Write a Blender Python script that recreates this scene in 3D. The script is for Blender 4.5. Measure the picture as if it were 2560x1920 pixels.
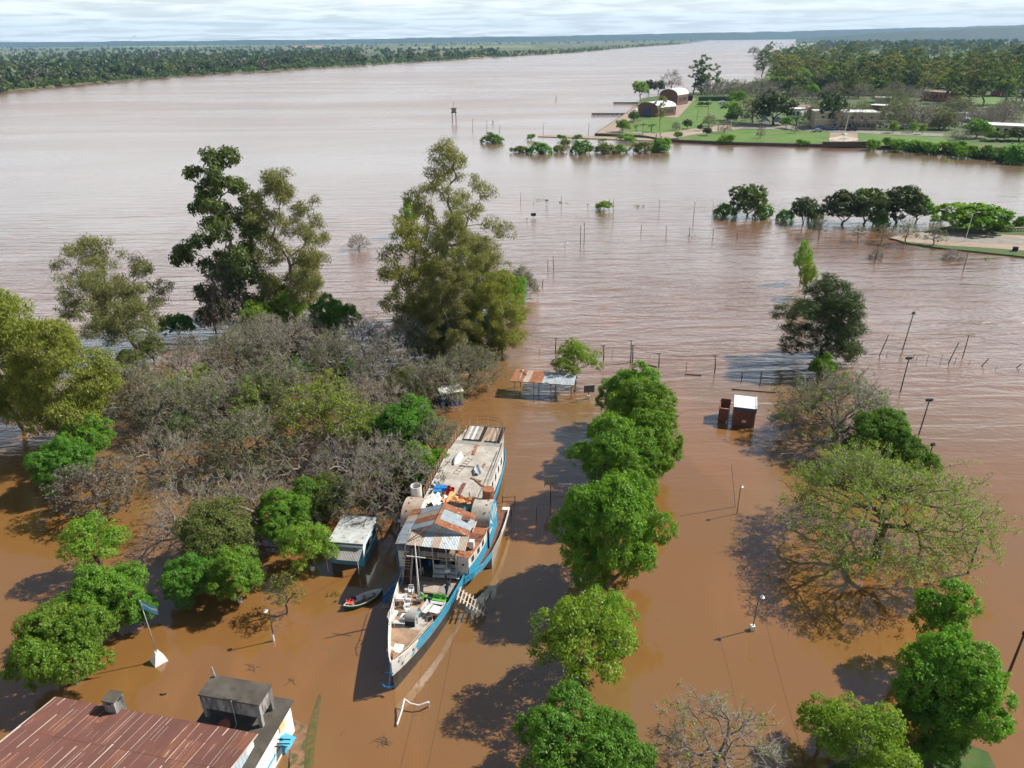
import bpy, bmesh, math, random
import numpy as np
from mathutils import Vector, Matrix

for o in list(bpy.data.objects): bpy.data.objects.remove(o)
scene = bpy.context.scene
col = scene.collection

HAZE_D = 0.00005
# ------------------------------------------------------------------ camera
F_PX, CAM_H = 1838.0, 52.0          # focal length in photograph pixels (2560 wide), drone height above the water
PITCH = math.atan((960 - 92.5) / F_PX)
ROLL = math.atan(0.0105)
_c, _s = math.cos(PITCH), math.sin(PITCH)
_R0 = np.array([1, 0, 0.]); _U0 = np.array([0, _s, _c]); FWD = np.array([0, _c, -_s])
RGT = math.cos(ROLL) * _R0 - math.sin(ROLL) * _U0
UPV = math.sin(ROLL) * _R0 + math.cos(ROLL) * _U0
cam_data = bpy.data.cameras.new('camera')
cam_data.sensor_width = 36.0
cam_data.lens = 36.0 * F_PX / 2560
cam_data.clip_start = 0.5
cam_data.clip_end = 60000
cam = bpy.data.objects.new('camera', cam_data)
col.objects.link(cam)
cam.matrix_world = Matrix(((RGT[0], UPV[0], -FWD[0], 0), (RGT[1], UPV[1], -FWD[1], 0), (RGT[2], UPV[2], -FWD[2], CAM_H), (0, 0, 0, 1)))
scene.camera = cam

# ------------------------------------------------------------------ sky, sun, exposure
SUN_EL, SUN_AZ = math.radians(44), math.radians(17)     # azimuth from +X towards +Y
world = bpy.data.worlds.new('World'); scene.world = world; world.use_nodes = True
wt = world.node_tree; wt.nodes.clear()
def wn(t, **k):
    n = wt.nodes.new(t)
    for a, b in k.items(): setattr(n, a, b)
    return n
w_out = wn('ShaderNodeOutputWorld'); w_bg = wn('ShaderNodeBackground')
w_sky = wn('ShaderNodeTexSky', sky_type='NISHITA', sun_disc=False, sun_elevation=SUN_EL, sun_rotation=math.radians(90) - SUN_AZ, altitude=50, air_density=1.0, dust_density=0.6, ozone_density=1.5)
w_tc = wn('ShaderNodeTexCoord'); w_sep = wn('ShaderNodeSeparateXYZ')
wt.links.new(w_tc.outputs['Generated'], w_sep.inputs[0])
w_add = wn('ShaderNodeMath', operation='ADD'); w_add.inputs[1].default_value = 0.05
w_max = wn('ShaderNodeMath', operation='MAXIMUM'); w_max.inputs[1].default_value = 0.0
wt.links.new(w_sep.outputs['Z'], w_max.inputs[0]); wt.links.new(w_max.outputs[0], w_add.inputs[0])
w_dx = wn('ShaderNodeMath', operation='DIVIDE'); w_dy = wn('ShaderNodeMath', operation='DIVIDE')
wt.links.new(w_sep.outputs['X'], w_dx.inputs[0]); wt.links.new(w_add.outputs[0], w_dx.inputs[1])
wt.links.new(w_sep.outputs['Y'], w_dy.inputs[0]); wt.links.new(w_add.outputs[0], w_dy.inputs[1])
w_cmb = wn('ShaderNodeCombineXYZ')
wt.links.new(w_dx.outputs[0], w_cmb.inputs[0]); wt.links.new(w_dy.outputs[0], w_cmb.inputs[1])
w_noi = wn('ShaderNodeTexNoise'); w_noi.inputs['Scale'].default_value = 0.9; w_noi.inputs['Detail'].default_value = 7; w_noi.inputs['Roughness'].default_value = 0.55; w_noi.inputs['Distortion'].default_value = 0.5
wt.links.new(w_cmb.outputs[0], w_noi.inputs['Vector'])
w_rmp = wn('ShaderNodeValToRGB')
w_rmp.color_ramp.elements[0].position = 0.40; w_rmp.color_ramp.elements[0].color = (0.58, 0.58, 0.58, 1)
w_rmp.color_ramp.elements[1].position = 0.57; w_rmp.color_ramp.elements[1].color = (1, 1, 1, 1)
# thin scattered cloud: seen edge-on it closes up towards the horizon, overhead the sky is mostly clear
w_cov = wn('ShaderNodeMapRange'); w_cov.inputs['From Min'].default_value = 0.16; w_cov.inputs['From Max'].default_value = 0.5; w_cov.inputs['To Min'].default_value = 1.0; w_cov.inputs['To Max'].default_value = 0.05
w_cm = wn('ShaderNodeMath', operation='MULTIPLY')
wt.links.new(w_max.outputs[0], w_cov.inputs['Value']); wt.links.new(w_cov.outputs[0], w_cm.inputs[0]); wt.links.new(w_rmp.outputs[0], w_cm.inputs[1])
wt.links.new(w_noi.outputs['Fac'], w_rmp.inputs[0])
w_mix = wn('ShaderNodeMix', data_type='RGBA')
w_mix.inputs['B'].default_value = (13.9, 14.6, 14.6, 1)
wt.links.new(w_cm.outputs[0], w_mix.inputs['Factor']); wt.links.new(w_sky.outputs[0], w_mix.inputs['A'])
wt.links.new(w_mix.outputs['Result'], w_bg.inputs['Color'])
w_bg.inputs['Strength'].default_value = 0.055
wt.links.new(w_bg.outputs[0], w_out.inputs['Surface'])

sun_d = bpy.data.lights.new('sun', 'SUN'); sun_d.energy = 5.0; sun_d.angle = math.radians(0.6); sun_d.color = (1.0, 0.95, 0.87)
sun = bpy.data.objects.new('sun', sun_d); col.objects.link(sun)
_sd = Vector((math.cos(SUN_EL) * math.cos(SUN_AZ), math.cos(SUN_EL) * math.sin(SUN_AZ), math.sin(SUN_EL)))
sun.rotation_euler = _sd.to_track_quat('Z', 'Y').to_euler()
sun.location = (60, 60, 90)

vs = scene.view_settings
vs.view_transform = 'Standard'; vs.look = 'None'; vs.exposure = 0.66; vs.gamma = 1.0; vs.use_curve_mapping = False
scene.render.engine = 'CYCLES'
cy = scene.cycles
cy.use_adaptive_sampling = True; cy.adaptive_threshold = 0.025; cy.max_bounces = 5; cy.diffuse_bounces = 2; cy.glossy_bounces = 3; cy.transmission_bounces = 3; cy.volume_bounces = 0; cy.transparent_max_bounces = 8
cy.use_denoising = True
cy.caustics_reflective = False; cy.caustics_refractive = False

# ------------------------------------------------------------------ survey: where a spot of the photograph lies on a level z
def P(x, y, z=0.0):
    d = FWD + (x - 1280) / F_PX * RGT + (960 - y) / F_PX * UPV
    t = (z - CAM_H) / d[2]
    return Vector((t * d[0], t * d[1], z))
def height_of(base, y_top):
    """height of an upright thing standing at base whose top shows at photograph row y_top"""
    lo, hi = base[2], 90.0
    for _ in range(40):
        m = (lo + hi) / 2
        q = np.array([base[0], base[1], m - CAM_H]); D = q @ FWD
        y = 960 - F_PX * (q @ UPV) / D
        if y > y_top: lo = m
        else: hi = m
    return lo - base[2]

# ------------------------------------------------------------------ materials
MATS = {}
def node(nt, t, **k):
    n = nt.nodes.new(t)
    for a, b in k.items(): setattr(n, a, b)
    return n
def mat(name, c1, c2=None, rough=0.8, scale=2.0, detail=4.0, lo=0.35, hi=0.65, bump=0.0, bscale=None, metal=0.0, stretch=(1, 1, 1), c3=None, s3=8.0, l3=0.55, h3=0.7, spec=0.3, coord='Object'):
    """Principled surface: two colours mixed by noise, a third one in patches, relief from the same noise"""
    if name in MATS: return MATS[name]
    m = bpy.data.materials.new(name); m.use_nodes = True; MATS[name] = m
    nt = m.node_tree; b = nt.nodes['Principled BSDF']
    b.inputs['Roughness'].default_value = rough; b.inputs['Metallic'].default_value = metal
    b.inputs['Specular IOR Level'].default_value = spec
    if c2 is None: c2 = tuple(x * 0.8 for x in c1)
    tc = node(nt, 'ShaderNodeTexCoord'); mp = node(nt, 'ShaderNodeMapping'); mp.inputs['Scale'].default_value = stretch
    if coord == 'World':
        g = node(nt, 'ShaderNodeNewGeometry'); nt.links.new(g.outputs['Position'], mp.inputs[0])
    else: nt.links.new(tc.outputs[coord], mp.inputs[0])
    n = node(nt, 'ShaderNodeTexNoise'); n.inputs['Scale'].default_value = scale; n.inputs['Detail'].default_value = detail
    nt.links.new(mp.outputs[0], n.inputs['Vector'])
    r = node(nt, 'ShaderNodeMapRange'); r.inputs['From Min'].default_value = lo; r.inputs['From Max'].default_value = hi
    nt.links.new(n.outputs['Fac'], r.inputs['Value'])
    mx = node(nt, 'ShaderNodeMix', data_type='RGBA'); mx.inputs['A'].default_value = (*c1, 1); mx.inputs['B'].default_value = (*c2, 1)
    nt.links.new(r.outputs[0], mx.inputs['Factor']); out = mx.outputs['Result']
    if c3 is not None:
        n3 = node(nt, 'ShaderNodeTexNoise'); n3.inputs['Scale'].default_value = s3; n3.inputs['Detail'].default_value = 5
        nt.links.new(mp.outputs[0], n3.inputs['Vector'])
        r3 = node(nt, 'ShaderNodeMapRange'); r3.inputs['From Min'].default_value = l3; r3.inputs['From Max'].default_value = h3
        nt.links.new(n3.outputs['Fac'], r3.inputs['Value'])
        m3 = node(nt, 'ShaderNodeMix', data_type='RGBA'); m3.inputs['B'].default_value = (*c3, 1)
        nt.links.new(r3.outputs[0], m3.inputs['Factor']); nt.links.new(out, m3.inputs['A']); out = m3.outputs['Result']
    nt.links.new(out, b.inputs['Base Color'])
    if bump:
        nb = node(nt, 'ShaderNodeTexNoise'); nb.inputs['Scale'].default_value = bscale or scale * 4; nb.inputs['Detail'].default_value = 4
        nt.links.new(mp.outputs[0], nb.inputs['Vector'])
        bp = node(nt, 'ShaderNodeBump'); bp.inputs['Strength'].default_value = 1.0; bp.inputs['Distance'].default_value = bump
        nt.links.new(nb.outputs['Fac'], bp.inputs['Height']); nt.links.new(bp.outputs[0], b.inputs['Normal'])
    return m
def leaf_mat(name, c1, c2, trans=0.35, c3=None):
    """leaf: diffuse plus light shining through, colour varied leaf by leaf"""
    m = bpy.data.materials.new(name); m.use_nodes = True; MATS[name] = m
    nt = m.node_tree; nt.nodes.clear()
    g = node(nt, 'ShaderNodeNewGeometry'); oi = node(nt, 'ShaderNodeObjectInfo')
    mx = node(nt, 'ShaderNodeMix', data_type='RGBA'); mx.inputs['A'].default_value = (*c1, 1); mx.inputs['B'].default_value = (*c2, 1)
    nt.links.new(g.outputs['Random Per Island'], mx.inputs['Factor']); out = mx.outputs['Result']
    tc = node(nt, 'ShaderNodeTexCoord'); n = node(nt, 'ShaderNodeTexNoise'); n.inputs['Scale'].default_value = 0.8; n.inputs['Detail'].default_value = 3
    nt.links.new(tc.outputs['Object'], n.inputs['Vector'])
    if c3:
        r = node(nt, 'ShaderNodeMapRange'); r.inputs['From Min'].default_value = 0.45; r.inputs['From Max'].default_value = 0.7
        nt.links.new(n.outputs['Fac'], r.inputs['Value'])
        m3 = node(nt, 'ShaderNodeMix', data_type='RGBA'); m3.inputs['B'].default_value = (*c3, 1)
        nt.links.new(r.outputs[0], m3.inputs['Factor']); nt.links.new(out, m3.inputs['A']); out = m3.outputs['Result']
    hs = node(nt, 'ShaderNodeHueSaturation')
    rv = node(nt, 'ShaderNodeMapRange'); rv.inputs['To Min'].default_value = 0.96; rv.inputs['To Max'].default_value = 1.2
    nt.links.new(oi.outputs['Random'], rv.inputs['Value']); nt.links.new(rv.outputs[0], hs.inputs['Value'])
    rh = node(nt, 'ShaderNodeMapRange'); rh.inputs['From Min'].default_value = 0; rh.inputs['To Min'].default_value = 0.485; rh.inputs['To Max'].default_value = 0.51
    nt.links.new(oi.outputs['Random'], rh.inputs['Value']); nt.links.new(rh.outputs[0], hs.inputs['Hue'])
    nt.links.new(out, hs.inputs['Color']); out = hs.outputs['Color']
    d = node(nt, 'ShaderNodeBsdfDiffuse'); t = node(nt, 'ShaderNodeBsdfTranslucent'); gl = node(nt, 'ShaderNodeBsdfGlossy'); gl.inputs['Roughness'].default_value = 0.45; gl.inputs['Color'].default_value = (0.9, 0.95, 0.9, 1)
    tcol = node(nt, 'ShaderNodeMix', data_type='RGBA', blend_type='MULTIPLY'); tcol.inputs['Factor'].default_value = 1; tcol.inputs['B'].default_value = (1.5, 1.5, 0.6, 1)
    nt.links.new(out, d.inputs['Color']); nt.links.new(out, tcol.inputs['A']); nt.links.new(tcol.outputs['Result'], t.inputs['Color'])
    ms = node(nt, 'ShaderNodeMixShader'); ms.inputs[0].default_value = trans
    nt.links.new(d.outputs[0], ms.inputs[1]); nt.links.new(t.outputs[0], ms.inputs[2])
    ms2 = node(nt, 'ShaderNodeMixShader'); ms2.inputs[0].default_value = 0.012
    nt.links.new(ms.outputs[0], ms2.inputs[1]); nt.links.new(gl.outputs[0], ms2.inputs[2])
    o = node(nt, 'ShaderNodeOutputMaterial'); nt.links.new(ms2.outputs[0], o.inputs['Surface'])
    return m

# ------------------------------------------------------------------ mesh helpers
def mesh_np(name, V, F, material=None, smooth=False):
    """mesh from an (n,3) array and a list of face arrays that each have one face size"""
    me = bpy.data.meshes.new(name)
    Fs = F if isinstance(F, list) else [F]
    Fs = [f for f in Fs if len(f)]
    V = np.asarray(V, dtype=np.float32)
    me.vertices.add(len(V)); me.vertices.foreach_set('co', V.ravel())
    nl = sum(f.size for f in Fs); npoly = sum(len(f) for f in Fs)
    me.loops.add(nl); me.loops.foreach_set('vertex_index', np.concatenate([f.ravel() for f in Fs]).astype(np.int32))
    me.polygons.add(npoly)
    st = []; tot = []; k = 0
    for f in Fs:
        st.append(k + np.arange(len(f)) * f.shape[1]); tot.append(np.full(len(f), f.shape[1])); k += f.size
    me.polygons.foreach_set('loop_start', np.concatenate(st).astype(np.int32))
    if smooth: me.polygons.foreach_set('use_smooth', np.ones(npoly, dtype=bool))
    me.update(calc_edges=True)
    if material: me.materials.append(material)
    return me
def link(name, data, parent=None, loc=None):
    o = bpy.data.objects.new(name, data); col.objects.link(o)
    if parent is not None: o.parent = parent
    if loc is not None: o.location = loc
    return o
def tag(o, label=None, cat=None, group=None, kind=None):
    if label: o['label'] = label
    if cat: o['category'] = cat
    if group: o['group'] = group
    if kind: o['kind'] = kind
    return o
def thing(name, label, cat, loc=(0, 0, 0), rz=0.0, group=None, scale=None):
    o = bpy.data.objects.new(name, None); col.objects.link(o)
    o.empty_display_size = 0.3
    o.location = loc; o.rotation_euler = (0, 0, rz)
    if scale is not None: o.scale = scale if hasattr(scale, '__len__') else (scale,) * 3
    return tag(o, label, cat, group)
ORD = ['leftmost', 'second', 'third', 'fourth', 'fifth', 'sixth', 'seventh', 'eighth', 'ninth', 'tenth', 'eleventh', 'twelfth', 'thirteenth', 'fourteenth', 'fifteenth', 'sixteenth', 'seventeenth', 'eighteenth']
class MB:
    """collects boxes, bars, tubes, plates of ONE piece; build() links it as one mesh object"""
    def __init__(s): s.v = []; s.f = []
    def add(s, vs, fs):
        k = len(s.v); s.v += [tuple(v) for v in vs]; s.f += [tuple(i + k for i in f) for f in fs]; return s
    def box(s, x0, x1, y0, y1, z0, z1):
        return s.add([(x0, y0, z0), (x1, y0, z0), (x1, y1, z0), (x0, y1, z0), (x0, y0, z1), (x1, y0, z1), (x1, y1, z1), (x0, y1, z1)],
                     [(3, 2, 1, 0), (4, 5, 6, 7), (0, 1, 5, 4), (1, 2, 6, 5), (2, 3, 7, 6), (3, 0, 4, 7)])
    def bar(s, a, b, w, h=None, up=(0, 0, 1)):
        """rectangular bar from a to b, w wide across, h high along up"""
        a = Vector(a); b = Vector(b); h = w if h is None else h
        d = (b - a).normalized(); u = Vector(up)
        if abs(d.dot(u)) > 0.98: u = Vector((1, 0, 0))
        x = d.cross(u).normalized() * w / 2; y = x.cross(d).normalized() * h / 2
        return s.add([a - x - y, a + x - y, a + x + y, a - x + y, b - x - y, b + x - y, b + x + y, b - x + y],
                     [(3, 2, 1, 0), (4, 5, 6, 7), (0, 1, 5, 4), (1, 2, 6, 5), (2, 3, 7, 6), (3, 0, 4, 7)])
    def tube(s, pts, r, n=6, caps=True):
        pts = [Vector(p) for p in pts]; rs = r if hasattr(r, '__len__') else [r] * len(pts)
        k0 = len(s.v)
        for i, p in enumerate(pts):
            d = (pts[min(i + 1, len(pts) - 1)] - pts[max(i - 1, 0)]).normalized()
            u = Vector((0, 0, 1)) if abs(d.z) < 0.95 else Vector((1, 0, 0))
            x = d.cross(u).normalized(); y = x.cross(d)
            for j in range(n):
                a = 2 * math.pi * j / n
                s.v.append(tuple(p + (x * math.cos(a) + y * math.sin(a)) * rs[i]))
        for i in range(len(pts) - 1):
            for j in range(n):
                j2 = (j + 1) % n
                s.f.append((k0 + i * n + j, k0 + i * n + j2, k0 + (i + 1) * n + j2, k0 + (i + 1) * n + j))
        if caps:
            s.f.append(tuple(k0 + j for j in range(n))[::-1]); s.f.append(tuple(k0 + (len(pts) - 1) * n + j for j in range(n)))
        return s
    def prism(s, poly, z0, z1):
        n = len(poly); k = len(s.v)
        s.v += [(p[0], p[1], z0) for p in poly] + [(p[0], p[1], z1) for p in poly]
        s.f.append(tuple(k + i for i in range(n))[::-1]); s.f.append(tuple(k + n + i for i in range(n)))
        for i in range(n):
            j = (i + 1) % n; s.f.append((k + i, k + j, k + n + j, k + n + i))
        return s
    def plate(s, quad, t):
        """a slab of thickness t under a quad (or any polygon) given by its top corners"""
        q = [Vector(p) for p in quad]; nrm = (q[1] - q[0]).cross(q[2] - q[0]).normalized()
        if nrm.z < 0: q = q[::-1]; nrm = -nrm
        n = len(q); k = len(s.v)
        s.v += [tuple(p - nrm * t) for p in q] + [tuple(p) for p in q]
        s.f.append(tuple(k + i for i in range(n))[::-1]); s.f.append(tuple(k + n + i for i in range(n)))
        for i in range(n):
            j = (i + 1) % n; s.f.append((k + i, k + j, k + n + j, k + n + i))
        return s
    def corr(s, a, b, c, d, waves, amp, t=0.01):
        """corrugated sheet on the quad a-b (across the waves) / d-c (far side); waves run from a to d"""
        a, b, c, d = map(Vector, (a, b, c, d)); nrm = (b - a).cross(d - a).normalized()
        if nrm.z < 0: nrm = -nrm
        n = waves * 4; k = len(s.v)
        for i in range(n + 1):
            u = i / n; o = nrm * amp * math.sin(2 * math.pi * waves * u)
            s.v.append(tuple(a.lerp(b, u) + o)); s.v.append(tuple(d.lerp(c, u) + o))
        for i in range(n): s.f.append((k + 2 * i, k + 2 * i + 2, k + 2 * i + 3, k + 2 * i + 1))
        return s
    def lathe(s, prof, n=12, c=(0, 0, 0)):
        k = len(s.v)
        for (r, z) in prof:
            for j in range(n):
                a = 2 * math.pi * j / n; s.v.append((c[0] + r * math.cos(a), c[1] + r * math.sin(a), c[2] + z))
        for i in range(len(prof) - 1):
            for j in range(n):
                j2 = (j + 1) % n; s.f.append((k + i * n + j, k + i * n + j2, k + (i + 1) * n + j2, k + (i + 1) * n + j))
        s.f.append(tuple(k + j for j in range(n))[::-1]); s.f.append(tuple(k + (len(prof) - 1) * n + j for j in range(n)))
        return s
    def mesh(s, name, material, smooth=False):
        me = bpy.data.meshes.new(name); me.from_pydata(s.v, [], s.f); me.update()
        if material: me.materials.append(material)
        if smooth:
            me.polygons.foreach_set('use_smooth', [True] * len(me.polygons))
        return me
    def build(s, name, material, parent=None, smooth=False, loc=None, rz=None):
        o = link(name, s.mesh(name, material, smooth), parent, loc)
        if rz is not None: o.rotation_euler = (0, 0, rz)
        return o
def sheet(name, pts, z, material, kind='structure', thick=None, parent=None):
    """flat piece of ground; with thick a slab whose sides show"""
    poly = [(p[0], p[1]) for p in pts]
    area = sum(poly[i][0] * poly[(i + 1) % len(poly)][1] - poly[(i + 1) % len(poly)][0] * poly[i][1] for i in range(len(poly)))
    if area < 0: poly = poly[::-1]
    bm = bmesh.new()
    vs_ = [bm.verts.new((p[0], p[1], z)) for p in poly]
    f = bm.faces.new(vs_)
    if thick:
        lo = [bm.verts.new((p[0], p[1], z - thick)) for p in poly]
        for i in range(len(poly)):
            j = (i + 1) % len(poly); bm.faces.new((lo[i], lo[j], vs_[j], vs_[i]))
    bmesh.ops.triangulate(bm, faces=[f])
    me = bpy.data.meshes.new(name); bm.to_mesh(me); bm.free(); me.materials.append(material)
    o = link(name, me, parent)
    if kind: o['kind'] = kind
    return o
# ------------------------------------------------------------------ ground, water, land
def water_material():
    m = bpy.data.materials.new('muddy_water'); m.use_nodes = True
    nt = m.node_tree; b = nt.nodes['Principled BSDF']; L = nt.links.new
    g = node(nt, 'ShaderNodeNewGeometry'); pos = g.outputs['Position']
    sep = node(nt, 'ShaderNodeSeparateXYZ'); L(pos, sep.inputs[0])
    def noise(scale, stretch, detail=3, rot=0.0, dist=0.0, rough=0.5):
        mp = node(nt, 'ShaderNodeMapping'); mp.inputs['Scale'].default_value = stretch; mp.inputs['Rotation'].default_value = (0, 0, rot)
        L(pos, mp.inputs[0])
        n = node(nt, 'ShaderNodeTexNoise'); n.inputs['Scale'].default_value = scale; n.inputs['Detail'].default_value = detail; n.inputs['Distortion'].default_value = dist; n.inputs['Roughness'].default_value = rough
        L(mp.outputs[0], n.inputs['Vector']); return n.outputs['Fac']
    def rng(v, a, b_, c=0.0, d=1.0, smooth=True):
        r = node(nt, 'ShaderNodeMapRange'); r.inputs['From Min'].default_value = a; r.inputs['From Max'].default_value = b_; r.inputs['To Min'].default_value = c; r.inputs['To Max'].default_value = d
        if smooth: r.interpolation_type = 'SMOOTHSTEP'
        L(v, r.inputs['Value']); return r.outputs[0]
    def mth(op, a, b_):
        n = node(nt, 'ShaderNodeMath', operation=op)
        for i, v in enumerate((a, b_)):
            if isinstance(v, (int, float)): n.inputs[i].default_value = v
            else: L(v, n.inputs[i])
        return n.outputs[0]
    # silt: brown, here and there more yellow, redder out in the current
    mx = node(nt, 'ShaderNodeMix', data_type='RGBA'); mx.inputs['A'].default_value = (0.185, 0.088, 0.026, 1); mx.inputs['B'].default_value = (0.172, 0.096, 0.034, 1)
    L(rng(noise(0.03, (1, 1, 1), 2), 0.42, 0.62), mx.inputs['Factor'])
    m2 = node(nt, 'ShaderNodeMix', data_type='RGBA'); m2.inputs['B'].default_value = (0.20, 0.106, 0.06, 1)
    L(mx.outputs['Result'], m2.inputs['A']); L(rng(sep.outputs['Y'], 70, 170), m2.inputs['Factor'])
    silt = node(nt, 'ShaderNodeMix', data_type='RGBA', blend_type='MULTIPLY'); silt.inputs['B'].default_value = (1.16, 1.13, 1.16, 1)      # paler silt drawn out in streaks by the current
    L(m2.outputs['Result'], silt.inputs['A']); L(rng(noise(0.09, (1.0, 0.3, 1), 4, 0.35, 1.2), 0.5, 0.68), silt.inputs['Factor'])
    L(silt.outputs['Result'], b.inputs['Base Color'])
    b.inputs['IOR'].default_value = 1.85; b.inputs['Specular IOR Level'].default_value = 0.5
    # wind waves: strong on the open flood, nearly calm between the trees
    open_y = rng(sep.outputs['Y'], 62, 150)
    patch = rng(noise(0.022, (1, 1.6, 1), 1), 0.35, 0.65, 0.45, 1.0)
    amp = mth('MULTIPLY', mth('MULTIPLY', open_y, patch), rng(sep.outputs['Y'], 125, 330, 1.0, 0.06))
    swell = noise(0.34, (0.2, 1.0, 1), 2, 0.07, 0.7)
    chop = noise(1.7, (0.42, 1.0, 1), 3, -0.12)
    h = mth('ADD', mth('MULTIPLY', swell, 0.82), mth('MULTIPLY', chop, 0.2))
    h = mth('MULTIPLY', h, mth('ADD', mth('MULTIPLY', amp, 0.95), 0.05))
    bp = node(nt, 'ShaderNodeBump'); bp.inputs['Strength'].default_value = 0.9; bp.inputs['Distance'].default_value = 1.0
    L(h, bp.inputs['Height']); L(bp.outputs[0], b.inputs['Normal'])
    b.inputs['Coat IOR'].default_value = 1.75; b.inputs['Coat Roughness'].default_value = 0.22      # coat added to strengthen the sky reflection over the open flood
    L(mth('MULTIPLY', rng(sep.outputs['Y'], 58, 125), rng(sep.outputs['Y'], 260, 700, 1.0, 0.5)), b.inputs['Coat Weight']); L(bp.outputs[0], b.inputs['Coat Normal'])
    streak = noise(0.012, (0.25, 1.0, 1), 4, -0.5, 0.8, 0.6)
    rr = mth('ADD', rng(sep.outputs['Y'], 110, 260, 0.06, 0.2), mth('MULTIPLY', rng(sep.outputs['Y'], 130, 500), rng(streak, 0.35, 0.65, 0.03, 0.17)))
    L(rr, b.inputs['Roughness'])
    return m
M_WATER = water_material()
M_BED = mat('river_bed', (0.16, 0.09, 0.05), (0.12, 0.08, 0.05), scale=0.05)
M_FARM = mat('far_farmland', (0.065, 0.085, 0.032), (0.11, 0.125, 0.05), scale=0.0035, detail=3, lo=0.45, hi=0.52, stretch=(1, 0.5, 1), c3=(0.30, 0.17, 0.09), s3=0.006, l3=0.62, h3=0.66)
M_GRASS = mat('mown_grass', (0.07, 0.135, 0.018), (0.10, 0.18, 0.028), scale=0.12, detail=6, bump=0.05, bscale=6, c3=(0.13, 0.13, 0.05), s3=0.06, l3=0.55, h3=0.72)
M_GRASS2 = mat('rough_grass', (0.05, 0.085, 0.022), (0.085, 0.12, 0.035), scale=0.06, detail=6, bump=0.05, bscale=3, c3=(0.16, 0.13, 0.06), s3=0.03, l3=0.56, h3=0.68)
M_PAVE = mat('promenade_paving', (0.33, 0.25, 0.19), (0.26, 0.20, 0.15), scale=0.25, detail=7, c3=(0.20, 0.16, 0.12), s3=1.2)
M_ASPH = mat('pale_asphalt', (0.20, 0.18, 0.16), (0.25, 0.23, 0.2), scale=0.4, detail=7, c3=(0.14, 0.12, 0.1), s3=2)
M_CONC = mat('weathered_concrete', (0.24, 0.21, 0.17), (0.12, 0.10, 0.085), scale=0.8, detail=8, bump=0.01, c3=(0.06, 0.055, 0.045), s3=2.5, l3=0.52, h3=0.7)
M_KERB = mat('white_kerb', (0.72, 0.70, 0.66), (0.55, 0.52, 0.47), scale=1.5)
M_QUAY = mat('dark_quay_stone', (0.10, 0.075, 0.06), (0.06, 0.045, 0.035), scale=0.8, detail=6, c3=(0.16, 0.12, 0.09), s3=2)

bed = sheet('ground', [(-40000, -300), (40000, -300), (40000, 40000), (-40000, 40000)], -3.0, M_BED)
river = sheet('river_water', [(-16000, -200), (16000, -200), (16000, 14000), (-16000, 14000)], 0.0, M_WATER)

def pts(*a, z=0.0): return [tuple(P(x, y, z))[:2] for x, y in a]
# far (left) bank
bank = pts((-500, 290), (-150, 246), (0, 229), (110, 219), (229, 208), (334, 200), (482, 188.6), (570, 184), (657, 179), (760, 172), (860, 167), (1050, 155), (1239, 144), (1433, 132), (1580, 119), (1710, 110), (1770, 101.5))
far_land = sheet('far_bank_land', bank + [(1900, 9000), (4500, 12500), (-14000, 12500), (-14000, 300), (-900, 300)], 1.4, M_FARM, thick=3)
# beyond the bend of the river
bend_land = sheet('upriver_land', [tuple(P(1770, 98, 0))[:2], tuple(P(1900, 96.5, 0))[:2], tuple(P(2010, 95.5, 0))[:2], tuple(P(2120, 96, 0))[:2], tuple(P(3400, 92, 0))[:2], (15500, 12900), (-200, 12900)], 2.0, M_FARM, thick=3)
# right bank: town and park behind a low quay
Z1 = 1.3
shore = pts((1488, 333.5), (1590, 265), (1604, 246), (1690, 233), (1800, 227), (1905, 203), (1925, 165), (1918, 133), (2000, 113), (2095, 104), (2600, 96), z=Z1)
front = pts((1679, 348.5), (1834, 355.5), (2000, 359.5), (2055, 360.5), (2161, 362.5), (2218, 364.5), (2330, 374), (2450, 385), (2560, 396), (2900, 430), z=Z1)
park = sheet('park_ground', [shore[0]] + [tuple(P(1600, 338, Z1))[:2]] + front + [(6500, 400), (9000, 7500)] + shore[::-1][:-1], Z1, M_GRASS2, thick=4)
M_GRASS3 = mat('dark_wet_grass', (0.035, 0.075, 0.012), (0.06, 0.105, 0.018), scale=0.6, detail=7, bump=0.06, bscale=9, c3=(0.09, 0.075, 0.035), s3=0.9, l3=0.55, h3=0.7)
lawn_a = sheet('lawn', pts((1545, 333), (1608, 300), (1650, 285), (1720, 262), (1735, 250), (1800, 254), (1850, 262), (1850, 290), (1800, 305), (1735, 323), (1690, 331), z=Z1 + .02), Z1 + 0.02, M_GRASS)
lawn_b = sheet('front_lawn', pts((1690, 347), (1760, 333), (1850, 325), (1960, 325), (2074, 331), (2073, 355), (2000, 357), (1834, 353.5), z=Z1 + .02), Z1 + 0.02, M_GRASS)
lawn_c = sheet('plaza_lawn', pts((2145, 333), (2355, 341), (2370, 352), (2330, 372), (2218, 362.5), (2146, 360), z=Z1 + .02), Z1 + 0.02, M_GRASS)
lawn_d = sheet('bright_field', pts((2310, 158), (2375, 157), (2372, 168), (2300, 168), z=Z1 + .02), Z1 + 0.02, M_GRASS)
lawn_e = sheet('meadow_beyond_trees', pts((2440, 245), (2500, 242), (2510, 266), (2450, 268), z=Z1 + .02), Z1 + 0.02, M_GRASS)
walk_a = sheet('quay_walk', pts((1490, 333), (1590, 265), (1600, 276), (1545, 328), (1630, 332), (1630, 334), z=Z1 + .03), Z1 + 0.03, M_PAVE)
walk_b = sheet('warehouse_yard', pts((1660, 292), (1690, 262), (1705, 245), (1740, 247), (1733, 252), (1715, 272), (1695, 294), z=Z1 + .03), Z1 + 0.03, M_PAVE)
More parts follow.
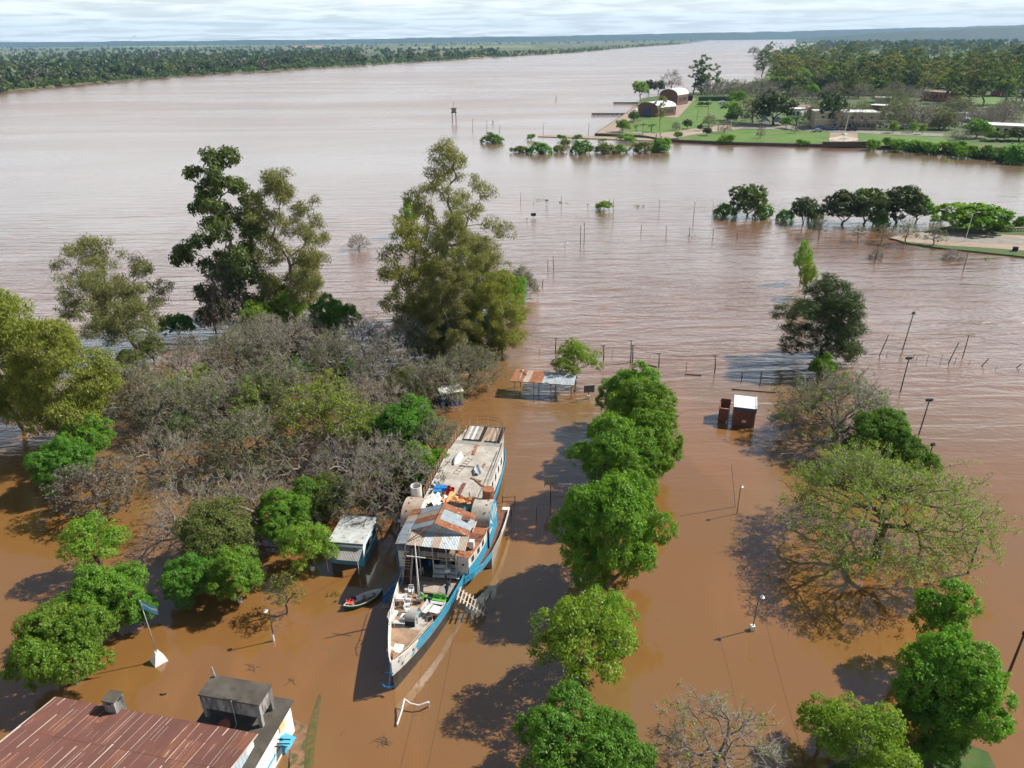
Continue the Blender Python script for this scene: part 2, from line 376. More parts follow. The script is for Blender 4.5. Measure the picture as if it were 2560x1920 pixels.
walk_c = sheet('park_path', pts((1600, 336), (1690, 329), (1735, 321.5), (1800, 313), (1865, 313), (1865, 320), (1800, 326), (1740, 336), (1690, 345), (1660, 347.5), z=Z1 + .03), Z1 + 0.03, M_PAVE)
walk_d = sheet('street_before_the_hall', pts((1850, 312), (1960, 311), (2100, 322), (2250, 330), (2360, 334), (2356, 340.5), (2250, 336), (2074, 330), (1960, 324), (1860, 321), z=Z1 + .035), Z1 + 0.035, M_ASPH)
walk_e = sheet('avenue', pts((2340, 300), (2440, 306), (2560, 318), (2560, 326), (2440, 316), (2340, 308), z=Z1 + .035), Z1 + 0.035, M_ASPH)
plaza = sheet('flag_plaza', pts((2075, 331), (2144, 333), (2145, 360.5), (2073, 358.5), z=Z1 + .03), Z1 + 0.03, M_PAVE)
# flooded promenade strip in front of the quay, just above the water
low_walk = sheet('sunken_promenade', pts((1345, 338), (1416, 338), (1600, 344), (1660, 348), (1660, 352), (1595, 350.5), (1416, 343.5), (1345, 341), z=.35), 0.35, M_PAVE, thick=1.5)
# road on the dyke at the right edge
zr = 0.35
dyke = sheet('dyke_ground', pts((2225, 592), (2300, 580), (2420, 556), (2600, 560), (2800, 575), (2800, 680), (2560, 641), (2440, 628), (2340, 618), (2260, 606), z=zr), zr, M_GRASS3, thick=2.5)
road = sheet('dyke_road', pts((2222, 594), (2290, 581), (2370, 579), (2560, 589), (2800, 604), (2800, 652), (2560, 626), (2430, 617), (2330, 612), (2262, 603), z=zr + .03), zr + 0.03, M_PAVE)
road2 = sheet('dyke_carriageway', pts((2275, 588), (2370, 585), (2560, 596), (2800, 611), (2800, 632), (2560, 612), (2430, 605), (2300, 598), z=zr + .06), zr + 0.06, M_ASPH)
# grassy spit at the lower right, brick path and verge by the near house
spit = sheet('grass_spit', pts((2040, 1935), (2110, 1900), (2210, 1880), (2350, 1868), (2420, 1860), (2470, 1880), (2500, 1940), (2420, 2050), (2100, 2050), z=.25), 0.25, M_GRASS3, thick=2)
verge = sheet('house_verge', pts((758, 2010), (764, 1850), (780, 1790), (798, 1735), (803, 1740), (795, 1800), (786, 1860), (779, 2010), z=.04), 0.04, mat('drowned_verge', (0.075, 0.072, 0.022), (0.14, 0.085, 0.035), scale=1.1, detail=7, c3=(0.05, 0.08, 0.015), s3=2.5, l3=.5, h3=.6), thick=1)
M_PATHB = mat('brick_path', (0.24, 0.125, 0.075), (0.17, 0.095, 0.05), scale=2, detail=6, c3=(0.07, 0.075, 0.025), s3=1.6, l3=.48, h3=.6)
path = sheet('brick_path', pts((722, 1985), (728, 1820), (738, 1800), (768, 1812), (762, 1870), (758, 1985), z=.15), 0.15, M_PATHB, thick=1)

# ---- hills along the horizon
M_HILL = mat('wooded_hills', (0.020, 0.040, 0.030), (0.032, 0.055, 0.034), scale=0.004, detail=8, coord='World', bump=6.0, bscale=0.02)
def ridge(name, pxs, dist, zb, seed):
    """a long wooded ridge whose crest shows at the given photograph points; real depth of 1.5 km"""
    rg = np.random.default_rng(seed); xs = []; hs = []
    for i in range(len(pxs) - 1):
        for k in range(14):
            t = k / 14; xs.append(pxs[i][0] * (1 - t) + pxs[i + 1][0] * t); hs.append(pxs[i][1] * (1 - t) + pxs[i + 1][1] * t + rg.normal() * 0.45 + 0.9 * math.sin(len(xs) * .31 + seed) * math.sin(len(xs) * .117) )
    V = []
    for x, y in zip(xs, hs):
        d = FWD + (x - 1280) / F_PX * RGT + (960 - y) / F_PX * UPV
        t = dist / d[1]; X = d[0] * t; Z = CAM_H + d[2] * t; k = d[0] / d[1]
        V += [(X - k * 700, dist - 700, zb), (X - k * 250, dist - 250, zb + (Z - zb) * 0.7), (X, dist, Z), (X + k * 900, dist + 900, zb)]
    V = np.array(V); n = len(xs); Fq = []
    for i in range(n - 1):
        for j in range(3): Fq.append((i * 4 + j, (i + 1) * 4 + j, (i + 1) * 4 + j + 1, i * 4 + j + 1))
    o = link(name, mesh_np(name, V, np.array(Fq), M_HILL)); o['kind'] = 'structure'; return o
ridge('distant_hills', [(-500, 108), (0, 105.5), (400, 102.5), (650, 100.5), (850, 98.5), (1050, 95), (1239, 92), (1500, 87.5), (1700, 83.5), (2011, 77), (2245, 71), (2400, 67), (2560, 61.5), (2800, 55), (3200, 50)], 9500, 0.5, 1)
ridge('right_bank_hills', [(1990, 97), (2100, 90), (2200, 82), (2330, 77), (2450, 71), (2560, 67), (2800, 60), (3300, 55)], 5600, 0.5, 2)
# ------------------------------------------------------------------ trees
M_BARK = mat('brown_bark', (0.085, 0.062, 0.045), (0.14, 0.11, 0.085), scale=3, detail=6, stretch=(1, 1, 0.3), bump=0.02)
M_BARK_PALE = mat('pale_bark', (0.22, 0.185, 0.15), (0.12, 0.10, 0.085), scale=1.2, detail=6, stretch=(1, 1, 0.25))
M_TWIG = mat('grey_twigs', (0.33, 0.295, 0.25), (0.225, 0.20, 0.165), scale=0.6, detail=5)
M_TWIG_BR = mat('brown_grey_twigs', (0.17, 0.135, 0.11), (0.115, 0.09, 0.07), scale=0.6, detail=5)
M_WHITEWASH = mat('whitewash', (0.72, 0.70, 0.67), (0.55, 0.52, 0.48), scale=3)
L_GREEN = leaf_mat('fresh_green_leaves', (0.075, 0.175, 0.014), (0.135, 0.27, 0.028), trans=0.45, c3=(0.16, 0.27, 0.03))
L_DEEP = leaf_mat('deep_green_leaves', (0.058, 0.145, 0.015), (0.105, 0.22, 0.025), trans=0.42, c3=(0.11, 0.22, 0.025))
L_LIGHT = leaf_mat('light_green_leaves', (0.115, 0.215, 0.02), (0.18, 0.30, 0.036), trans=0.45, c3=(0.20, 0.30, 0.035))
L_EUC = leaf_mat('olive_eucalyptus_leaves', (0.115, 0.135, 0.042), (0.195, 0.215, 0.072), trans=0.45, c3=(0.19, 0.175, 0.075))
L_EUCD = leaf_mat('dark_eucalyptus_leaves', (0.06, 0.095, 0.028), (0.12, 0.16, 0.048), trans=0.4)
L_WILLOW = leaf_mat('yellow_green_leaves', (0.135, 0.16, 0.025), (0.225, 0.25, 0.045), trans=0.42)
L_CAS = leaf_mat('dark_needle_leaves', (0.035, 0.055, 0.02), (0.07, 0.10, 0.032), trans=0.25)
L_TIPA = leaf_mat('sparse_lime_leaves', (0.14, 0.20, 0.018), (0.205, 0.275, 0.03), trans=0.42)
L_OLIVE = leaf_mat('dull_olive_leaves', (0.085, 0.115, 0.025), (0.14, 0.16, 0.042), trans=0.35)
L_FAR = leaf_mat('far_green_leaves', (0.06, 0.10, 0.026), (0.11, 0.15, 0.04), trans=0.3)
L_FARD = leaf_mat('far_dark_leaves', (0.042, 0.064, 0.024), (0.075, 0.098, 0.034), trans=0.25)
L_FARG = leaf_mat('far_grey_leaves', (0.10, 0.09, 0.07), (0.15, 0.135, 0.10), trans=0.2)

def unit(v): return v / (np.linalg.norm(v, axis=-1, keepdims=True) + 1e-9)
def skeleton(tips, trunk, rng, step=0.9, bf=0.35, jit=0.12, r0=0.012, e=2.35, rmax=None):
    """joins the tips to the trunk line by short paths; returns nodes, parents and radii (pipe model)"""
    cap = 40000
    N = np.zeros((cap, 3)); par = np.full(cap, -1); plen = np.zeros(cap)
    n = 0
    for i, p in enumerate(trunk):
        N[n] = p
        if i: par[n] = n - 1; plen[n] = 0
        n += 1
    lo = max(0, len(trunk) - 1 - max(1, len(trunk) // 3))
    top = np.array(trunk[-1])
    order = np.argsort(np.linalg.norm(tips - top, axis=1))
    for k in order:
        p = tips[k]
        d = np.linalg.norm(N[lo:n] - p, axis=1)
        j = lo + int(np.argmin(d + bf * plen[lo:n] + 0.8 * np.maximum(0, N[lo:n, 2] - p[2])))
        L = np.linalg.norm(p - N[j]); m = max(1, int(L / step)); prev = j; a = N[j].copy()
        for q in range(1, m + 1):
            t = q / m; x = a + (p - a) * t
            if q < m: x = x + rng.normal(0, jit, 3) + np.array([0, 0, 0.10 * L * math.sin(math.pi * t) * (0.6 if p[2] > a[2] else 0.2)])
            N[n] = x; par[n] = prev; plen[n] = plen[prev] + L / m; prev = n; n += 1
    N = N[:n]; par = par[:n]
    acc = np.zeros(n); kids = np.zeros(n, int)
    for i in range(n - 1, 0, -1):
        if acc[i] == 0: acc[i] = r0 ** e
        acc[par[i]] += acc[i]; kids[par[i]] += 1
    if acc[0] == 0: acc[0] = r0 ** e
    R = acc ** (1 / e)
    if rmax: R = np.where(R > r0, r0 + (R - r0) * (rmax - r0) / (R.max() - r0 + 1e-9), R)
    return N, par, R, kids
def tubes(A, B, Ra, Rb, sides):
    """vectorised frusta"""
    if not len(A): return np.zeros((0, 3)), np.zeros((0, 4), int)
    d = unit(B - A); u = np.where(np.abs(d[:, 2:3]) < 0.9, np.array([[0, 0, 1.]]), np.array([[1., 0, 0]]))
    x = unit(np.cross(d, u)); y = np.cross(x, d)
    ang = 2 * np.pi * np.arange(sides) / sides
    ring = np.cos(ang)[None, :, None] * x[:, None, :] + np.sin(ang)[None, :, None] * y[:, None, :]
    VA = A[:, None] + ring * Ra[:, None, None]; VB = B[:, None] + ring * Rb[:, None, None]
    V = np.concatenate([VA, VB], 1).reshape(-1, 3)
    k = np.arange(sides); q = np.stack([k, (k + 1) % sides, sides + (k + 1) % sides, sides + k], 1)
    Fq = (np.arange(len(A)) * 2 * sides)[:, None, None] + q[None]
    return V, Fq.reshape(-1, 4)
def join(parts):
    V = []; Fs = []; k = 0
    for v, f in parts:
        V.append(v); Fs.append(f + k); k += len(v)
    return np.concatenate(V), np.concatenate(Fs)
def branch_mesh(N, par, R, lim_lo=0.0, lim_hi=99.0):
    idx = np.arange(1, len(N)); idx = idx[(R[idx] >= lim_lo) & (R[idx] < lim_hi)]
    parts = []
    for lo, hi, sd in ((0, 0.035, 3), (0.035, 0.12, 5), (0.12, 99, 8)):
        s = idx[(R[idx] >= lo) & (R[idx] < hi)]
        if len(s):
            ra = np.minimum(R[par[s]], R[s] * 1.35 + 0.004)
            parts.append(tubes(N[par[s]], N[s], ra, R[s], sd))
    return join(parts) if parts else (np.zeros((0, 3)), np.zeros((0, 4), int))
def leaf_quads(C, rng, per, spread, size, aspect=0.55, up=0.6, out=None, droop=0.0, flat=0.75):
    """diamond leaves gathered round the points C"""
    n = len(C) * per
    off = rng.normal(0, 1, (n, 3)); off = unit(off) * (rng.random((n, 1)) ** 0.5) * spread; off[:, 2] *= flat
    c = np.repeat(C, per, 0) + off
    nr = rng.normal(0, 0.55, (n, 3)) + np.array([0, 0, up]) + unit(off) * 0.5
    if out is not None: nr += np.repeat(out, per, 0) * 0.7
    nr = unit(nr)
    d = rng.normal(0, 1, (n, 3)) + unit(off) * 0.5; d[:, 2] -= droop
    d = unit(d - nr * (d * nr).sum(1, keepdims=True)); s = np.cross(nr, d)
    L = size * (0.65 + 0.7 * rng.random((n, 1)))
    a = c - d * L * 0.5; b = c + s * L * aspect * 0.5; e = c + d * L * 0.5; f = c - s * L * aspect * 0.5
    V = np.stack([a, b, e, f], 1).reshape(-1, 3)
    return V, np.arange(n * 4).reshape(-1, 4)
def lobe_points(lobes, rng, dens, zmin=-0.45, inner=0.15, shell=(0.78, 1.04)):
    pts_ = []; outs = []
    for (c, r) in lobes:
        r = np.array(r); area = (r[0] * r[1] + r[0] * r[2] + r[1] * r[2]) / 3 * 4 * math.pi
        k = max(3, int(area * dens)); d = unit(rng.normal(0, 1, (k * 2, 3))); d = d[d[:, 2] > zmin][:k]
        rad = rng.uniform(*shell, (len(d), 1)); ins = rng.random((len(d), 1)) < inner
        rad = np.where(ins, rng.uniform(0.3, 0.8, rad.shape), rad)
        pts_.append(np.array(c) + d * r * rad); outs.append(d)
    Pp = np.concatenate(pts_); O = np.concatenate(outs)
    keep = np.ones(len(Pp), bool)
    for (c, r) in lobes: keep &= (((Pp - np.array(c)) / np.array(r)) ** 2).sum(1) > 0.36
    return Pp[keep], O[keep]
def trunk_line(h, rng, lean=(0, 0), n=6, wob=0.12):
    P_ = []
    for i in range(n + 1):
        t = i / n; P_.append(np.array([lean[0] * t ** 1.3 + rng.normal(0, wob) * (i > 0), lean[1] * t ** 1.3 + rng.normal(0, wob) * (i > 0), -1.2 + (h + 1.2) * t]))
    return P_
def proto(name, N, par, R, crown, bark, leafm, twigs=None):
    v, f = branch_mesh(N, par, R)
    t = mesh_np(name + '_trunk', v, f, bark, smooth=True)
    c = mesh_np(name + '_crown', crown[0], crown[1], leafm)
    return t, c
def broadleaf(name, seed, h=9.0, rad=4.6, leafm=None, trunk_h=1.6, tufts=2.7, per=28, size=0.235, nl=30, bark=None, spread=0.42, rz=0.9, tipn=170, open_=0.0, lobe=(0.22, 0.36)):
    """rounded crown of many separate leafy lobes with dark gaps between them"""
    rng = np.random.default_rng(seed); lobes = []
    cz = trunk_h + (h - trunk_h) * 0.46; hz = (h - trunk_h) * 0.54
    for i in range(nl):
        u = 1 - 1.62 * (i + 0.5) / nl; a = 2.39996 * i + rng.normal(0, 0.25); w = math.sqrt(max(0, 1 - u * u))
        k = rng.uniform(0.5, 0.95); lr = rad * rng.uniform(*lobe) * (1.15 - .4 * (k - .5))
        lobes.append((np.array([rad * k * w * math.cos(a), rad * k * w * math.sin(a), cz + u * hz * k * 1.02]), np.array([lr, lr, lr * rz])))
    lobes.append((np.array([0, 0, cz]), np.array([rad * .5, rad * .5, hz * .55])))
    if open_: lobes = [l for l in lobes if rng.random() > open_]
    T, O = lobe_points(lobes, rng, tufts, inner=0.1)
    T[:, 2] = np.maximum(T[:, 2], 0.25)
    C = leaf_quads(T, rng, per, spread, size, out=O, up=0.45)
    sel = rng.choice(len(T), min(tipn, len(T)), replace=False)
    tips = np.concatenate([T[sel] - O[sel] * 0.25, np.array([l[0] for l in lobes])])
    N, par, R, _ = skeleton(tips, trunk_line(trunk_h, rng), rng, rmax=rad * 0.055)
    return proto(name, N, par, R, C, bark or M_BARK, leafm or L_GREEN)
def eucalypt(name, seed, h=34.0, wid=7.5, leafm=None, nl=26, base=0.28, dens=0.9, per=22, size=0.62, lean=(0, 0), top=0.75, bark=None, droop=1.2, spread=0.95, aspect=0.3, lobe_r=(1.5, 2.7), flat=0.8, lobe_z=0.8):
    """tall open crown: leaf masses on the ends of rising limbs, sky between them"""
    rng = np.random.default_rng(seed); lobes = []
    for i in range(nl):
        t = (i + 0.5) / nl; z = h * (base + (0.96 - base) * t)
        w = wid * (math.sin(math.pi * min(1, 0.18 + 0.75 * t)) ** 0.8) * (1 - 0.35 * max(0, t - top) / (1 - top + 1e-6))
        a = 2.4 * i + rng.normal(0, 0.5); rr = w * rng.uniform(0.25, 1.0)
        lr = rng.uniform(*lobe_r) * (1.1 - 0.35 * t)
        tt = z / h
        lobes.append((np.array([lean[0] * tt ** 1.2 + rr * math.cos(a), lean[1] * tt ** 1.2 + rr * math.sin(a), z]), np.array([lr, lr, lr * lobe_z])))
    T, O = lobe_points(lobes, rng, dens, zmin=-0.8, inner=0.35)
    C = leaf_quads(T, rng, per, spread, size, aspect=aspect, out=O * 0.5, droop=droop, up=0.3, flat=flat)
    sel = rng.choice(len(T), min(240, len(T)), replace=False)
    tips = np.concatenate([T[sel], np.array([l[0] for l in lobes])])
    tl = trunk_line(h * 0.45, rng, (lean[0] * 0.45, lean[1] * 0.45), n=10, wob=0.25)
    N, par, R, _ = skeleton(tips, tl, rng, step=1.6, bf=0.25, jit=0.2, r0=0.02, rmax=h * 0.0125)
    return proto(name, N, par, R, C, bark or M_BARK_PALE, leafm or L_EUC)
def dome(name, seed, rad=6.0, h=8.5, trunk_h=2.2, n=620, twig=5, tl=0.85, tr=0.020, leafm=None, leaf_frac=0.0, per=10, size=0.2, bark=None, twigm=None, shell=(0.55, 1.0), zlow=0.15, jit=0.22, lean=(0, 0), hz=None, spread=0.4, rmax=None, leaf_top=-1.0):
    """spreading dome of bare branches and twigs, with or without a thin veil of leaves"""
    rng = np.random.default_rng(seed)
    hz = hz or (h - trunk_h * 0.8)
    d = unit(rng.normal(0, 1, (n * 3, 3))); d = d[d[:, 2] > zlow - 0.25][:n]
    bump = 1 + 0.13 * np.sin(3 * np.arctan2(d[:, 1], d[:, 0]) + seed) + 0.08 * rng.normal(0, 1, len(d))
    q = d * (rng.uniform(*shell, (len(d), 1)) ** 0.7) * bump[:, None]
    tips = q * np.array([rad, rad, hz]) + np.array([lean[0], lean[1], trunk_h * 0.8])
    tips[:, 2] = np.maximum(tips[:, 2], trunk_h * 0.9)
    N, par, R, kids = skeleton(tips, trunk_line(trunk_h, rng, (lean[0] * .3, lean[1] * .3), n=4), rng, step=0.8, bf=0.5, jit=jit, r0=0.018, e=2.1, rmax=rmax or rad * 0.055)
    v, f = branch_mesh(N, par, R)
    t = mesh_np(name + '_trunk', v, f, bark or M_BARK_PALE, smooth=True)
    tip = np.where((R < 0.045) & (np.arange(len(N)) > 3))[0]
    A = np.repeat(N[tip], twig, 0); base = unit(N[tip] - np.array([0, 0, trunk_h * 0.7]))
    dr = unit(np.repeat(base, twig, 0) * 0.8 + rng.normal(0, 0.75, A.shape) + np.array([0, 0, 0.15]))
    ln = tl * rng.uniform(0.5, 1.2, (len(A), 1)); mid = A + dr * ln * 0.55; dr2 = unit(dr + rng.normal(0, 0.5, A.shape)); end = mid + dr2 * ln * 0.55
    r_ = np.full(len(A), tr)
    pv = [tubes(A, mid, r_, r_ * 0.85, 3), tubes(mid, end, r_ * 0.85, r_ * 0.5, 3)]
    tv, tf = join(pv)
    parts = [('twig_crown', mesh_np(name + '_twigs', tv, tf, twigm or M_TWIG))]
    if leaf_frac > 0:
        T = np.concatenate([end, mid]); T = T[rng.random(len(T)) < leaf_frac]
        T = T[T[:, 2] > leaf_top * h]
        C = leaf_quads(T, rng, per, spread, size, up=0.9)
        parts.append(('crown', mesh_np(name + '_crown', C[0], C[1], leafm or L_TIPA)))
    return (t, None, parts)
def shrub(name, seed, rad=2.5, h=3.0, leafm=None, nl=8, per=16, size=0.4, tufts=1.3, spread=0.5):
    rng = np.random.default_rng(seed); lobes = []
    for i in range(nl):
        a = rng.random() * 6.28; rr = rad * 0.6 * math.sqrt(rng.random()); lr = rad * rng.uniform(0.35, 0.5)
        z = max(0.15 * h, (h - lr * 0.8) * rng.uniform(0.35, 1.0) * (1 - 0.4 * rr / rad)); lobes.append((np.array([rr * math.cos(a), rr * math.sin(a), z]), np.array([lr, lr, lr * 0.85])))
    T, O = lobe_points(lobes, rng, tufts); ok = T[:, 2] > 0.05; T, O = T[ok], O[ok]
    C = leaf_quads(T, rng, per, spread, size, out=O)
    sel = rng.choice(len(T), min(40, len(T)), replace=False)
    N, par, R, _ = skeleton(T[sel], [np.array([0, 0, -1.]), np.array([0, 0, 0.1])], rng, rmax=0.1)
    return proto(name, N, par, R, C, M_BARK, leafm or L_DEEP)
def palm(name, seed, h=4.5, leafm=None):
    rng = np.random.default_rng(seed)
    v, f = tubes(np.array([[0, 0, -.5], [0.05, 0, h * .5]]), np.array([[0.05, 0, h * .5], [0.1, 0.05, h]]), np.array([.28, .22]), np.array([.22, .18]), 8)
    t = mesh_np(name + '_trunk', v, f, M_BARK)
    V = []; Fq = []; k = 0
    for i in range(22):
        a = i * 2.4; el = rng.uniform(-0.1, 1.2); L = h * 0.5; prev = None; p = np.array([0.1, 0.05, h]); dd = np.array([math.cos(a) * math.cos(el), math.sin(a) * math.cos(el), math.sin(el)]); s = np.array([-math.sin(a), math.cos(a), 0])
        for j in range(6):
            w = 0.42 * math.sin(math.pi * (0.12 + 0.85 * j / 5)); row = [p - s * w - np.array([0, 0, w * .5]), p, p + s * w - np.array([0, 0, w * .5])]
            V += row
            if j:
                b = k + (j - 1) * 3; Fq += [(b, b + 1, b + 4, b + 3), (b + 1, b + 2, b + 5, b + 4)]
            p = p + dd * L / 5; dd = unit(dd + np.array([0, 0, -0.28]))
        k += 18
    return t, mesh_np(name + '_crown', np.array(V), np.array(Fq), leafm or L_DEEP)

WASH = None
def plant(pr, name, label, cat, loc, rz=0.0, sc=1.0, group=None, wash=False):
    """a tree or shrub: an Empty at its foot with trunk and crown; wash: whitewashed foot of the trunk"""
    global WASH
    r = thing(name, label, cat, loc, rz, group, sc)
    link('trunk', pr[0], r)
    if pr[1] is not None: link('crown', pr[1], r)
    if len(pr) > 2:
        for nm, me in pr[2]: link(nm, me, r)
    if wash:
        if WASH is None: WASH = MB().tube([(0, 0, -.4), (0, 0, .75)], 0.34, 10, False).mesh('whitewash', M_WHITEWASH, True)
        link('whitewashed_foot', WASH, r)
    return r

R_ = random.Random(5)
bl = [broadleaf('broadleaf_a', 11, h=10.8, rad=5.3, nl=34, trunk_h=0.9), broadleaf('broadleaf_b', 12, h=10.2, rad=4.9, nl=29, trunk_h=1.1), broadleaf('broadleaf_c', 13, h=9.2, rad=4.5, nl=24)]
bl += [broadleaf('broadleaf_d', 14, h=11.2, rad=4.3, nl=30, trunk_h=1.0, lobe=(.2, .42)), broadleaf('broadleaf_e', 15, h=9.4, rad=4.9, nl=26, trunk_h=1.5, lobe=(.18, .40), open_=.12)]
bl_d = [(t, c.copy()) for t, c in bl]
for t, c in bl_d: c.materials[0] = L_DEEP
bl_l = [broadleaf('light_broadleaf_a', 21, h=9.2, rad=4.4, nl=30, leafm=L_LIGHT, open_=0.3, per=15, lobe=(.16, .32)), broadleaf('light_broadleaf_b', 22, h=7.2, rad=3.6, nl=20, leafm=L_LIGHT, open_=0.1, per=16)]
def hpx(x, y, ytop, z=0): return height_of(P(x, y, z), ytop)

# ---- the row down the middle of the flooded ground
ROW = 'row of green trees down the middle'
def at_crown(cx, cy, zc): p = P(cx, cy, zc); return (p.x, p.y, 0)
plant(bl[1], 'broadleaf_tree', 'farthest green tree of the middle row, beside the basketball board', 'tree', at_crown(1580, 990, 5.5), 0.3, (0.86, 0.86, 1.0), ROW)
plant(bl[3], 'broadleaf_tree', 'second farthest green tree of the middle row, mostly hidden by the next', 'tree', at_crown(1600, 1065, 5.5), 1.3, (1.0, 1.0, 1.1), ROW)
plant(bl[0], 'broadleaf_tree', 'broad green tree in the middle row level with the ship stern', 'tree', at_crown(1540, 1160, 5.8), 2.4, (.95, .95, 1.12), ROW)
plant(bl[3], 'broadleaf_tree', 'slim green tree at the right flank of the middle row', 'tree', at_crown(1620, 1135, 5.0), 4.0, (.84, .84, 1.0), ROW)
plant(bl[0], 'broadleaf_tree', 'largest round green tree of the middle row, opposite the ship deckhouse', 'tree', at_crown(1527, 1345, 6.4), 5.2, (1.0, 1.0, 1.26), ROW)
plant(bl_l[0], 'broadleaf_tree', 'lighter, thinner green tree of the middle row, opposite the ship bow', 'tree', at_crown(1463, 1635, 4.4), 0.6, (1.05, 1.05, 1.1), ROW)
plant(bl_l[1], 'broadleaf_tree', 'small yellowish crown at the back of the thin light tree', 'tree', at_crown(1515, 1545, 5.0), 3.6, (.72, .72, 1.1), ROW)
plant(bl_d[4], 'broadleaf_tree', 'nearest deep green tree of the middle row, cut by the lower edge', 'tree', at_crown(1440, 1850, 5.0), 1.9, 0.84, ROW)
plant(bl_d[2], 'broadleaf_tree', 'small deep green tree beside the nearest tree of the middle row', 'tree', at_crown(1540, 1880, 4.2), 0.4, 0.66, ROW)
plant(bl_l[0], 'shed_tree', 'feathery light green tree leaning over the open shed roof', 'tree', at_crown(1437, 905, 3.6), 2.0, (1.0, 1.0, .8))
# ---- lower left greens
LG = 'green trees at the lower left'
plant(bl[4], 'broadleaf_tree', 'broad green tree between the flagpole and the left edge', 'tree', at_crown(150, 1605, 5), 0.9, 0.82, LG)
plant(bl[2], 'broadleaf_tree', 'green tree just behind the sky-blue flag', 'tree', at_crown(255, 1475, 5), 2.9, 0.78, LG)
plant(bl_l[0], 'willow_like_tree', 'yellow green wispy tree behind the flag, with a white lamp in it', 'tree', at_crown(232, 1340, 5), 1.0, 0.8, LG)
plant(bl_d[2], 'broadleaf_tree', 'branch-end green tree right of the flag', 'tree', at_crown(335, 1480, 4.2), 5.1, 0.42, LG)
plant(bl[2], 'broadleaf_tree', 'round green tree on a whitewashed trunk near the lamp post', 'tree', at_crown(585, 1430, 3.8), 4.4, 0.66, LG, wash=True)
plant(bl_d[1], 'broadleaf_tree', 'shaded green tree joined to the left of the round whitewashed one', 'tree', at_crown(468, 1432, 3.6), 0.2, 0.54, LG)
olive = broadleaf('olive_dome', 31, h=8.8, rad=5.0, nl=34, leafm=L_OLIVE, per=20, size=0.22, tufts=2.6)
plant(olive, 'olive_tree', 'olive green domed tree behind the round whitewashed one', 'tree', at_crown(535, 1315, 5), 0.7, 0.80, LG)
plant(bl[1], 'broadleaf_tree', 'tall green tree left of the white kiosk', 'tree', at_crown(700, 1262, 5.0), 2.2, 0.62, LG)
plant(bl_d[2], 'broadleaf_tree', 'dark green tree squeezed behind the kiosk trees', 'tree', at_crown(775, 1228, 4.2), 3.2, 0.62, LG)
plant(bl_l[1], 'broadleaf_tree', 'bright light green tree touching the kiosk awning', 'tree', at_crown(770, 1345, 4.2), 1.2, 0.78, LG, wash=True)
sap = broadleaf('sapling', 33, h=4.8, rad=2.0, nl=14, leafm=L_OLIVE, trunk_h=1.6, per=9, size=0.2, tufts=2.0, spread=0.4)
plant(sap, 'sapling', 'thin young tree with whitewashed stems before the kiosk', 'tree', tuple(P(718, 1535)), 0.5, 1.0, None)
# ---- around the ship's port side
plant(bl_d[1], 'broadleaf_tree', 'dark green tree beside the ship stern', 'tree', at_crown(1012, 1055, 5.5), 0.8, 0.86)
plant(bl[2], 'broadleaf_tree', 'glossy green tree pressed against the ship upper deck', 'tree', at_crown(1050, 1165, 4), 2.3, 0.72)
# ---- right side
plant(bl_d[0], 'broadleaf_tree', 'long dark green tree peeping over the umbrella tree', 'tree', at_crown(2215, 1070, 6), 1.1, 0.78)
plant(bl_d[2], 'broadleaf_tree', 'dark green tree end beside the twin floodlight pole', 'tree', at_crown(2290, 1120, 5), 1.1, 0.62)
plant(bl[2], 'broadleaf_tree', 'small green crown between casuarina and bare tree', 'tree', at_crown(2060, 905, 3.5), 0.1, 0.5)
plant(bl[3], 'broadleaf_tree', 'big spreading green tree above the grassy spit', 'tree', at_crown(2375, 1735, 5.0), 4.1, (.86, .86, .95))
plant(bl_d[1], 'broadleaf_tree', 'lower half of the big tree hanging over the spit', 'tree', at_crown(2330, 1815, 3.0), 2.1, 0.55)
plant(bl_l[0], 'broadleaf_tree', 'bright yellowish green tree at the lower edge beside the bare one', 'tree', at_crown(2160, 1850, 4.6), 3.3, 0.84)
plant(bl_l[1], 'broadleaf_tree', 'bright green bough reaching left from the lower edge tree', 'tree', at_crown(2075, 1755, 5.2), 3.3, (.62, .62, .7))
crooked = broadleaf('crooked', 35, h=9.8, rad=2.8, nl=16, leafm=L_GREEN, trunk_h=3.4, open_=0.25, lobe=(.3, .45))
plant(crooked, 'crooked_tree', 'narrow crooked green tree with a dead side branch', 'tree', tuple(P(2325, 1655)), 0.6, 0.92)
plant(bl_l[0], 'poplar_tree', 'slender pale green tree at the far end of the sunken lane', 'tree', tuple(P(2000, 705)), 0.6, (0.5, 0.5, 1.05))
plant(bl_l[1], 'poplar_tree', 'second slender pale green tree just behind the casuarina', 'tree', tuple(P(2012, 742)), 2.6, (0.55, 0.55, 1.1))
# ---- casuarina
cas = eucalypt('casuarina', 41, h=17, wid=6.2, leafm=L_CAS, nl=34, base=0.16, dens=1.25, per=26, size=0.85, aspect=0.1, droop=-0.6, top=0.35, bark=M_BARK, spread=0.8, lobe_r=(1.1, 1.9), lobe_z=1.1)
plant(cas, 'casuarina_tree', 'dark feathery needle-leaved tree right of the open flood', 'tree', tuple(P(2050, 905)), 0.4, (1.36, 1.36, 0.9))
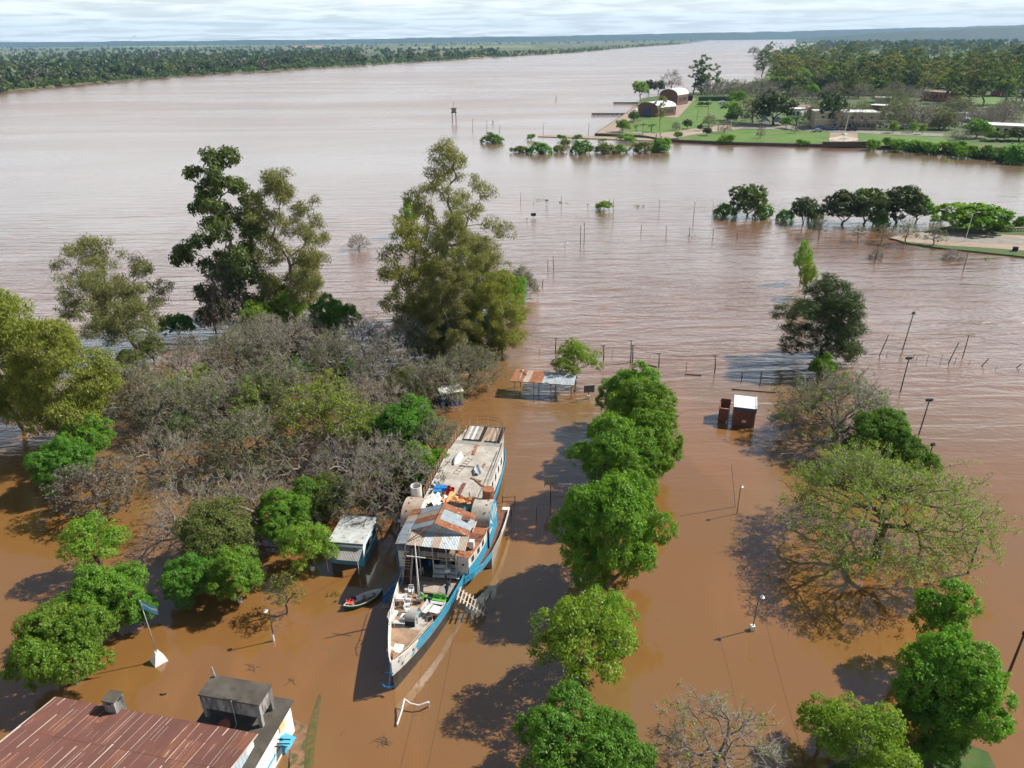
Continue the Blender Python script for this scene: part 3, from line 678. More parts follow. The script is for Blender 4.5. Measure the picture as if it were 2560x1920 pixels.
# ---- eucalypts
ea = eucalypt('eucalypt_dark', 51, h=35, wid=9.5, leafm=L_EUCD, nl=44, base=0.14, size=0.7, aspect=0.42, dens=1.0, droop=0.8)
eb = eucalypt('eucalypt_olive', 52, h=31, wid=9.5, nl=66, base=0.12, dens=1.05, per=28, size=0.48, lobe_r=(1.2, 2.3), spread=1.05)
ec = eucalypt('eucalypt_tall', 53, h=38, wid=11.5, nl=74, base=0.18, dens=0.9, per=26, size=0.48, lobe_r=(1.1, 2.3), spread=1.1)
ed = eucalypt('eucalypt_droop', 54, h=24, wid=7.0, leafm=L_WILLOW, nl=44, base=0.12, dens=1.1, droop=2.0, per=26, size=0.46, lobe_r=(1.1, 2.2), spread=1.0)
EU = 'tall eucalyptus trees'
plant(ea, 'eucalyptus_tree', 'dark tall eucalyptus, leftmost of the pair above the grey thicket', 'tree', tuple(P(610, 815)), 0.0, 1.0, EU)
plant(eb, 'eucalyptus_tree', 'lighter olive eucalyptus beside the dark tall one', 'tree', tuple(P(745, 812)), 1.0, 1.0, EU)
plant(ec, 'eucalyptus_tree', 'tallest eucalyptus in the middle, its top against the river', 'tree', tuple(P(1140, 815)), 2.2, 0.95, EU)
plant(eb, 'eucalyptus_tree', 'grey olive eucalyptus in front of the tallest one', 'tree', tuple(P(1150, 880)), 4.2, (.66, .66, .84), EU)
plant(ed, 'eucalyptus_tree', 'drooping yellow green eucalyptus left of the tallest one', 'tree', tuple(P(1035, 855)), 0.5, (.95, .95, 1.0), EU)
plant(ed, 'eucalyptus_tree', 'low drooping olive eucalyptus at the water edge by the open shed', 'tree', tuple(P(1225, 905)), 2.5, 0.62, EU)
plant(ed, 'eucalyptus_tree', 'narrow drooping eucalyptus filling the middle clump', 'tree', tuple(P(1090, 880)), 3.6, 0.72, EU)
el = eucalypt('eucalypt_leaning', 55, h=21, wid=9.0, nl=54, base=0.26, dens=0.95, per=24, lean=(-7, 4), size=0.46, top=0.9, lobe_r=(1.1, 2.1), spread=1.05)
plant(el, 'eucalyptus_tree', 'leaning sparse eucalyptus over the river at the left', 'tree', tuple(P(345, 885)), 0.0, 1.0, EU)
ew = eucalypt('eucalypt_near', 56, h=22, wid=8.0, leafm=L_WILLOW, nl=46, base=0.18, dens=1.4, per=28, droop=1.4, size=0.46, lobe_r=(1.5, 2.7))
plant(ew, 'eucalyptus_tree', 'broad yellow olive eucalyptus at the left edge', 'tree', tuple(P(50, 1080)), 0.4, 1.06, EU)
plant(ew, 'eucalyptus_tree', 'nearer yellow olive eucalyptus right of the edge one', 'tree', tuple(P(205, 1115)), 2.6, 0.86, EU)
sh_d = shrub('dark_shrub', 61, 3.4, 4.6, L_DEEP, nl=12, tufts=1.6)
plant(sh_d, 'dark_shrub', 'round dark shrub standing in the river behind the thicket', 'shrub', tuple(P(447, 838)), 0, 1.0)
plant(bl[2], 'broadleaf_tree', 'bright green crown under the left eucalyptus', 'tree', at_crown(210, 1080, 5), 0, 0.75)
plant(bl_d[1], 'broadleaf_tree', 'deep green crown below the yellow olive eucalyptus', 'tree', at_crown(150, 1150, 4.5), 0, 0.72)
plant(bl_l[1], 'broadleaf_tree', 'lime green crown at the foot of the eucalyptus pair', 'tree', at_crown(640, 795, 4.5), 0, 1.05)
plant(bl_l[0], 'broadleaf_tree', 'second lime green crown at the foot of the eucalyptus pair', 'tree', at_crown(715, 780, 4.5), 2, 0.9)
plant(bl_d[2], 'broadleaf_tree', 'dull green crown right of the lime green ones', 'tree', at_crown(830, 795, 5), 2, 0.95)
plant(bl[1], 'broadleaf_tree', 'bright green crown among the middle eucalyptus clump', 'tree', at_crown(1262, 715, 6), 2, 0.85)
plant(bl_l[0], 'poplar_tree', 'pale green upright crown behind the middle eucalyptus clump', 'tree', tuple(P(1030, 590)), 1, (0.7, 0.7, 1.2))
# ---- bare trees of the thicket
bd = [dome('bare_a', 71, 6.0, 9.0, leaf_frac=0.03, leafm=L_OLIVE, bark=M_BARK), dome('bare_b', 72, 5.4, 8.2, leaf_frac=0.10, leafm=L_OLIVE, bark=M_BARK), dome('bare_c', 73, 5.0, 7.6, leaf_frac=0.18, leafm=L_OLIVE, bark=M_BARK, per=8)]
bsp = dome('bare_sparse', 81, 5.6, 6.0, n=260, twig=3, trunk_h=1.6, jit=.35, leaf_frac=.05, leafm=L_OLIVE)
bdg = dome('bare_greening', 74, 6.2, 9.2, n=620, leaf_frac=0.42, leafm=L_TIPA, per=9, size=0.24, leaf_top=0.5, bark=M_BARK)
bd.append(bsp)
BT = 'leafless grey trees of the thicket'
bare_spots = [(470, 905, 0, 'behind the leaning eucalyptus'), (585, 872, 1, 'under the dark eucalyptus'), (700, 858, 0, 'with a pale top below the olive eucalyptus'), (835, 872, 1, 'left of the middle eucalyptus clump'),
              (960, 905, 0, 'at the foot of the drooping eucalyptus'), (1085, 935, 1, 'behind the blue hut'), (1170, 890, 2, 'under the low drooping eucalyptus'), (425, 1000, 1, 'beside the left edge eucalyptus pair'),
              (560, 975, 0, 'in the middle of the thicket'), (690, 950, 1, 'behind the green domed tree'), (930, 990, 0, 'right of the green domed tree'), (1085, 1075, 2, 'reaching over the blue hut'),
              (470, 1105, 3, 'above the brown water opening'), (610, 1085, 2, 'with a dark forked trunk in the opening'), (390, 1085, 3, 'next to the nearer eucalyptus'), (970, 1185, 0, 'with dense silvery twigs behind the white kiosk'),
              (480, 1230, 3, 'low and thin before the olive tree'), (620, 1210, 3, 'low and flat left of the kiosk trees'), (880, 1120, 3, 'between the domed tree and the ship'), (330, 960, 2, 'low by the river bank'),
              (640, 822, 1, 'at the back of the thicket near the eucalyptus pair'), (770, 815, 2, 'at the back of the thicket in its middle'), (905, 828, 0, 'at the back of the thicket near the drooping eucalyptus'), (1015, 838, 1, 'under the middle eucalyptus clump'), (740, 1110, 3, 'with a black fork left of the domed tree')]
for i, (x, y, k, w) in enumerate(bare_spots):
    plant(bd[k], 'bare_tree', 'leafless grey tree ' + w, 'tree', at_crown(x, y, 5.6), R_.random() * 6.3, R_.uniform(0.9, 1.12), BT)
plant(bdg, 'domed_tree', 'domed grey tree with a lime green cap amid the thicket', 'tree', at_crown(815, 1035, 6), 0.5, 1.12)
bb = dome('bare_brown', 75, 4.6, 6.6, n=420, tl=0.7, twig=5, leaf_frac=0.16, leafm=L_FARG, per=6, size=0.3, twigm=M_TWIG_BR)
plant(bb, 'bare_tree', 'brownish dense leafless tree in the left shade', 'tree', at_crown(225, 1205, 4.5), 0.5, 1.0)
plant(bb, 'bare_tree', 'dark brown twiggy tree below the dark eucalyptus', 'tree', at_crown(560, 745, 8), 1.5, (0.9, 0.9, 2.0))
plant(dome('bare_bush', 76, 3.0, 4.2, trunk_h=0.6, n=200), 'bare_bush', 'small leafless bush in the river between the eucalyptus groups', 'shrub', tuple(P(897, 622)), 0, 1.0)
plant(bd[2], 'bare_tree', 'leafless tree in the water right of the middle eucalyptus clump', 'tree', at_crown(1300, 690, 4.5), 0, 0.8)
# right bare tree and the umbrella tree
plant(dome('bare_wide', 77, 8.2, 9.5, n=1150, leaf_frac=0.03, leafm=L_GREEN, per=14, size=0.25, trunk_h=2.5, twig=7, tr=.024), 'bare_tree', 'wide leafless grey tree between brick hut and floodlight', 'tree', at_crown(2105, 1015, 5.5), 0.8, 1.0)
um = dome('umbrella', 78, 10.7, 10.6, trunk_h=3.8, n=1250, twig=3, tl=0.9, leafm=L_TIPA, leaf_frac=0.6, per=7, size=0.2, bark=M_BARK, twigm=M_TWIG, shell=(0.6, 1.0), zlow=0.40, spread=0.45, rmax=0.5)
plant(um, 'umbrella_tree', 'great spreading umbrella tree with a thin lime green canopy', 'tree', tuple(P(2188, 1388)), 0.2, 1.0)
plant(dome('bare_near', 79, 5.0, 7.0, n=340, tr=0.02, jit=0.3, leaf_frac=0.03, leafm=L_TIPA), 'bare_tree', 'pale leafless tree at the lower edge of the picture', 'tree', at_crown(1800, 1850, 4.0), 0.5, 0.95)

# green undergrowth inside the thicket, more of the middle eucalyptus belt
for x, y, zc, pr, sc, lab in ((660, 905, 2.5, bl_d[2], .45, 'green bush low in the thicket below the olive eucalyptus'), (745, 930, 2.5, bl[2], .5, 'green bush just behind the domed tree'), (525, 1010, 2.5, bl_d[1], .5, 'green bush in the heart of the thicket'), (640, 1010, 2.5, bl_d[2], .45, 'dull green bush left of the domed tree'), (880, 925, 3, bl_d[2], .5, 'green bush right behind the domed tree'), (450, 1060, 2.5, bl_d[2], .45, 'green bush by the nearer eucalyptus'), (700, 985, 2, olive, .5, 'olive bush left under the domed tree'), (1010, 960, 3, olive, .6, 'olive bush behind the blue hut'), (815, 1250, 2.5, olive, .6, 'olive bush behind the kiosk roof')):
    plant(pr, 'undergrowth_bush', lab, 'bush', at_crown(x, y, zc), R_.random() * 6, sc, 'green undergrowth of the thicket')
plant(eb, 'eucalyptus_tree', 'feathery olive eucalyptus at the right of the middle clump', 'tree', tuple(P(1205, 850)), 2.9, 0.66, EU)
plant(ed, 'eucalyptus_tree', 'drooping eucalyptus nearest the shed in the middle clump', 'tree', tuple(P(1258, 885)), 5.0, (.72, .72, .66), EU)
plant(eb, 'eucalyptus_tree', 'grey olive eucalyptus nearest the camera in the middle clump', 'tree', tuple(P(1125, 915)), 0.7, (.6, .6, .62), EU)

plant(el, 'eucalyptus_tree', 'second leaning stem beside the sparse eucalyptus over the river', 'tree', tuple(P(362, 900)), 0.5, 0.8, EU)
for x, y, sc, lab in ((385, 905, .8, 'olive shrub at the foot of the leaning eucalyptus'), (330, 925, .7, 'olive shrub left of the leaning eucalyptus foot'), (540, 830, 1.0, 'dark shrub below the dark tall eucalyptus'), (690, 835, 1.1, 'dark shrub below the olive eucalyptus'), (1075, 905, 1.2, 'dark shrub under the middle eucalyptus clump'), (1150, 905, 1.0, 'dark shrub right under the middle eucalyptus clump')):
    plant(olive, 'undergrowth_bush', lab, 'bush', tuple(P(x, y)), R_.random() * 6, sc * .62, 'green undergrowth of the thicket')

for x, y, sc, lab in ((640, 975, .78, 'half leafed grey green tree left behind the domed one'), (475, 965, .8, 'half leafed grey green tree near the edge eucalyptus pair'), (930, 1055, .7, 'half leafed tree between the domed tree and the dark green one')):
    plant(bdg, 'half_leafed_tree', lab, 'tree', at_crown(x, y, 5.2), R_.random() * 6, sc)
# ------------------------------------------------------------------ the grounded steamer
SHIP_ORG, SHIP_RZ = Vector((-10.7, 47.1, 0)), math.radians(-10.55)
_ax = Vector((math.sin(-SHIP_RZ), math.cos(SHIP_RZ), 0)); _rt = Vector((_ax.y, -_ax.x, 0))
def z1(X, Y): return (960 + X / 6.38, 1040 + Y / 6.38)
def z2(X, Y): return (960 + X / 6.38, 1220 + Y / 6.38)
def z3(X, Y): return (930 + X / 4.365, 1360 + Y / 4.365)
def onship(p, z):
    """spot of the photograph on a deck at height z, in ship coordinates (across, along)"""
    d = P(p[0], p[1], z) - SHIP_ORG; return Vector((d.dot(_rt), d.dot(_ax), z))
def ship2w(v): return SHIP_ORG + _rt * v[0] + _ax * v[1] + Vector((0, 0, v[2]))

M_HULLD = mat('black_hull', (0.030, 0.028, 0.027), (0.055, 0.045, 0.038), scale=1.2, detail=6, rough=0.6, c3=(0.11, 0.05, 0.028), s3=3, l3=0.6, h3=0.75)
M_CYAN = mat('cyan_hull_paint', (0.03, 0.30, 0.48), (0.045, 0.24, 0.37), scale=1.5, detail=7, rough=0.45, c3=(0.18, 0.09, 0.05), s3=4.0, l3=0.68, h3=0.74)
M_BLUE = mat('worn_blue_paint', (0.025, 0.12, 0.30), (0.03, 0.17, 0.36), scale=2, detail=6, rough=0.5, c3=(0.12, 0.10, 0.09), s3=5, l3=0.66, h3=0.72)
M_WHITE = mat('dirty_white_paint', (0.66, 0.65, 0.62), (0.50, 0.48, 0.44), scale=1.3, detail=7, rough=0.6, stretch=(1, 1, .35), c3=(0.26, 0.17, 0.11), s3=2.6, l3=0.60, h3=0.72)
M_WHITEC = mat('clean_white', (0.68, 0.68, 0.67), (0.58, 0.58, 0.57), scale=3, rough=0.5)
M_PLASTIC = mat('white_plastic', (0.60, 0.60, 0.60), (0.50, 0.50, 0.49), scale=4, rough=0.4)
M_DECK = mat('sandy_deck', (0.36, 0.235, 0.15), (0.25, 0.16, 0.10), scale=0.9, detail=7, c3=(0.13, 0.08, 0.055), s3=2.2, l3=0.55, h3=0.72, bump=0.008)
M_DECKG = mat('dusty_grey_deck', (0.43, 0.395, 0.345), (0.31, 0.275, 0.235), scale=0.8, detail=8, c3=(0.17, 0.14, 0.11), s3=2.6, l3=0.6, h3=0.75, bump=0.006)
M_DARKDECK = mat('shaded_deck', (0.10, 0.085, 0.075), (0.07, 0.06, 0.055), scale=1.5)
M_RUST = mat('rusty_sheet', (0.23, 0.075, 0.038), (0.30, 0.13, 0.06), scale=1.6, detail=7, rough=0.75, c3=(0.42, 0.30, 0.20), s3=3.0, l3=0.6, h3=0.72)
M_RUSTD = mat('dark_rust', (0.12, 0.05, 0.035), (0.18, 0.075, 0.045), scale=2.2, detail=6, rough=0.8)
M_GALV = mat('galvanised_sheet', (0.33, 0.38, 0.41), (0.25, 0.285, 0.31), scale=1.2, detail=7, rough=0.5, metal=0.1, c3=(0.27, 0.17, 0.11), s3=2.0, l3=0.58, h3=0.70)
M_TAN = mat('tan_stained_sheet', (0.36, 0.32, 0.27), (0.33, 0.23, 0.16), scale=1.4, detail=7, rough=0.6, c3=(0.24, 0.11, 0.06), s3=2.4, l3=0.62, h3=0.74)
M_GREYW = mat('grey_weathered_panel', (0.27, 0.26, 0.245), (0.19, 0.18, 0.165), scale=1.6, detail=7)
M_WOOD = mat('weathered_wood', (0.30, 0.20, 0.13), (0.20, 0.13, 0.085), scale=2, detail=6, stretch=(1, 0.2, 1))
M_WOODG = mat('grey_wood', (0.40, 0.35, 0.29), (0.27, 0.23, 0.19), scale=2, detail=6, stretch=(1, 0.2, 1))
M_BLACK = mat('dark_opening', (0.012, 0.012, 0.014), (0.02, 0.02, 0.022), scale=2)
M_GLASS = mat('dark_window_glass', (0.015, 0.03, 0.05), (0.02, 0.045, 0.075), scale=1, rough=0.1, spec=0.5)
M_STEEL = mat('grey_steel_pipe', (0.42, 0.42, 0.42), (0.30, 0.28, 0.26), scale=3, rough=0.45, c3=(0.2, 0.1, 0.06), s3=6, l3=0.62, h3=0.7)
M_RAILW = mat('cream_rail', (0.62, 0.55, 0.45), (0.45, 0.36, 0.27), scale=4, rough=0.6)
M_TEAL = mat('teal_paint', (0.05, 0.22, 0.26), (0.04, 0.15, 0.18), scale=3)
M_LIME = mat('lime_green_cloth', (0.13, 0.50, 0.06), (0.10, 0.42, 0.05), scale=3)
M_GREENP = mat('dark_green_paint', (0.02, 0.13, 0.045), (0.015, 0.09, 0.03), scale=3, rough=0.4)
M_ORANGE = mat('orange_tarpaulin', (0.55, 0.24, 0.08), (0.62, 0.33, 0.15), scale=1.5, detail=5)
M_CREAMT = mat('cream_tarpaulin', (0.66, 0.54, 0.42), (0.72, 0.63, 0.53), scale=1.2, detail=5)
M_RED = mat('red_plastic', (0.42, 0.05, 0.025), (0.32, 0.035, 0.02), scale=3, rough=0.45)
M_BLUEP = mat('blue_plastic', (0.02, 0.15, 0.42), (0.03, 0.22, 0.5), scale=3, rough=0.4)

ship = thing('steamboat', 'old blue and white paddle steamer aground in the flooded park', 'boat', SHIP_ORG, SHIP_RZ)
ST = [0, .6, 1.5, 3, 5, 7, 9, 11, 13, 16, 20, 26, 32, 36, 38.5, 40, 40.8]
TOP = [.04, .35, .75, 1.3, 1.95, 2.45, 2.8, 3.05, 3.3, 3.45, 3.5, 3.5, 3.45, 3.2, 2.7, 1.9, .5]
WL = [.02, .22, .52, 1.0, 1.6, 2.1, 2.5, 2.8, 3.05, 3.2, 3.3, 3.3, 3.2, 2.8, 2.0, 1.1, .2]
ZT = [3.4, 3.28, 3.12, 2.95, 2.8, 2.7, 2.64, 2.6, 2.56, 2.5, 2.45, 2.45, 2.45, 2.5, 2.55, 2.6, 2.6]
ZB = [1.85, 1.82, 1.8, 1.75, 1.72, 1.7, 1.68, 1.66, 1.65, 1.65, 1.65, 1.65, 1.65, 1.65, 1.7, 1.75, 1.8]
def ip(a, s): return float(np.interp(s, ST, a))
m = MB(); k = len(ST); V = []
for i in range(k):
    wb = WL[i] + (TOP[i] - WL[i]) * 0.75
    V += [(-WL[i] * .8, ST[i] + (.5 if i == 0 else 0), -1.0), (-WL[i], ST[i] + (.15 if i == 0 else 0), 0.0), (-wb, ST[i], ZB[i]), (wb, ST[i], ZB[i]), (WL[i], ST[i] + (.15 if i == 0 else 0), 0.0), (WL[i] * .8, ST[i] + (.5 if i == 0 else 0), -1.0)]
Fq = []
for i in range(k - 1):
    for j in range(5):
        if j != 2: Fq.append((i * 6 + j, (i + 1) * 6 + j, (i + 1) * 6 + j + 1, i * 6 + j + 1))
Fq.append(tuple((k - 1) * 6 + j for j in range(6)))
m.add(V, Fq); m.build('hull', M_HULLD, ship)
def strake(s0, s1, side, material, name='bulwark', zlo=None):
    ss = sorted({s0, s1} | {s for s in ST if s0 < s < s1}); V = []; Fq = []
    for s in ss:
        wb = (ip(WL, s) + (ip(TOP, s) - ip(WL, s)) * 0.75); wt_ = ip(TOP, s)
        V += [(side * (wb + .015), s, ip(ZB, s) - .06), (side * (wt_ + .015), s, ip(ZT, s)), (side * max(wt_ - .07, .005), s, ip(ZT, s)), (side * max(wb - .07, .004), s, ip(ZB, s) - .06)]
    for i in range(len(ss) - 1):
        for j in range(4):
            a, b = i * 4 + j, i * 4 + (j + 1) % 4; Fq.append((a, b, b + 4, a + 4))
    n = len(V); Fq += [(0, 1, 2, 3), (n - 4, n - 3, n - 2, n - 1)]
    return MB().add(V, Fq).build(name, material, ship)
for sd in (1, -1):
    strake(0, 3.4, sd, M_WHITE); strake(3.4, 13.0, sd, M_CYAN if sd > 0 else M_WHITE); strake(13.0, 40.8, sd, M_CYAN)
    # blue wedge where the white bow ends
    b = MB(); s0, s1 = 2.2, 3.45
    w0 = lambda s, t: (sd * (ip(WL, s) + (ip(TOP, s) - ip(WL, s)) * (0.75 + .25 * t) + .025), s, ip(ZB, s) + (ip(ZT, s) - ip(ZB, s)) * t)
    b.add([w0(s0, .02), w0(s1, .02), w0(s1, .97)], [(0, 1, 2)]); b.build('paint_wedge', M_CYAN, ship)
    # hawse hole and rubbing strip
    h = MB(); c = Vector(w0(1.2, .35)); h.tube([c - Vector((sd * .05, 0, 0)), c + Vector((sd * .06, 0, 0))], .13, 8); h.build('hawse_pipe', M_CYAN, ship)
    h = MB(); c = Vector(w0(2.6, .6)); h.tube([c - Vector((sd * .05, 0, 0)), c + Vector((sd * .05, 0, 0))], .11, 8); h.build('porthole', M_BLACK, ship)
    h = MB(); c = Vector(w0(.75, .7)); h.tube([c - Vector((sd * .05, 0, 0)), c + Vector((sd * .05, 0, 0))], .07, 8); h.build('porthole', M_BLACK, ship)
# faded name on the starboard bow: three worn strokes, no longer readable
for i, (s, t, l) in enumerate(((1.55, .62, .16), (1.78, .66, .2), (2.0, .6, .14))):
    c = Vector((ip(WL, s) + (ip(TOP, s) - ip(WL, s)) * (0.75 + .25 * t) + .02, s, ip(ZB, s) + (ip(ZT, s) - ip(ZB, s)) * t))
    MB().bar(c - Vector((.03, .03, l / 2)), c + Vector((.03, .05, l / 2)), .03, .05).build('worn_letter', M_GREYW, ship)
# foredeck
poly = [(ip(TOP, s) - .06, s) for s in (.5, 1.5, 3, 5, 7, 9, 11, 13)]; poly = poly + [(-x, y) for x, y in poly[::-1]]
MB().prism(poly, 1.70, 1.80).build('foredeck', M_DECK, ship)
for (a, b_, z) in (((-1.1, 10.9, 1.815), (1.0, 12.3, 1.815), 0), ((1.1, 10.8, 1.815), (2.6, 12.2, 1.815), 1), ((-1.6, 5.6, 1.812), (1.2, 8.6, 1.812), 2)):
    MB().box(a[0], b_[0], a[1], b_[1], 1.795, a[2]).build('deck_board', [M_TAN, M_GREYW, M_DECKG][z], ship)
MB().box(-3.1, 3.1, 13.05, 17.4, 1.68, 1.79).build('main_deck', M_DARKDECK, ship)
# sponsons: the guards that carry the paddle boxes
SPS = [12.9, 14, 15.5, 17.5, 20, 23, 25.6]; SPR = [3.3, 4.0, 4.7, 5.2, 5.5, 5.6, 5.55]
def spr(s): return float(np.interp(s, SPS, SPR))
for sd in (1, -1):
    poly = [(sd * r, s) for r, s in zip(SPR, SPS)] + [(sd * 3.0, 25.6), (sd * 3.0, 12.9)]
    if sd < 0: poly = poly[::-1]
    MB().prism(poly, 1.72, 1.96).build('sponson', M_RUSTD, ship)
    for (a, b_, mt_) in ((12.9, 17.5, M_CYAN), (17.5, 21.0, M_WOODG), (21.0, 25.6, M_WHITE)):
        ss = [a] + [s for s in SPS if a < s < b_] + [b_]; w = MB(); V = []; Fq = []
        for s in ss: V += [(sd * spr(s), s, 1.5), (sd * (spr(s) + .12), s, 2.42), (sd * (spr(s) + .04), s, 2.42), (sd * (spr(s) - .08), s, 1.5)]
        for i in range(len(ss) - 1):
            for j in range(4):
                p, q = i * 4 + j, i * 4 + (j + 1) % 4; Fq.append((p, q, q + 4, p + 4))
        n = len(V); Fq += [(0, 1, 2, 3), (n - 4, n - 3, n - 2, n - 1)]
        w.add(V, Fq).build('guard_rail', mt_, ship)
    # side house following the guard
    HS = [13.4, 14.5, 16, 17.5, 18.6]; HR = [3.72, 4.02, 4.32, 4.5, 4.58]
    for (za, zb_, mt_, off) in ((1.97, 3.2, M_CYAN if sd > 0 else M_BLUE, .012), (3.2, 4.56, M_WHITE, 0)):
        V = []; Fq = []
        for s, r in zip(HS, HR): V += [(sd * (r + off), s, za), (sd * (r + off), s, zb_)]
        for i in range(len(HS) - 1): Fq.append((2 * i, 2 * i + 2, 2 * i + 3, 2 * i + 1))
        w = MB().add(V, Fq); q = w.v; nn = len(q); w.v += [(x - sd * .09, y, z) for x, y, z in q[:nn]]; w.f += [tuple(i + nn for i in f[::-1]) for f in Fq]
        w.f += [(0, 1, nn + 1, nn), (nn - 2, nn - 1, 2 * nn - 1, 2 * nn - 2)]; w.build('side_wall', mt_, ship)
    MB().box(min(sd * 2.55, sd * 3.7), max(sd * 2.55, sd * 3.7), 13.4, 13.5, 1.97, 4.56).build('front_wall', M_WHITE, ship)
    c = (sd * 3.15, 13.38, 3.6); MB().tube([c, (c[0], 13.36, 3.6)], .13, 10).build('porthole', M_BLACK, ship)
    for s in (14.25, 15.6, 16.9):
        r = float(np.interp(s, HS, HR)); w = MB(); dr = (float(np.interp(s + .35, HS, HR)) - r)
        o = link('window', MB().bar((sd * (r + .015 - dr * .7), s - .25, 3.85), (sd * (r + .015 + dr * .7), s + .25, 3.85), .05, .62).mesh('window', M_GLASS), ship)
    pl = [(sd * 2.45, 13.25, 4.68), (sd * 3.85, 13.25, 4.62), (sd * 4.45, 16, 4.62), (sd * 4.72, 18.6, 4.62), (sd * 2.45, 18.6, 4.68)]
    for j in range(4):
        sA, sB = 13.25 + j * 1.34, 13.25 + (j + 1) * 1.34; g = .012
        rA = float(np.interp(sA, [13.25, 16, 18.6], [3.85, 4.45, 4.72])); rB = float(np.interp(sB, [13.25, 16, 18.6], [3.85, 4.45, 4.72]))
        MB().plate([(sd * 2.45, sA + g, 4.70), (sd * rA, sA + g, 4.62), (sd * rB, sB - g, 4.62), (sd * 2.45, sB - g, 4.70)], .05).build('roof_sheet', (M_RUST, M_RUST, M_RUSTD, M_RUST)[j] if sd > 0 else (M_GREYW, M_GREYW, M_RUSTD, M_GREYW)[j], ship)
    # paddle box: arched cover with a painted outer face
    C0, HL = 20.6 if sd > 0 else 19.6, 2.1; n = 12; V = []; Fq = []
    for i in range(n + 1):
        a = math.pi * i / n; s = C0 - HL * math.cos(a); z = 4.1 + 2.3 * math.sin(a) ** .8
        V += [(sd * 2.7, s, z), (sd * 4.78, s, z)]
    for i in range(n): Fq.append((2 * i, 2 * i + 2, 2 * i + 3, 2 * i + 1))
    MB().add(V, Fq).build('paddle_box', M_TAN if sd < 0 else M_DECKG, ship, smooth=True)
    for rr, mt_, nm in ((4.74, M_CYAN, 'paddle_box_face'), (2.74, M_WHITE, 'paddle_box_back')):
        f = MB(); vv = [(sd * rr, V[2 * i][1], V[2 * i][2] - .02) for i in range(n + 1)] + [(sd * rr, C0 + HL, 2.0), (sd * rr, C0 - HL, 2.0)]
        vo = [(x + sd * .06, y, z) for x, y, z in vv]; nn = len(vv)
        f.add(vv + vo, [tuple(range(nn)), tuple(range(nn, 2 * nn))[::-1]] + [(i, (i + 1) % nn, nn + (i + 1) % nn, nn + i) for i in range(nn)]).build(nm, mt_, ship)
    for i in range(0, n, 2):
        a0, a1 = math.pi * (i + .15) / n, math.pi * (i + .95) / n; e = lambda a, t: (sd * 4.812, C0 - HL * .94 * t * math.cos(a), 3.6 + 2.55 * t * math.sin(a))
        MB().add([e(a0, .35), e(a0, 1), e(a1, 1), e(a1, .35)], [(0, 1, 2, 3)]).build('fan_board', M_WHITE, ship)
    for i, (u, v_) in enumerate(((.25, -.7), (.25, 0), (.25, .7))):
        MB().lathe([(.12, 0), (.12, .04), (.0, .06)], 8, (sd * 4.2, C0 + v_ * 1.3 - .4, 4.1 + 2.3 * max(.05, 1 - ((v_ * 1.3 - .4) / HL) ** 2) ** .4 - .01)).build('vent_cap', M_RUSTD, ship)
# hull side panel and wheel pit under the starboard guard
MB().box(4.2, 5.2, 17.6, 23, -.6, 1.7).build('paddle_wheel_housing', M_GREYW, ship)
MB().box(-5.2, -4.2, 17.6, 23, -.6, 1.7).build('paddle_wheel_housing', M_HULLD, ship)
# balcony deck, back walls, posts, railing under the front roof
MB().box(-3.0, 2.6, 13.0, 17.4, 4.2, 4.34).build('balcony_deck', M_WOOD, ship)
MB().box(-2.9, 2.6, 15.6, 15.7, 4.34, 6.5).build('saloon_wall', M_BLUE, ship)
MB().box(-3.0, 3.0, 16.9, 17.0, 1.8, 4.2).build('bulkhead', M_BLUE, ship)
for r in (-2.7, -1.3, .1, 1.5, 2.5): MB().box(r - .05, r + .05, 13.05, 13.15, 1.8, 6.35).build('roof_post', M_STEEL, ship)
rl = MB()
for z, sg in ((4.75, .0), (5.0, .0), (5.25, .0)): rl.tube([(-2.9 + 5.4 * t, 12.98 - .02, z - .16 * math.sin(math.pi * t)) for t in np.linspace(0, 1, 9)], .022, 5)
rl.build('balcony_rail', M_STEEL, ship)
for r in (-2.0, -.7, .7, 2.0): MB().tube([(r, 12.97, 4.3), (r, 12.97, 5.2)], .03, 5).build('rail_post', M_STEEL, ship)
for (x, z, h_) in ((-1.4, 4.55, .5), (.6, 4.55, .5)): MB().box(x, x + 1.6, 13.2, 13.26, 4.36, 4.36 + h_).build('balcony_panel', M_GREYW, ship)
# roof sheets over the front
def roofsheet(a, b, c, d, mt_, wv=6): return MB().corr(a, b, c, d, wv, .022).build('roof_sheet', mt_, ship)
cols = [M_TAN, M_GALV, M_GALV, M_TAN, M_GALV, M_GALV, M_GALV]; x0, w = -2.55, .89
fr = [M_TAN, M_TAN, M_GALV, M_TAN, M_GALV, M_GALV, M_TAN]
for i in range(7):
    ov = .012 * (i % 2)
    roofsheet((x0 + i * w, 12.45, 6.12 + ov), (x0 + i * w + w + .03, 12.45, 6.12 + ov), (x0 + i * w + w + .03, 14.3, 6.66 + ov), (x0 + i * w, 14.3, 6.66 + ov), fr[i])
RG = 7.75
gb = [M_RUST, M_GALV, M_GALV, M_RUST]; ga = [M_GALV, M_RUST, M_TAN, M_GALV]
for i in range(4):
    s0, s1 = 14.15 + i * .92, 14.15 + (i + 1) * .92 + .04; ov = .012 * (i % 2)
    roofsheet((.3, s0, RG + ov), (.3, s1, RG + ov), (3.65, s1, 6.62 + ov), (3.65, s0, 6.62 + ov), gb[i], 5)
    roofsheet((.3, s0, RG + ov), (.3, s1, RG + ov), (-2.3, s1, 6.72 + ov), (-2.3, s0, 6.72 + ov), ga[i], 5)
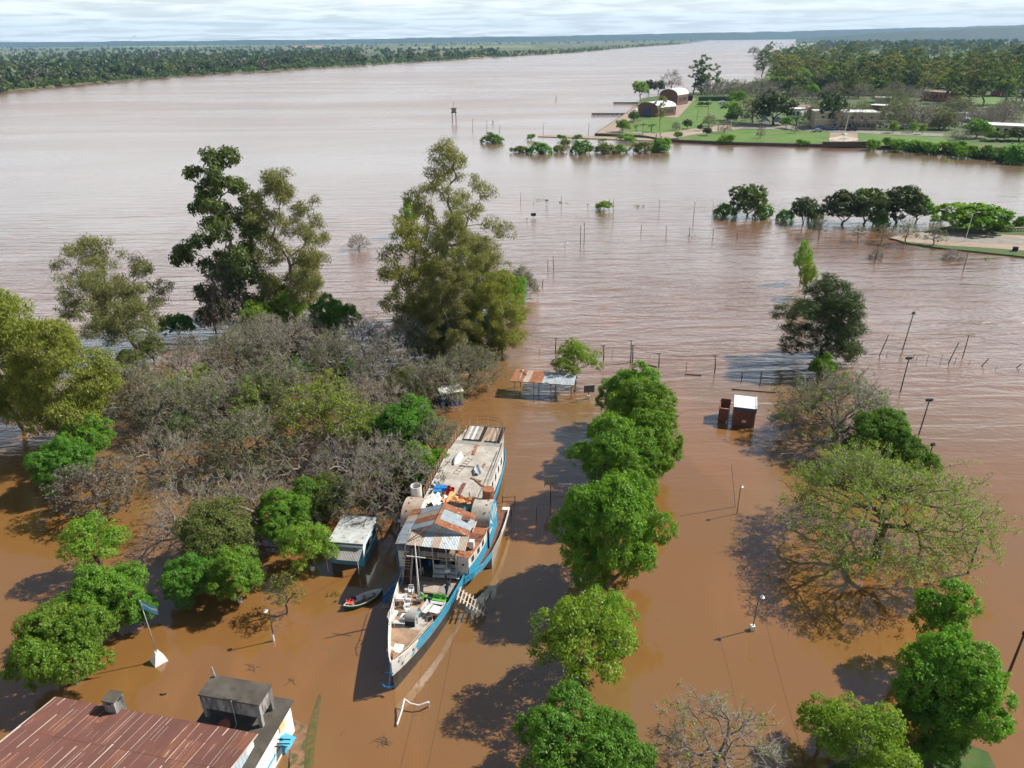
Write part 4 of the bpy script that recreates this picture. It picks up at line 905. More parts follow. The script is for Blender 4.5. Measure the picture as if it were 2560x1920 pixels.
for i in range(5):
    s0, s1 = 12.45 + i * 1.14, 12.45 + (i + 1) * 1.14 + .04; ov = .012 * (i % 2)
    roofsheet((-2.25, s0, 6.60 + ov + (.0 if i else -.3)), (-2.25, s1, 6.60 + ov), (-3.55, s1, 6.28 + ov), (-3.55, s0, 6.28 + ov + (.0 if i else -.2)), (M_GALV, M_GALV, M_GALV, M_TAN, M_RUST)[i], 6)
MB().add([(-2.2, 14.22, 6.66), (3.6, 14.22, 6.6), (.3, 14.22, RG - .03), (-2.2, 14.27, 6.66), (3.6, 14.27, 6.6), (.3, 14.27, RG - .03)], [(0, 1, 2), (5, 4, 3), (0, 3, 4, 1), (1, 4, 5, 2), (2, 5, 3, 0)]).build('gable_panel', M_GALV, ship)
MB().bar((.3, 14.1, RG + .05), (.35, 17.95, RG + .05), .34, .03).build('ridge_cap', M_RUST, ship)
MB().bar((-2.5, 12.6, 6.25), (.3, 14.5, 7.8), .09, .07).build('loose_pole', M_RUST, ship)
MB().box(2.0, 3.3, 16.2, 16.9, 7.02, 7.06).build('roof_patch', M_RUSTD, ship)
# white box and bits at the roof's right end
MB().box(3.5, 4.0, 14.6, 15.1, 4.75, 5.6).build('roof_vent', M_WHITEC, ship)
MB().tube([(3.4, 15.6, 4.7), (3.55, 15.2, 5.5), (3.2, 14.2, 5.5), (3.3, 13.6, 4.75)], .05, 6).build('bent_pipe', M_STEEL, ship)
MB().tube([(4.6, 17.3, 4.7), (4.75, 17.0, 5.6), (5.2, 17.3, 5.7), (5.5, 17.8, 5.1)], .035, 6).build('davit', M_STEEL, ship)
# upper deck aft and the saloon below it
UD = [(3.3, 17.45), (3.35, 22), (3.35, 33), (3.05, 36), (2.55, 38.4), (2.0, 39.7)]
MB().prism(UD + [(-x, y) for x, y in UD[::-1]], 5.08, 5.2).build('upper_deck', M_DECKG, ship)
for sd in (1, -1):
    wl = [(x - .12, y) for x, y in UD[:5]]
    for i in range(4):
        a, b_ = wl[i], wl[i + 1]; MB().bar((sd * a[0], a[1], 3.75), (sd * b_[0], b_[1], 3.75), .08, 2.65).build('saloon_wall', M_WHITE, ship)
    for s in (23.6, 25.4, 27.2, 29.0, 30.8, 32.6):
        MB().box(min(sd * 3.18, sd * 3.285), max(sd * 3.18, sd * 3.285), s, s + .8, 3.6, 4.5).build('window', M_GLASS, ship)
    MB().bar((sd * 3.38, 17.5, 5.16), (sd * 3.38, 33, 5.16), .06, .18).build('deck_edge', M_WHITE, ship)
MB().box(-2.3, 2.3, 37.7, 37.8, 2.4, 5.08).build('saloon_wall', M_WHITE, ship)
# stern planks over the aft companion
MB().box(-2.35, 2.6, 35.4, 39.6, 5.205, 5.23).build('hatch_opening', M_BLACK, ship)
pm = [M_WOODG, M_WHITE, M_GREYW, M_WHITE, M_GREYW, M_WOODG, M_WOOD, M_WOOD, M_TAN, M_WOOD, M_WOODG, M_WOOD, M_TAN]
for i in range(6): MB().box(-2.2 + i * .33, -1.89 + i * .33, 35.7 + .05 * (i % 3), 39.3 - .06 * (i % 2), 5.26, 5.30 + .01 * (i % 2)).build('plank', pm[i], ship)
for i in range(6): MB().bar((.35 + i * .33, 35.6 + .08 * (i % 2), 5.30), (.42 + i * .31, 39.2, 5.30), .28, .05).build('plank', pm[6 + i], ship)
MB().bar((.1, 34.4, 5.24), (.9, 37.2, 5.36), .3, .05).build('plank', M_TAN, ship)
MB().box(-3.0, 2.9, 34.6, 35.4, 5.206, 5.222).build('bitumen_strip', M_GREYW, ship)
# rails: stern hoop, port side rail, starboard low rail
st_ = MB(); hoop = [(-2.3, 37.8), (-2.2, 39.3), (-1.4, 40.3), (0, 40.6), (1.4, 40.3), (2.3, 39.2), (2.75, 37.5), (2.9, 35.5)]
for z in (5.75, 6.2): st_.tube([(x, y, z) for x, y in hoop], .03, 5)
st_.build('stern_rail', M_RUSTD, ship)
for x, y in hoop: MB().tube([(x, y, 4.9), (x, y, 6.2)], .025, 5).build('rail_post', M_RAILW, ship)
pr_ = MB()
for z in (5.5, 5.85, 6.2): pr_.tube([(-3.5, 22.3, z), (-3.5, 30, z), (-3.3, 34.5, z), (-2.95, 37.5, z)], .025, 5)
pr_.build('port_rail', M_RUST, ship)
for i in range(15):
    s = 22.4 + i; x = -3.5 if s < 30 else float(np.interp(s, [30, 34.5, 37.5], [-3.5, -3.3, -2.95])); MB().tube([(x, s, 5.0), (x + .04 * (i % 3), s + .05 * (i % 2), 6.2)], .03, 5).build('rail_post', M_RAILW, ship)
MB().tube([(3.15, 22.5, 5.32), (3.1, 33, 5.36), (2.9, 35.5, 5.32)], .04, 5).build('fallen_rail', M_RUSTD, ship)
MB().tube([(2.6, 22.5, 5.28), (2.75, 33.5, 5.3)], .035, 5).build('deck_pipe', M_GREYW, ship)
for s in (24, 27, 30, 33): MB().tube([(3.28, s, 5.1), (3.3, s + .1, 5.95)], .03, 5).build('rail_post', M_RAILW, ship)
MB().tube([(3.3, 24, 5.95), (3.3, 33, 5.9)], .025, 5).build('starboard_rail', M_WHITE, ship)
# stairs from the foredeck to the balcony
A, B = Vector((-2.35, 11.55, 1.8)), Vector((-2.4, 13.1, 4.3)); dx = .38
for i in range(11):
    c = A.lerp(B, (i + .5) / 11); MB().box(c.x - dx, c.x + dx, c.y - .13, c.y + .13, c.z - .02, c.z + .025).build('stair_tread', M_RUSTD, ship)
for sx in (-dx - .03, dx + .03):
    MB().bar(A + Vector((sx, 0, 0)), B + Vector((sx, 0, 0)), .05, .2).build('stair_stringer', M_RAILW, ship)
    h = MB(); h.tube([A + Vector((sx, 0, .15)), A + Vector((sx, 0, 1.0)), B + Vector((sx, 0, 1.0))], .025, 5).build('handrail', M_RAILW, ship)
# mast with crosstree
mb = onship(z3(520, 645), 1.8)
MB().tube([(mb.x, mb.y, 1.8), (mb.x, mb.y, 4.2), (mb.x, mb.y, 9.0)], [.11, .10, .05], 8).build('mast', M_WHITE, ship, smooth=True)
MB().tube([(mb.x - .92, mb.y, 7.45), (mb.x + .92, mb.y, 7.45)], .05, 6).build('crosstree', M_WHITEC, ship)
MB().tube([(mb.x, mb.y, 1.8), (mb.x, mb.y, 2.1)], .2, 8).build('mast_step', M_RUSTD, ship)
# companion hatch with a curved dark hood
hc_ = onship(z3(420, 900), 1.85)
V = []; n = 8
for i in range(n + 1):
    a = math.pi * i / n; V += [(hc_.x - .55, hc_.y + .55 - .5 * math.cos(a), 2.35 + .55 * math.sin(a)), (hc_.x + .45, hc_.y + .55 - .5 * math.cos(a), 2.35 + .55 * math.sin(a))]
MB().add(V, [(2 * i, 2 * i + 2, 2 * i + 3, 2 * i + 1) for i in range(n)]).build('hatch_hood', M_GREYW, ship, smooth=True)
for sx, mt_ in ((-.53, M_GREYW), (.43, M_GALV)):
    vv = [(hc_.x + sx, V[2 * i][1], V[2 * i][2]) for i in range(n + 1)] + [(hc_.x + sx, hc_.y + 1.05, 1.8), (hc_.x + sx, hc_.y + .05, 1.8)]
    MB().add(vv, [tuple(range(len(vv)))]).build('hatch_side', mt_, ship)
MB().box(hc_.x - .52, hc_.x + .42, hc_.y + .03, hc_.y + .09, 1.8, 2.38).build('hatch_front', M_BLACK, ship)
# forward rails (bent white pipe) on the starboard bow
fr_ = MB(); line = [onship(z3(*q), 2.95) for q in ((280, 1235), (400, 1140), (480, 1050), (560, 960), (665, 850))]
for dz in (0, .3, .6): fr_.tube([(p.x, p.y, 2.65 + dz) for p in line], .025, 5)
fr_.build('bow_rail', M_RAILW, ship)
for p in line: MB().tube([(p.x, p.y, 1.8), (p.x, p.y, 3.25)], .028, 5).build('rail_post', M_RAILW, ship)
pl_ = [onship(z3(*q), 2.9) for q in ((180, 870), (165, 790), (200, 720), (240, 560), (275, 440))]
for a, b_ in zip(pl_, pl_[1:]): MB().tube([(a.x + .1, a.y, 3.2), (b_.x + .1, b_.y, 3.2)], .03, 5).build('bow_rail', M_WHITE, ship)
for p in pl_: MB().tube([(p.x + .1, p.y, 2.0), (p.x + .1, p.y, 3.2)], .03, 5).build('rail_post', M_RAILW, ship)
# windlass, bitts
wi = onship(z3(205, 1190), 1.8)
MB().box(wi.x - .1, wi.x + .1, wi.y - .5, wi.y + .4, 1.8, 2.2).tube([(wi.x - .35, wi.y, 2.15), (wi.x + .4, wi.y, 2.15)], .16, 8).build('windlass', M_RAILW, ship)
for q in ((180, 880), (185, 925), (215, 1250)):
    p = onship(z3(*q), 1.8); MB().lathe([(.14, 0), (.14, .3), (.2, .36), (.18, .44)], 8, (p.x, p.y, 1.8)).build('bollard', M_RUSTD, ship)
# anchor at the stem
an = MB(); an.tube([(0, -.12, 3.3), (-.25, -.35, 1.0)], .06, 6); an.tube([(-.95, -.4, 1.35), (-.65, -.42, .85), (-.25, -.38, .75), (.2, -.38, .95), (.35, -.36, 1.3)], [.03, .08, .09, .08, .03], 6); an.tube([(-.6, -.2, 2.3), (.25, -.25, 2.4)], .045, 6)
tag(an.build('anchor', M_BLUE, None, loc=SHIP_ORG, rz=SHIP_RZ), 'blue anchor hanging at the steamer stem', 'anchor')
# ------------------------------------------------------------------ things on and beside the steamer
def put(mb_, name, label, cat, material, p, z, rz=0.0, group=None, smooth=False):
    """a one-piece thing standing on the ship"""
    o = mb_.build(name, material, None, smooth); o.location = ship2w((p[0], p[1], z)); o.rotation_euler = (0, 0, SHIP_RZ + rz)
    return tag(o, label, cat, group)
def root(name, label, cat, p, z, rz=0.0, group=None): return thing(name, label, cat, ship2w((p[0], p[1], z)), SHIP_RZ + rz, group)
def bench(label, p, z=1.8, rz=0.0, L=1.5, mt_=None, back=True, group='white slatted deck benches', seat_m=None):
    t = root('deck_bench', label, 'bench', p, z, rz, group); mt_ = mt_ or M_PLASTIC
    for i in range(4): MB().box(-L / 2, L / 2, -.22 + i * .12, -.13 + i * .12, .40, .435).build('seat_slat', seat_m or mt_, t)
    if back:
        for i in range(3): MB().bar((-L / 2, .27 + .035 * i, .55 + .13 * i), (L / 2, .27 + .035 * i, .55 + .13 * i), .03, .09).build('back_slat', seat_m or mt_, t)
    for sx in (-L / 2 + .1, L / 2 - .1):
        MB().box(sx - .03, sx + .03, -.22, -.16, 0, .40).box(sx - .03, sx + .03, .2, .26, 0, .40).box(sx - .03, sx + .03, -.22, .26, .34, .40).bar((sx, .23, .4), (sx, .38, .9), .05).build('leg', mt_, t)
    return t
def table(label, p, z=1.8, rz=0.0, L=.9, W=.7, mt_=None, group='white deck tables'):
    t = root('deck_table', label, 'table', p, z, rz, group); mt_ = mt_ or M_PLASTIC
    MB().box(-L / 2, L / 2, -W / 2, W / 2, .68, .72).build('tabletop', mt_, t)
    for sx in (-1, 1):
        for sy in (-1, 1): MB().bar((sx * (L / 2 - .08), sy * (W / 2 - .08), .68), (sx * (L / 2 - .03), sy * (W / 2 - .03), 0), .06).build('leg', mt_, t)
    return t
def armchair(label, p, z=1.8, rz=0.0, mt_=None, group='white plastic armchairs'):
    t = root('plastic_chair', label, 'chair', p, z, rz, group); mt_ = mt_ or M_PLASTIC
    MB().box(-.22, .22, -.22, .22, .42, .45).build('seat', mt_, t)
    bk = MB()
    for i in range(5): bk.bar((-.18 + i * .09, .22, .45), (-.2 + i * .1, .32, .88), .055, .02)
    bk.bar((-.24, .325, .88), (.24, .325, .88), .05, .06).build('backrest', mt_, t)
    for sx in (-1, 1):
        MB().bar((sx * .26, -.2, .64), (sx * .26, .28, .66), .05, .03).bar((sx * .25, -.2, .42), (sx * .26, -.2, .64), .04).build('armrest', mt_, t)
        for sy in (-1, 1): MB().bar((sx * .2, sy * .2, .42), (sx * .26, sy * .26, 0), .045).build('leg', mt_, t)
    return t
def sp(x, y, z=1.8, h=0.0): return onship(z3(x, y), z + h)
table('white table nearest the port rail, by the stair foot', sp(315, 575, 1.8, .7), rz=.1, L=.9, W=.75)
armchair('white armchair stacked highest beside the white bucket', sp(428, 530, 1.8, .4), 1.8, .2); armchair('white armchair stacked on its twin by the bucket', sp(428, 530, 1.8, .4), 2.02, .25)
armchair('white armchair just behind the mast foot row', sp(400, 605, 1.8, .4), 1.8, 1.4)
armchair('middle white armchair of the row along the deck', sp(390, 655, 1.8, .4), 1.8, 1.5)
armchair('white armchair of the row nearest the hatch', sp(388, 715, 1.8, .4), 1.8, 1.6)
armchair('white armchair beside the mast, under a lime cloth', sp(520, 595, 1.8, .4), 1.8, -.7)
put(MB().plate([(-.25, -.2, .5), (.3, -.25, .62), (.33, .2, .86), (-.2, .25, .84)], .03), 'lime_cloth', 'lime green cloth thrown over the armchair by the mast', 'cloth', M_LIME, sp(545, 580, 1.8, .6), 1.85, -.4)
put(MB().lathe([(.13, 0), (.17, .34), (.18, .36)], 12), 'bucket', 'white bucket beside the stacked armchairs', 'bucket', M_PLASTIC, sp(375, 490, 1.8, .3), 1.8)
bench('white slatted bench along the port bulwark', sp(240, 785, 1.8, .4), rz=1.5, L=1.5); bench('low white bench next to the dark hatch hood', sp(300, 860, 1.8, .3), rz=.1, L=1.1, back=False)
table('small white table behind the hatch hood', sp(350, 790, 1.8, .6), L=.6, W=.6); table('pale blue board table right of the hatch hood', sp(470, 775, 1.8, .6), L=.75, W=.9, mt_=M_GALV)
bench('white bench left of the white table amidships', sp(605, 700, 1.8, .4), rz=1.35, L=1.4); table('white table between the two benches amidships', sp(690, 712, 1.8, .7), L=.9, W=1.0, rz=-.2)
bench('white bench by the starboard bulwark', sp(765, 715, 1.8, .4), rz=-1.75, L=1.3); bench('white bench before the lime green settee', sp(722, 640, 1.8, .4), rz=3.1, L=1.5, back=False)
bench('lime green backed settee beside the canoe', sp(730, 605, 1.8, .5), rz=-.05, L=1.4, seat_m=M_LIME, group='settees')
def canoe_mesh(L, W, H, n=14):
    V = []; Fq = []
    for i in range(n + 1):
        t = i / n * 2 - 1; w = W * (1 - abs(t) ** 2.4); z0 = H * .25 * abs(t) ** 3; zt = H * (1 + .3 * abs(t) ** 3)
        for (a, b) in ((-1, zt), (-.85, z0 + .3 * H), (-.4, z0), (.4, z0), (.85, z0 + .3 * H), (1, zt)): V.append((t * L / 2, a * w / 2, b))
    for i in range(n):
        for j in range(5): Fq.append((i * 6 + j, (i + 1) * 6 + j, (i + 1) * 6 + j + 1, i * 6 + j + 1))
    return V, Fq
def shell_boat(name, label, cat, loc, rz, L, W, H, out_m, in_m, thwarts, gun_m, flip=False):
    t = thing(name, label, cat, loc, rz)
    V, Fq = canoe_mesh(L, W, H); MB().add(V, Fq).build('hull', out_m, t, smooth=True)
    V2 = [(x * .98, y * .93, z + .03) for x, y, z in V]; MB().add(V2, [f[::-1] for f in Fq]).build('inside', in_m, t, smooth=True)
    for sd in (0, 5):
        g = MB(); g.tube([Vector(V[i * 6 + sd]) for i in range(15)], .03, 5).build('gunwale', gun_m, t)
    for x in thwarts:
        w = W * (1 - abs(2 * x / L) ** 2.4) * .95; MB().box(x - .12, x + .12, -w / 2, w / 2, H * .6, H * .66).build('thwart', M_WOOD, t)
    if flip: t.rotation_euler = (math.pi, 0, rz)
    return t
a, b = sp(490, 545, 1.8, .3), sp(858, 610, 1.8, .3); mid = (a + b) / 2
shell_boat('canoe', 'dark green canoe lying across the steamer foredeck', 'canoe', ship2w((mid.x, mid.y, 1.81)), SHIP_RZ + math.atan2(b.y - a.y, b.x - a.x), (b - a).length, .75, .34, M_GREENP, M_GREENP, (-.8, .7), M_GREENP)
put(MB().box(-.3, .3, -.3, .3, 0, .62), 'crate', 'dark brown crate by the starboard bulwark', 'crate', M_RUSTD, sp(678, 775, 1.8, .4), 1.8, .2)
put(MB().bar((-.1, -.8, .25), (.15, .8, .6), .35, .05), 'loose_plank', 'brown plank leaning beside the crate', 'plank', M_WOOD, sp(712, 820, 1.8, .4), 1.82, -.15)
fc = MB()
for (p, q) in (((-.25, -.2, 0), (-.25, .2, .8)), ((.25, -.2, 0), (.25, .2, .8)), ((-.25, .2, 0), (-.25, -.2, .45)), ((.25, .2, 0), (.25, -.2, .45)), ((-.25, .2, .8), (.25, .2, .8)), ((-.25, -.2, .45), (.25, -.2, .45))): fc.tube([p, q], .02, 5)
put(fc, 'folding_chair_frame', 'white folding chair frame without its seat', 'chair', M_RAILW, sp(630, 850, 1.8, .3), 1.8, .3)
put(MB().corr((-.45, -.5, .04), (.45, -.5, .04), (.45, .5, .04), (-.45, .5, .04), 9, .02), 'loose_sheet', 'white corrugated sheet lying near the bow', 'sheet', M_WHITEC, sp(285, 1140, 1.82), 1.81, .0)
# under the balcony
armchair('cream plastic armchair alone in the shade below the balcony', sp(530, 285, 1.8, .4), 1.8, -2.6, mt_=M_RAILW, group='armchairs in the shade')
for i, (x, y, r, zz, nm) in enumerate(((730, 350, .05, 0, 'front left bench of the pile below the balcony'), (890, 360, -.05, 0, 'front right bench of the pile below the balcony'), (745, 290, .1, .45, 'upper left bench of the pile below the balcony'), (890, 290, 0, .45, 'upper right bench of the pile below the balcony'), (800, 225, .0, .0, 'rear bench of the pile below the balcony'))):
    bench('white and teal ' + nm, sp(x, y, 1.8, .4 + zz), 1.8 + zz, r, 1.3, mt_=M_TEAL, seat_m=M_PLASTIC, group='piled benches below the balcony')
put(MB().box(-.3, .3, -.25, .25, 0, .4), 'white_box', 'white box on top of the bench pile', 'box', M_PLASTIC, sp(825, 300, 1.8, .9), 2.72, .3)
put(MB().box(-.5, .5, -.25, .25, 0, .06), 'green_cushion', 'dark green cushion on the rear bench below the balcony', 'cushion', M_GREENP, sp(800, 225, 1.8, .9), 2.28, 0)
put(MB().lathe([(.2, 0), (.22, .5), (.14, .56), (.1, .6)], 10), 'water_jug', 'blue jug standing below the balcony', 'jug', M_BLUEP, sp(630, 205, 1.8, .3), 1.8)
# person in dark blue, bending forward on the foredeck
def person(label, loc, rz, bend=0.5, shirt=None, pants=None, scale=1.0):
    t = thing('person', label, 'person', loc, rz, None, scale)
    skin = mat('skin', (0.35, 0.20, 0.13), (0.28, 0.15, 0.09), scale=8, rough=0.6)
    shirt = shirt or mat('navy_cloth', (0.035, 0.05, 0.10), (0.05, 0.065, 0.12), scale=8); pants = pants or mat('dark_trousers', (0.02, 0.022, 0.03), (0.03, 0.03, 0.04), scale=8)
    hair = mat('dark_hair', (0.015, 0.011, 0.009), (0.03, 0.02, 0.015), scale=10)
    s_, c_ = math.sin(bend), math.cos(bend)
    def up(x, f, h): return (x, -(f * c_ + h * s_), .90 + h * c_ - f * s_)   # bent at the hip, facing -y
    def skinned(name, verts, edges, mt_):
        me = bpy.data.meshes.new(name); me.from_pydata([v[:3] for v in verts], edges, []); o = link(name, me, t)
        me.materials.append(mt_)
        md = o.modifiers.new('skin', 'SKIN'); md.use_smooth_shade = True; md.use_x_symmetry = False
        for i, v in enumerate(verts): r = v[3]; me.skin_vertices[0].data[i].radius = (r, r * (v[4] if len(v) > 4 else 1)); me.skin_vertices[0].data[i].use_root = (i == 0)
        o.modifiers.new('sub', 'SUBSURF').levels = 1; o.modifiers['sub'].render_levels = 2
        return o
    def V(p, r, k=1.0): return (*p, r, k)
    # the body: pelvis, spine, neck, head, both arms, both legs in one continuous surface
    vs_ = [V((0, 0, .92), .15, .8), V(up(0, 0, .25), .16, .7), V(up(0, 0, .48), .175, .65), V(up(0, .01, .6), .06), V(up(0, .05, .70), .09, 1.1), V(up(0, .06, .80), .085, 1.1),
           V(up(.19, 0, .5), .065), V(up(.26, .12, .26), .05), V(up(.2, .36, .16), .04), V(up(-.19, 0, .5), .065), V(up(-.26, .12, .26), .05), V(up(-.2, .36, .16), .04),
           V((.1, 0, .84), .1), V((.11, -.04, .47), .07), V((.11, .02, .09), .05), V((.11, -.12, .04), .04), V((-.1, 0, .84), .1), V((-.12, .1, .46), .07), V((-.12, .2, .09), .05), V((-.12, .08, .04), .04)]
    eds = [(0, 1), (1, 2), (2, 3), (3, 4), (4, 5), (2, 6), (6, 7), (7, 8), (2, 9), (9, 10), (10, 11), (0, 12), (12, 13), (13, 14), (14, 15), (0, 16), (16, 17), (17, 18), (18, 19)]
    skinned('body', vs_, eds, shirt)
    skinned('trousers', [V((0, 0, .93), .165, .85), V((.1, 0, .84), .112), V((.11, -.04, .47), .082), V((.11, .02, .12), .064), V((-.1, 0, .84), .112), V((-.12, .1, .46), .082), V((-.12, .2, .12), .064)], [(0, 1), (1, 2), (2, 3), (0, 4), (4, 5), (5, 6)], pants)
    # head with face, hair
    hd = Vector(up(0, .07, .77)); fwd = Vector((0, -c_, -s_)); upv = Vector((0, -s_, c_))
    bm = bmesh.new(); bmesh.ops.create_uvsphere(bm, u_segments=12, v_segments=10, radius=.105)
    for v in bm.verts:
        v.co = hd + Vector((v.co.x * .85, 0, 0)) + fwd * (-v.co.y * .98) + upv * (v.co.z * 1.22)
    me = bpy.data.meshes.new('head'); bm.to_mesh(me); bm.free(); me.materials.append(skin); h = link('head', me, t)
    f = hd + fwd * .1
    MB().add([f + upv * .02 - Vector((.012, 0, 0)), f + upv * .02 + Vector((.012, 0, 0)), f - upv * .03 + fwd * .025, f - upv * .035], [(0, 1, 2), (0, 2, 3), (1, 3, 2)]).build('nose', skin, h)
    for sx in (-.035, .035): MB().lathe([(.012, -.008), (.012, .008)], 6, tuple(f + upv * .02 + Vector((sx, 0, 0)) - fwd * .008)).build('eye', hair, h)
    MB().bar(f - upv * .055 - Vector((.025, 0, 0)), f - upv * .055 + Vector((.025, 0, 0)), .012).build('mouth', mat('lips', (0.3, 0.1, 0.08)), h)
    for sx in (-.09, .09): MB().bar(hd + Vector((sx, 0, 0)) - upv * .025, hd + Vector((sx, 0, 0)) + upv * .03, .02, .03).build('ear', skin, h)
    bm = bmesh.new(); bmesh.ops.create_uvsphere(bm, u_segments=12, v_segments=10, radius=.113)
    bmesh.ops.delete(bm, geom=[v for v in bm.verts if v.co.z < -.01 and v.co.y < .03 or v.co.z < -.07], context='VERTS')
    for v in bm.verts: v.co = hd + Vector((v.co.x * .87, 0, 0)) + fwd * (-v.co.y * 1.0) + upv * (v.co.z * 1.24)
    me = bpy.data.meshes.new('hair'); bm.to_mesh(me); bm.free(); me.materials.append(hair); link('hair', me, h)
    # hands: palm, four fingers, thumb
    for sx, k_ in ((1, 8), (-1, 11)):
        w = Vector(vs_[k_][:3]); hd_ = link('hand', MB().bar(w, w + fwd * .08 - upv * .02, .07, .03).mesh('hand', skin), t)
        for j in range(4): MB().tube([w + fwd * .08 + Vector((-.026 + j * .017, 0, 0)), w + fwd * (.12 + .008 * (j in (1, 2))) - upv * .01 + Vector((-.026 + j * .017, 0, 0)), w + fwd * .14 - upv * (.04 + .004 * j) + Vector((-.026 + j * .017, 0, 0))], .0085, 5).build('finger', skin, hd_)
        MB().tube([w + fwd * .02 - Vector((sx * .03, 0, 0)), w + fwd * .06 - Vector((sx * .055, 0, 0)), w + fwd * .09 - Vector((sx * .05, 0, 0)) - upv * .02], .009, 5).build('thumb', skin, hd_)
    return t
pp = sp(818, 548, 1.8)
person('person in dark blue bending forward on the steamer foredeck', ship2w((pp.x, pp.y, 1.8)), SHIP_RZ + 2.6, .65)
# ---- upper deck: stores, wreckage
def su(x, y, h=0.0): return onship(z1(x, y), 5.2 + h)
put(MB().lathe([(.62, 0), (.62, 1.0), (.66, 1.0), (.66, 1.95), (.64, 1.97)], 18), 'rusty_drum', 'tall rusty drum with a red lid on the starboard upper deck', 'drum', M_RUST, su(1670, 1400), 5.2, smooth=False)
tk = MB(); tk.lathe([(.62, -2.2), (.62, 1.75), (.55, 1.75), (.55, .9)], 18)
put(tk, 'white_tank', 'white open cylindrical tank at the port side', 'tank', M_WHITE, onship(z1(525, 1320), 5.0), 5.0)
ld = MB().tube([(-.3, -2.0, 0), (-.3, 2.0, 0)], .03, 5).tube([(.3, -2.0, 0), (.3, 2.0, 0)], .03, 5)
for i in range(7): ld.tube([(-.3, -1.8 + i * .6, 0), (.3, -1.8 + i * .6, 0)], .02, 5)
put(ld, 'ladder', 'metal ladder lying on the white upper deck', 'ladder', M_RUSTD, (su(1270, 810).x - .1, su(1270, 810).y + .1), 5.24, -.25)
put(MB().tube([(-1.0, 0, 0), (1.2, -.05, 0)], .05, 6), 'iron_bar', 'dark iron bar across the ladder', 'bar', M_BLACK, su(1330, 815), 5.33, .0)
shell_boat('dinghy', 'white upturned dinghy on the port side of the upper deck', 'dinghy', ship2w((su(1180, 690).x, su(1180, 690).y, 5.62)), SHIP_RZ + 1.50, 2.9, .9, .4, M_WHITEC, M_GREYW, (), M_WHITEC, True)
for x, y, L, w, r, mt_, lab in ((1450, 550, 2.3, .34, .03, M_RUST, 'rust red beam near the stern planks'), (1375, 580, 2.2, .2, -.42, M_TAN, 'thin tan beam slanting beside the rust red one'), (1235, 1175, 2.5, .42, -.05, M_RUSTD, 'broad brown plank before the orange tarpaulin'), (1500, 1060, 2.0, .16, .75, M_WOOD, 'splintered board in the scrap heap'), (1540, 1090, 1.9, .14, .85, M_RUST, 'rusty strip in the scrap heap'), (1470, 1020, 1.5, .2, 1.2, M_WOOD, 'short board on top of the scrap heap'), (1590, 800, 1.0, .25, -.1, M_RUST, 'rusty offcut by the bent metal sheet')):
    put(MB().bar((0, -L / 2, 0), (0, L / 2, .02), w, .08), 'deck_beam', lab, 'beam', mt_, su(x, y), 5.25 + .02 * (hash(lab) % 3 == 0), r)
sheetm = MB(); V = [(-.45 + .9 * i / 6, -1.0 + 2.0 * j / 6, .12 + .25 * math.sin(i * .7 + j * .5) ** 2) for j in range(7) for i in range(7)]
sheetm.add(V, [(j * 7 + i, j * 7 + i + 1, j * 7 + i + 8, j * 7 + i + 7) for j in range(6) for i in range(6)])
put(sheetm, 'bent_sheet', 'bent pale metal sheet on the upper deck', 'sheet', M_GALV, su(1500, 880), 5.22, .1)
pole = MB().tube([(-.6, 1.0, 0), (0, 0, .1), (.8, -1.0, .05)], .03, 5).tube([(0, 0, .1), (.4, .6, .1)], .025, 5)
put(pole, 'dead_branch', 'thin dead branch lying on the aft deck', 'branch', M_RUSTD, su(1380, 1310), 5.24, -.2)
wire = MB()
for i in range(14):
    a = R_.random() * 6; wire.tube([(math.cos(a) * .5 * R_.random(), math.sin(a) * .5, .05), (math.cos(a + 2) * .3, math.sin(a + 1) * .5, .3 * R_.random() + .1)], .012, 4)
put(wire, 'wire_tangle', 'tangle of dark wire near the port rail', 'wire', M_BLACK, su(960, 1010), 5.22)
def cloth(w, h, amp, seed, n=9):
    rg = random.Random(seed); m_ = MB(); ph = [rg.random() * 6 for _ in range(4)]
    V = [(-w / 2 + w * i / n + .08 * rg.random(), -h / 2 + h * j / n + .08 * rg.random(), amp * (.5 + .5 * math.sin(i * 1.1 + ph[0]) * math.cos(j * .9 + ph[1])) + amp * .5 * abs(math.sin((i + j) * .7 + ph[2]))) for j in range(n + 1) for i in range(n + 1)]
    m_.add(V, [(j * (n + 1) + i, j * (n + 1) + i + 1, (j + 1) * (n + 1) + i + 1, (j + 1) * (n + 1) + i) for j in range(n) for i in range(n)]); return m_
put(cloth(1.0, 2.4, .3, 1), 'tarpaulin', 'cream folded tarpaulin nearest the white tank', 'tarpaulin', M_CREAMT, su(755, 1340), 5.3, -.3)
put(cloth(1.3, 2.0, .4, 2), 'tarpaulin', 'white crumpled tarpaulin behind the tin roof', 'tarpaulin', M_WHITEC, su(865, 1380), 5.25, -.2)
put(cloth(1.0, 2.2, .35, 3), 'tarpaulin', 'orange tarpaulin beside the white one', 'tarpaulin', M_ORANGE, su(1030, 1330), 5.25, -.4)
put(cloth(2.6, 1.0, .5, 4), 'tarpaulin', 'wide orange tarpaulin slung over the bottle heap', 'tarpaulin', M_ORANGE, su(1270, 1410), 5.35, .0)
put(cloth(1.1, 1.1, .3, 5), 'tarpaulin', 'tan tarpaulin over the port paddle box', 'tarpaulin', M_CREAMT, onship(z1(600, 1400), 5.6), 5.4, .3)
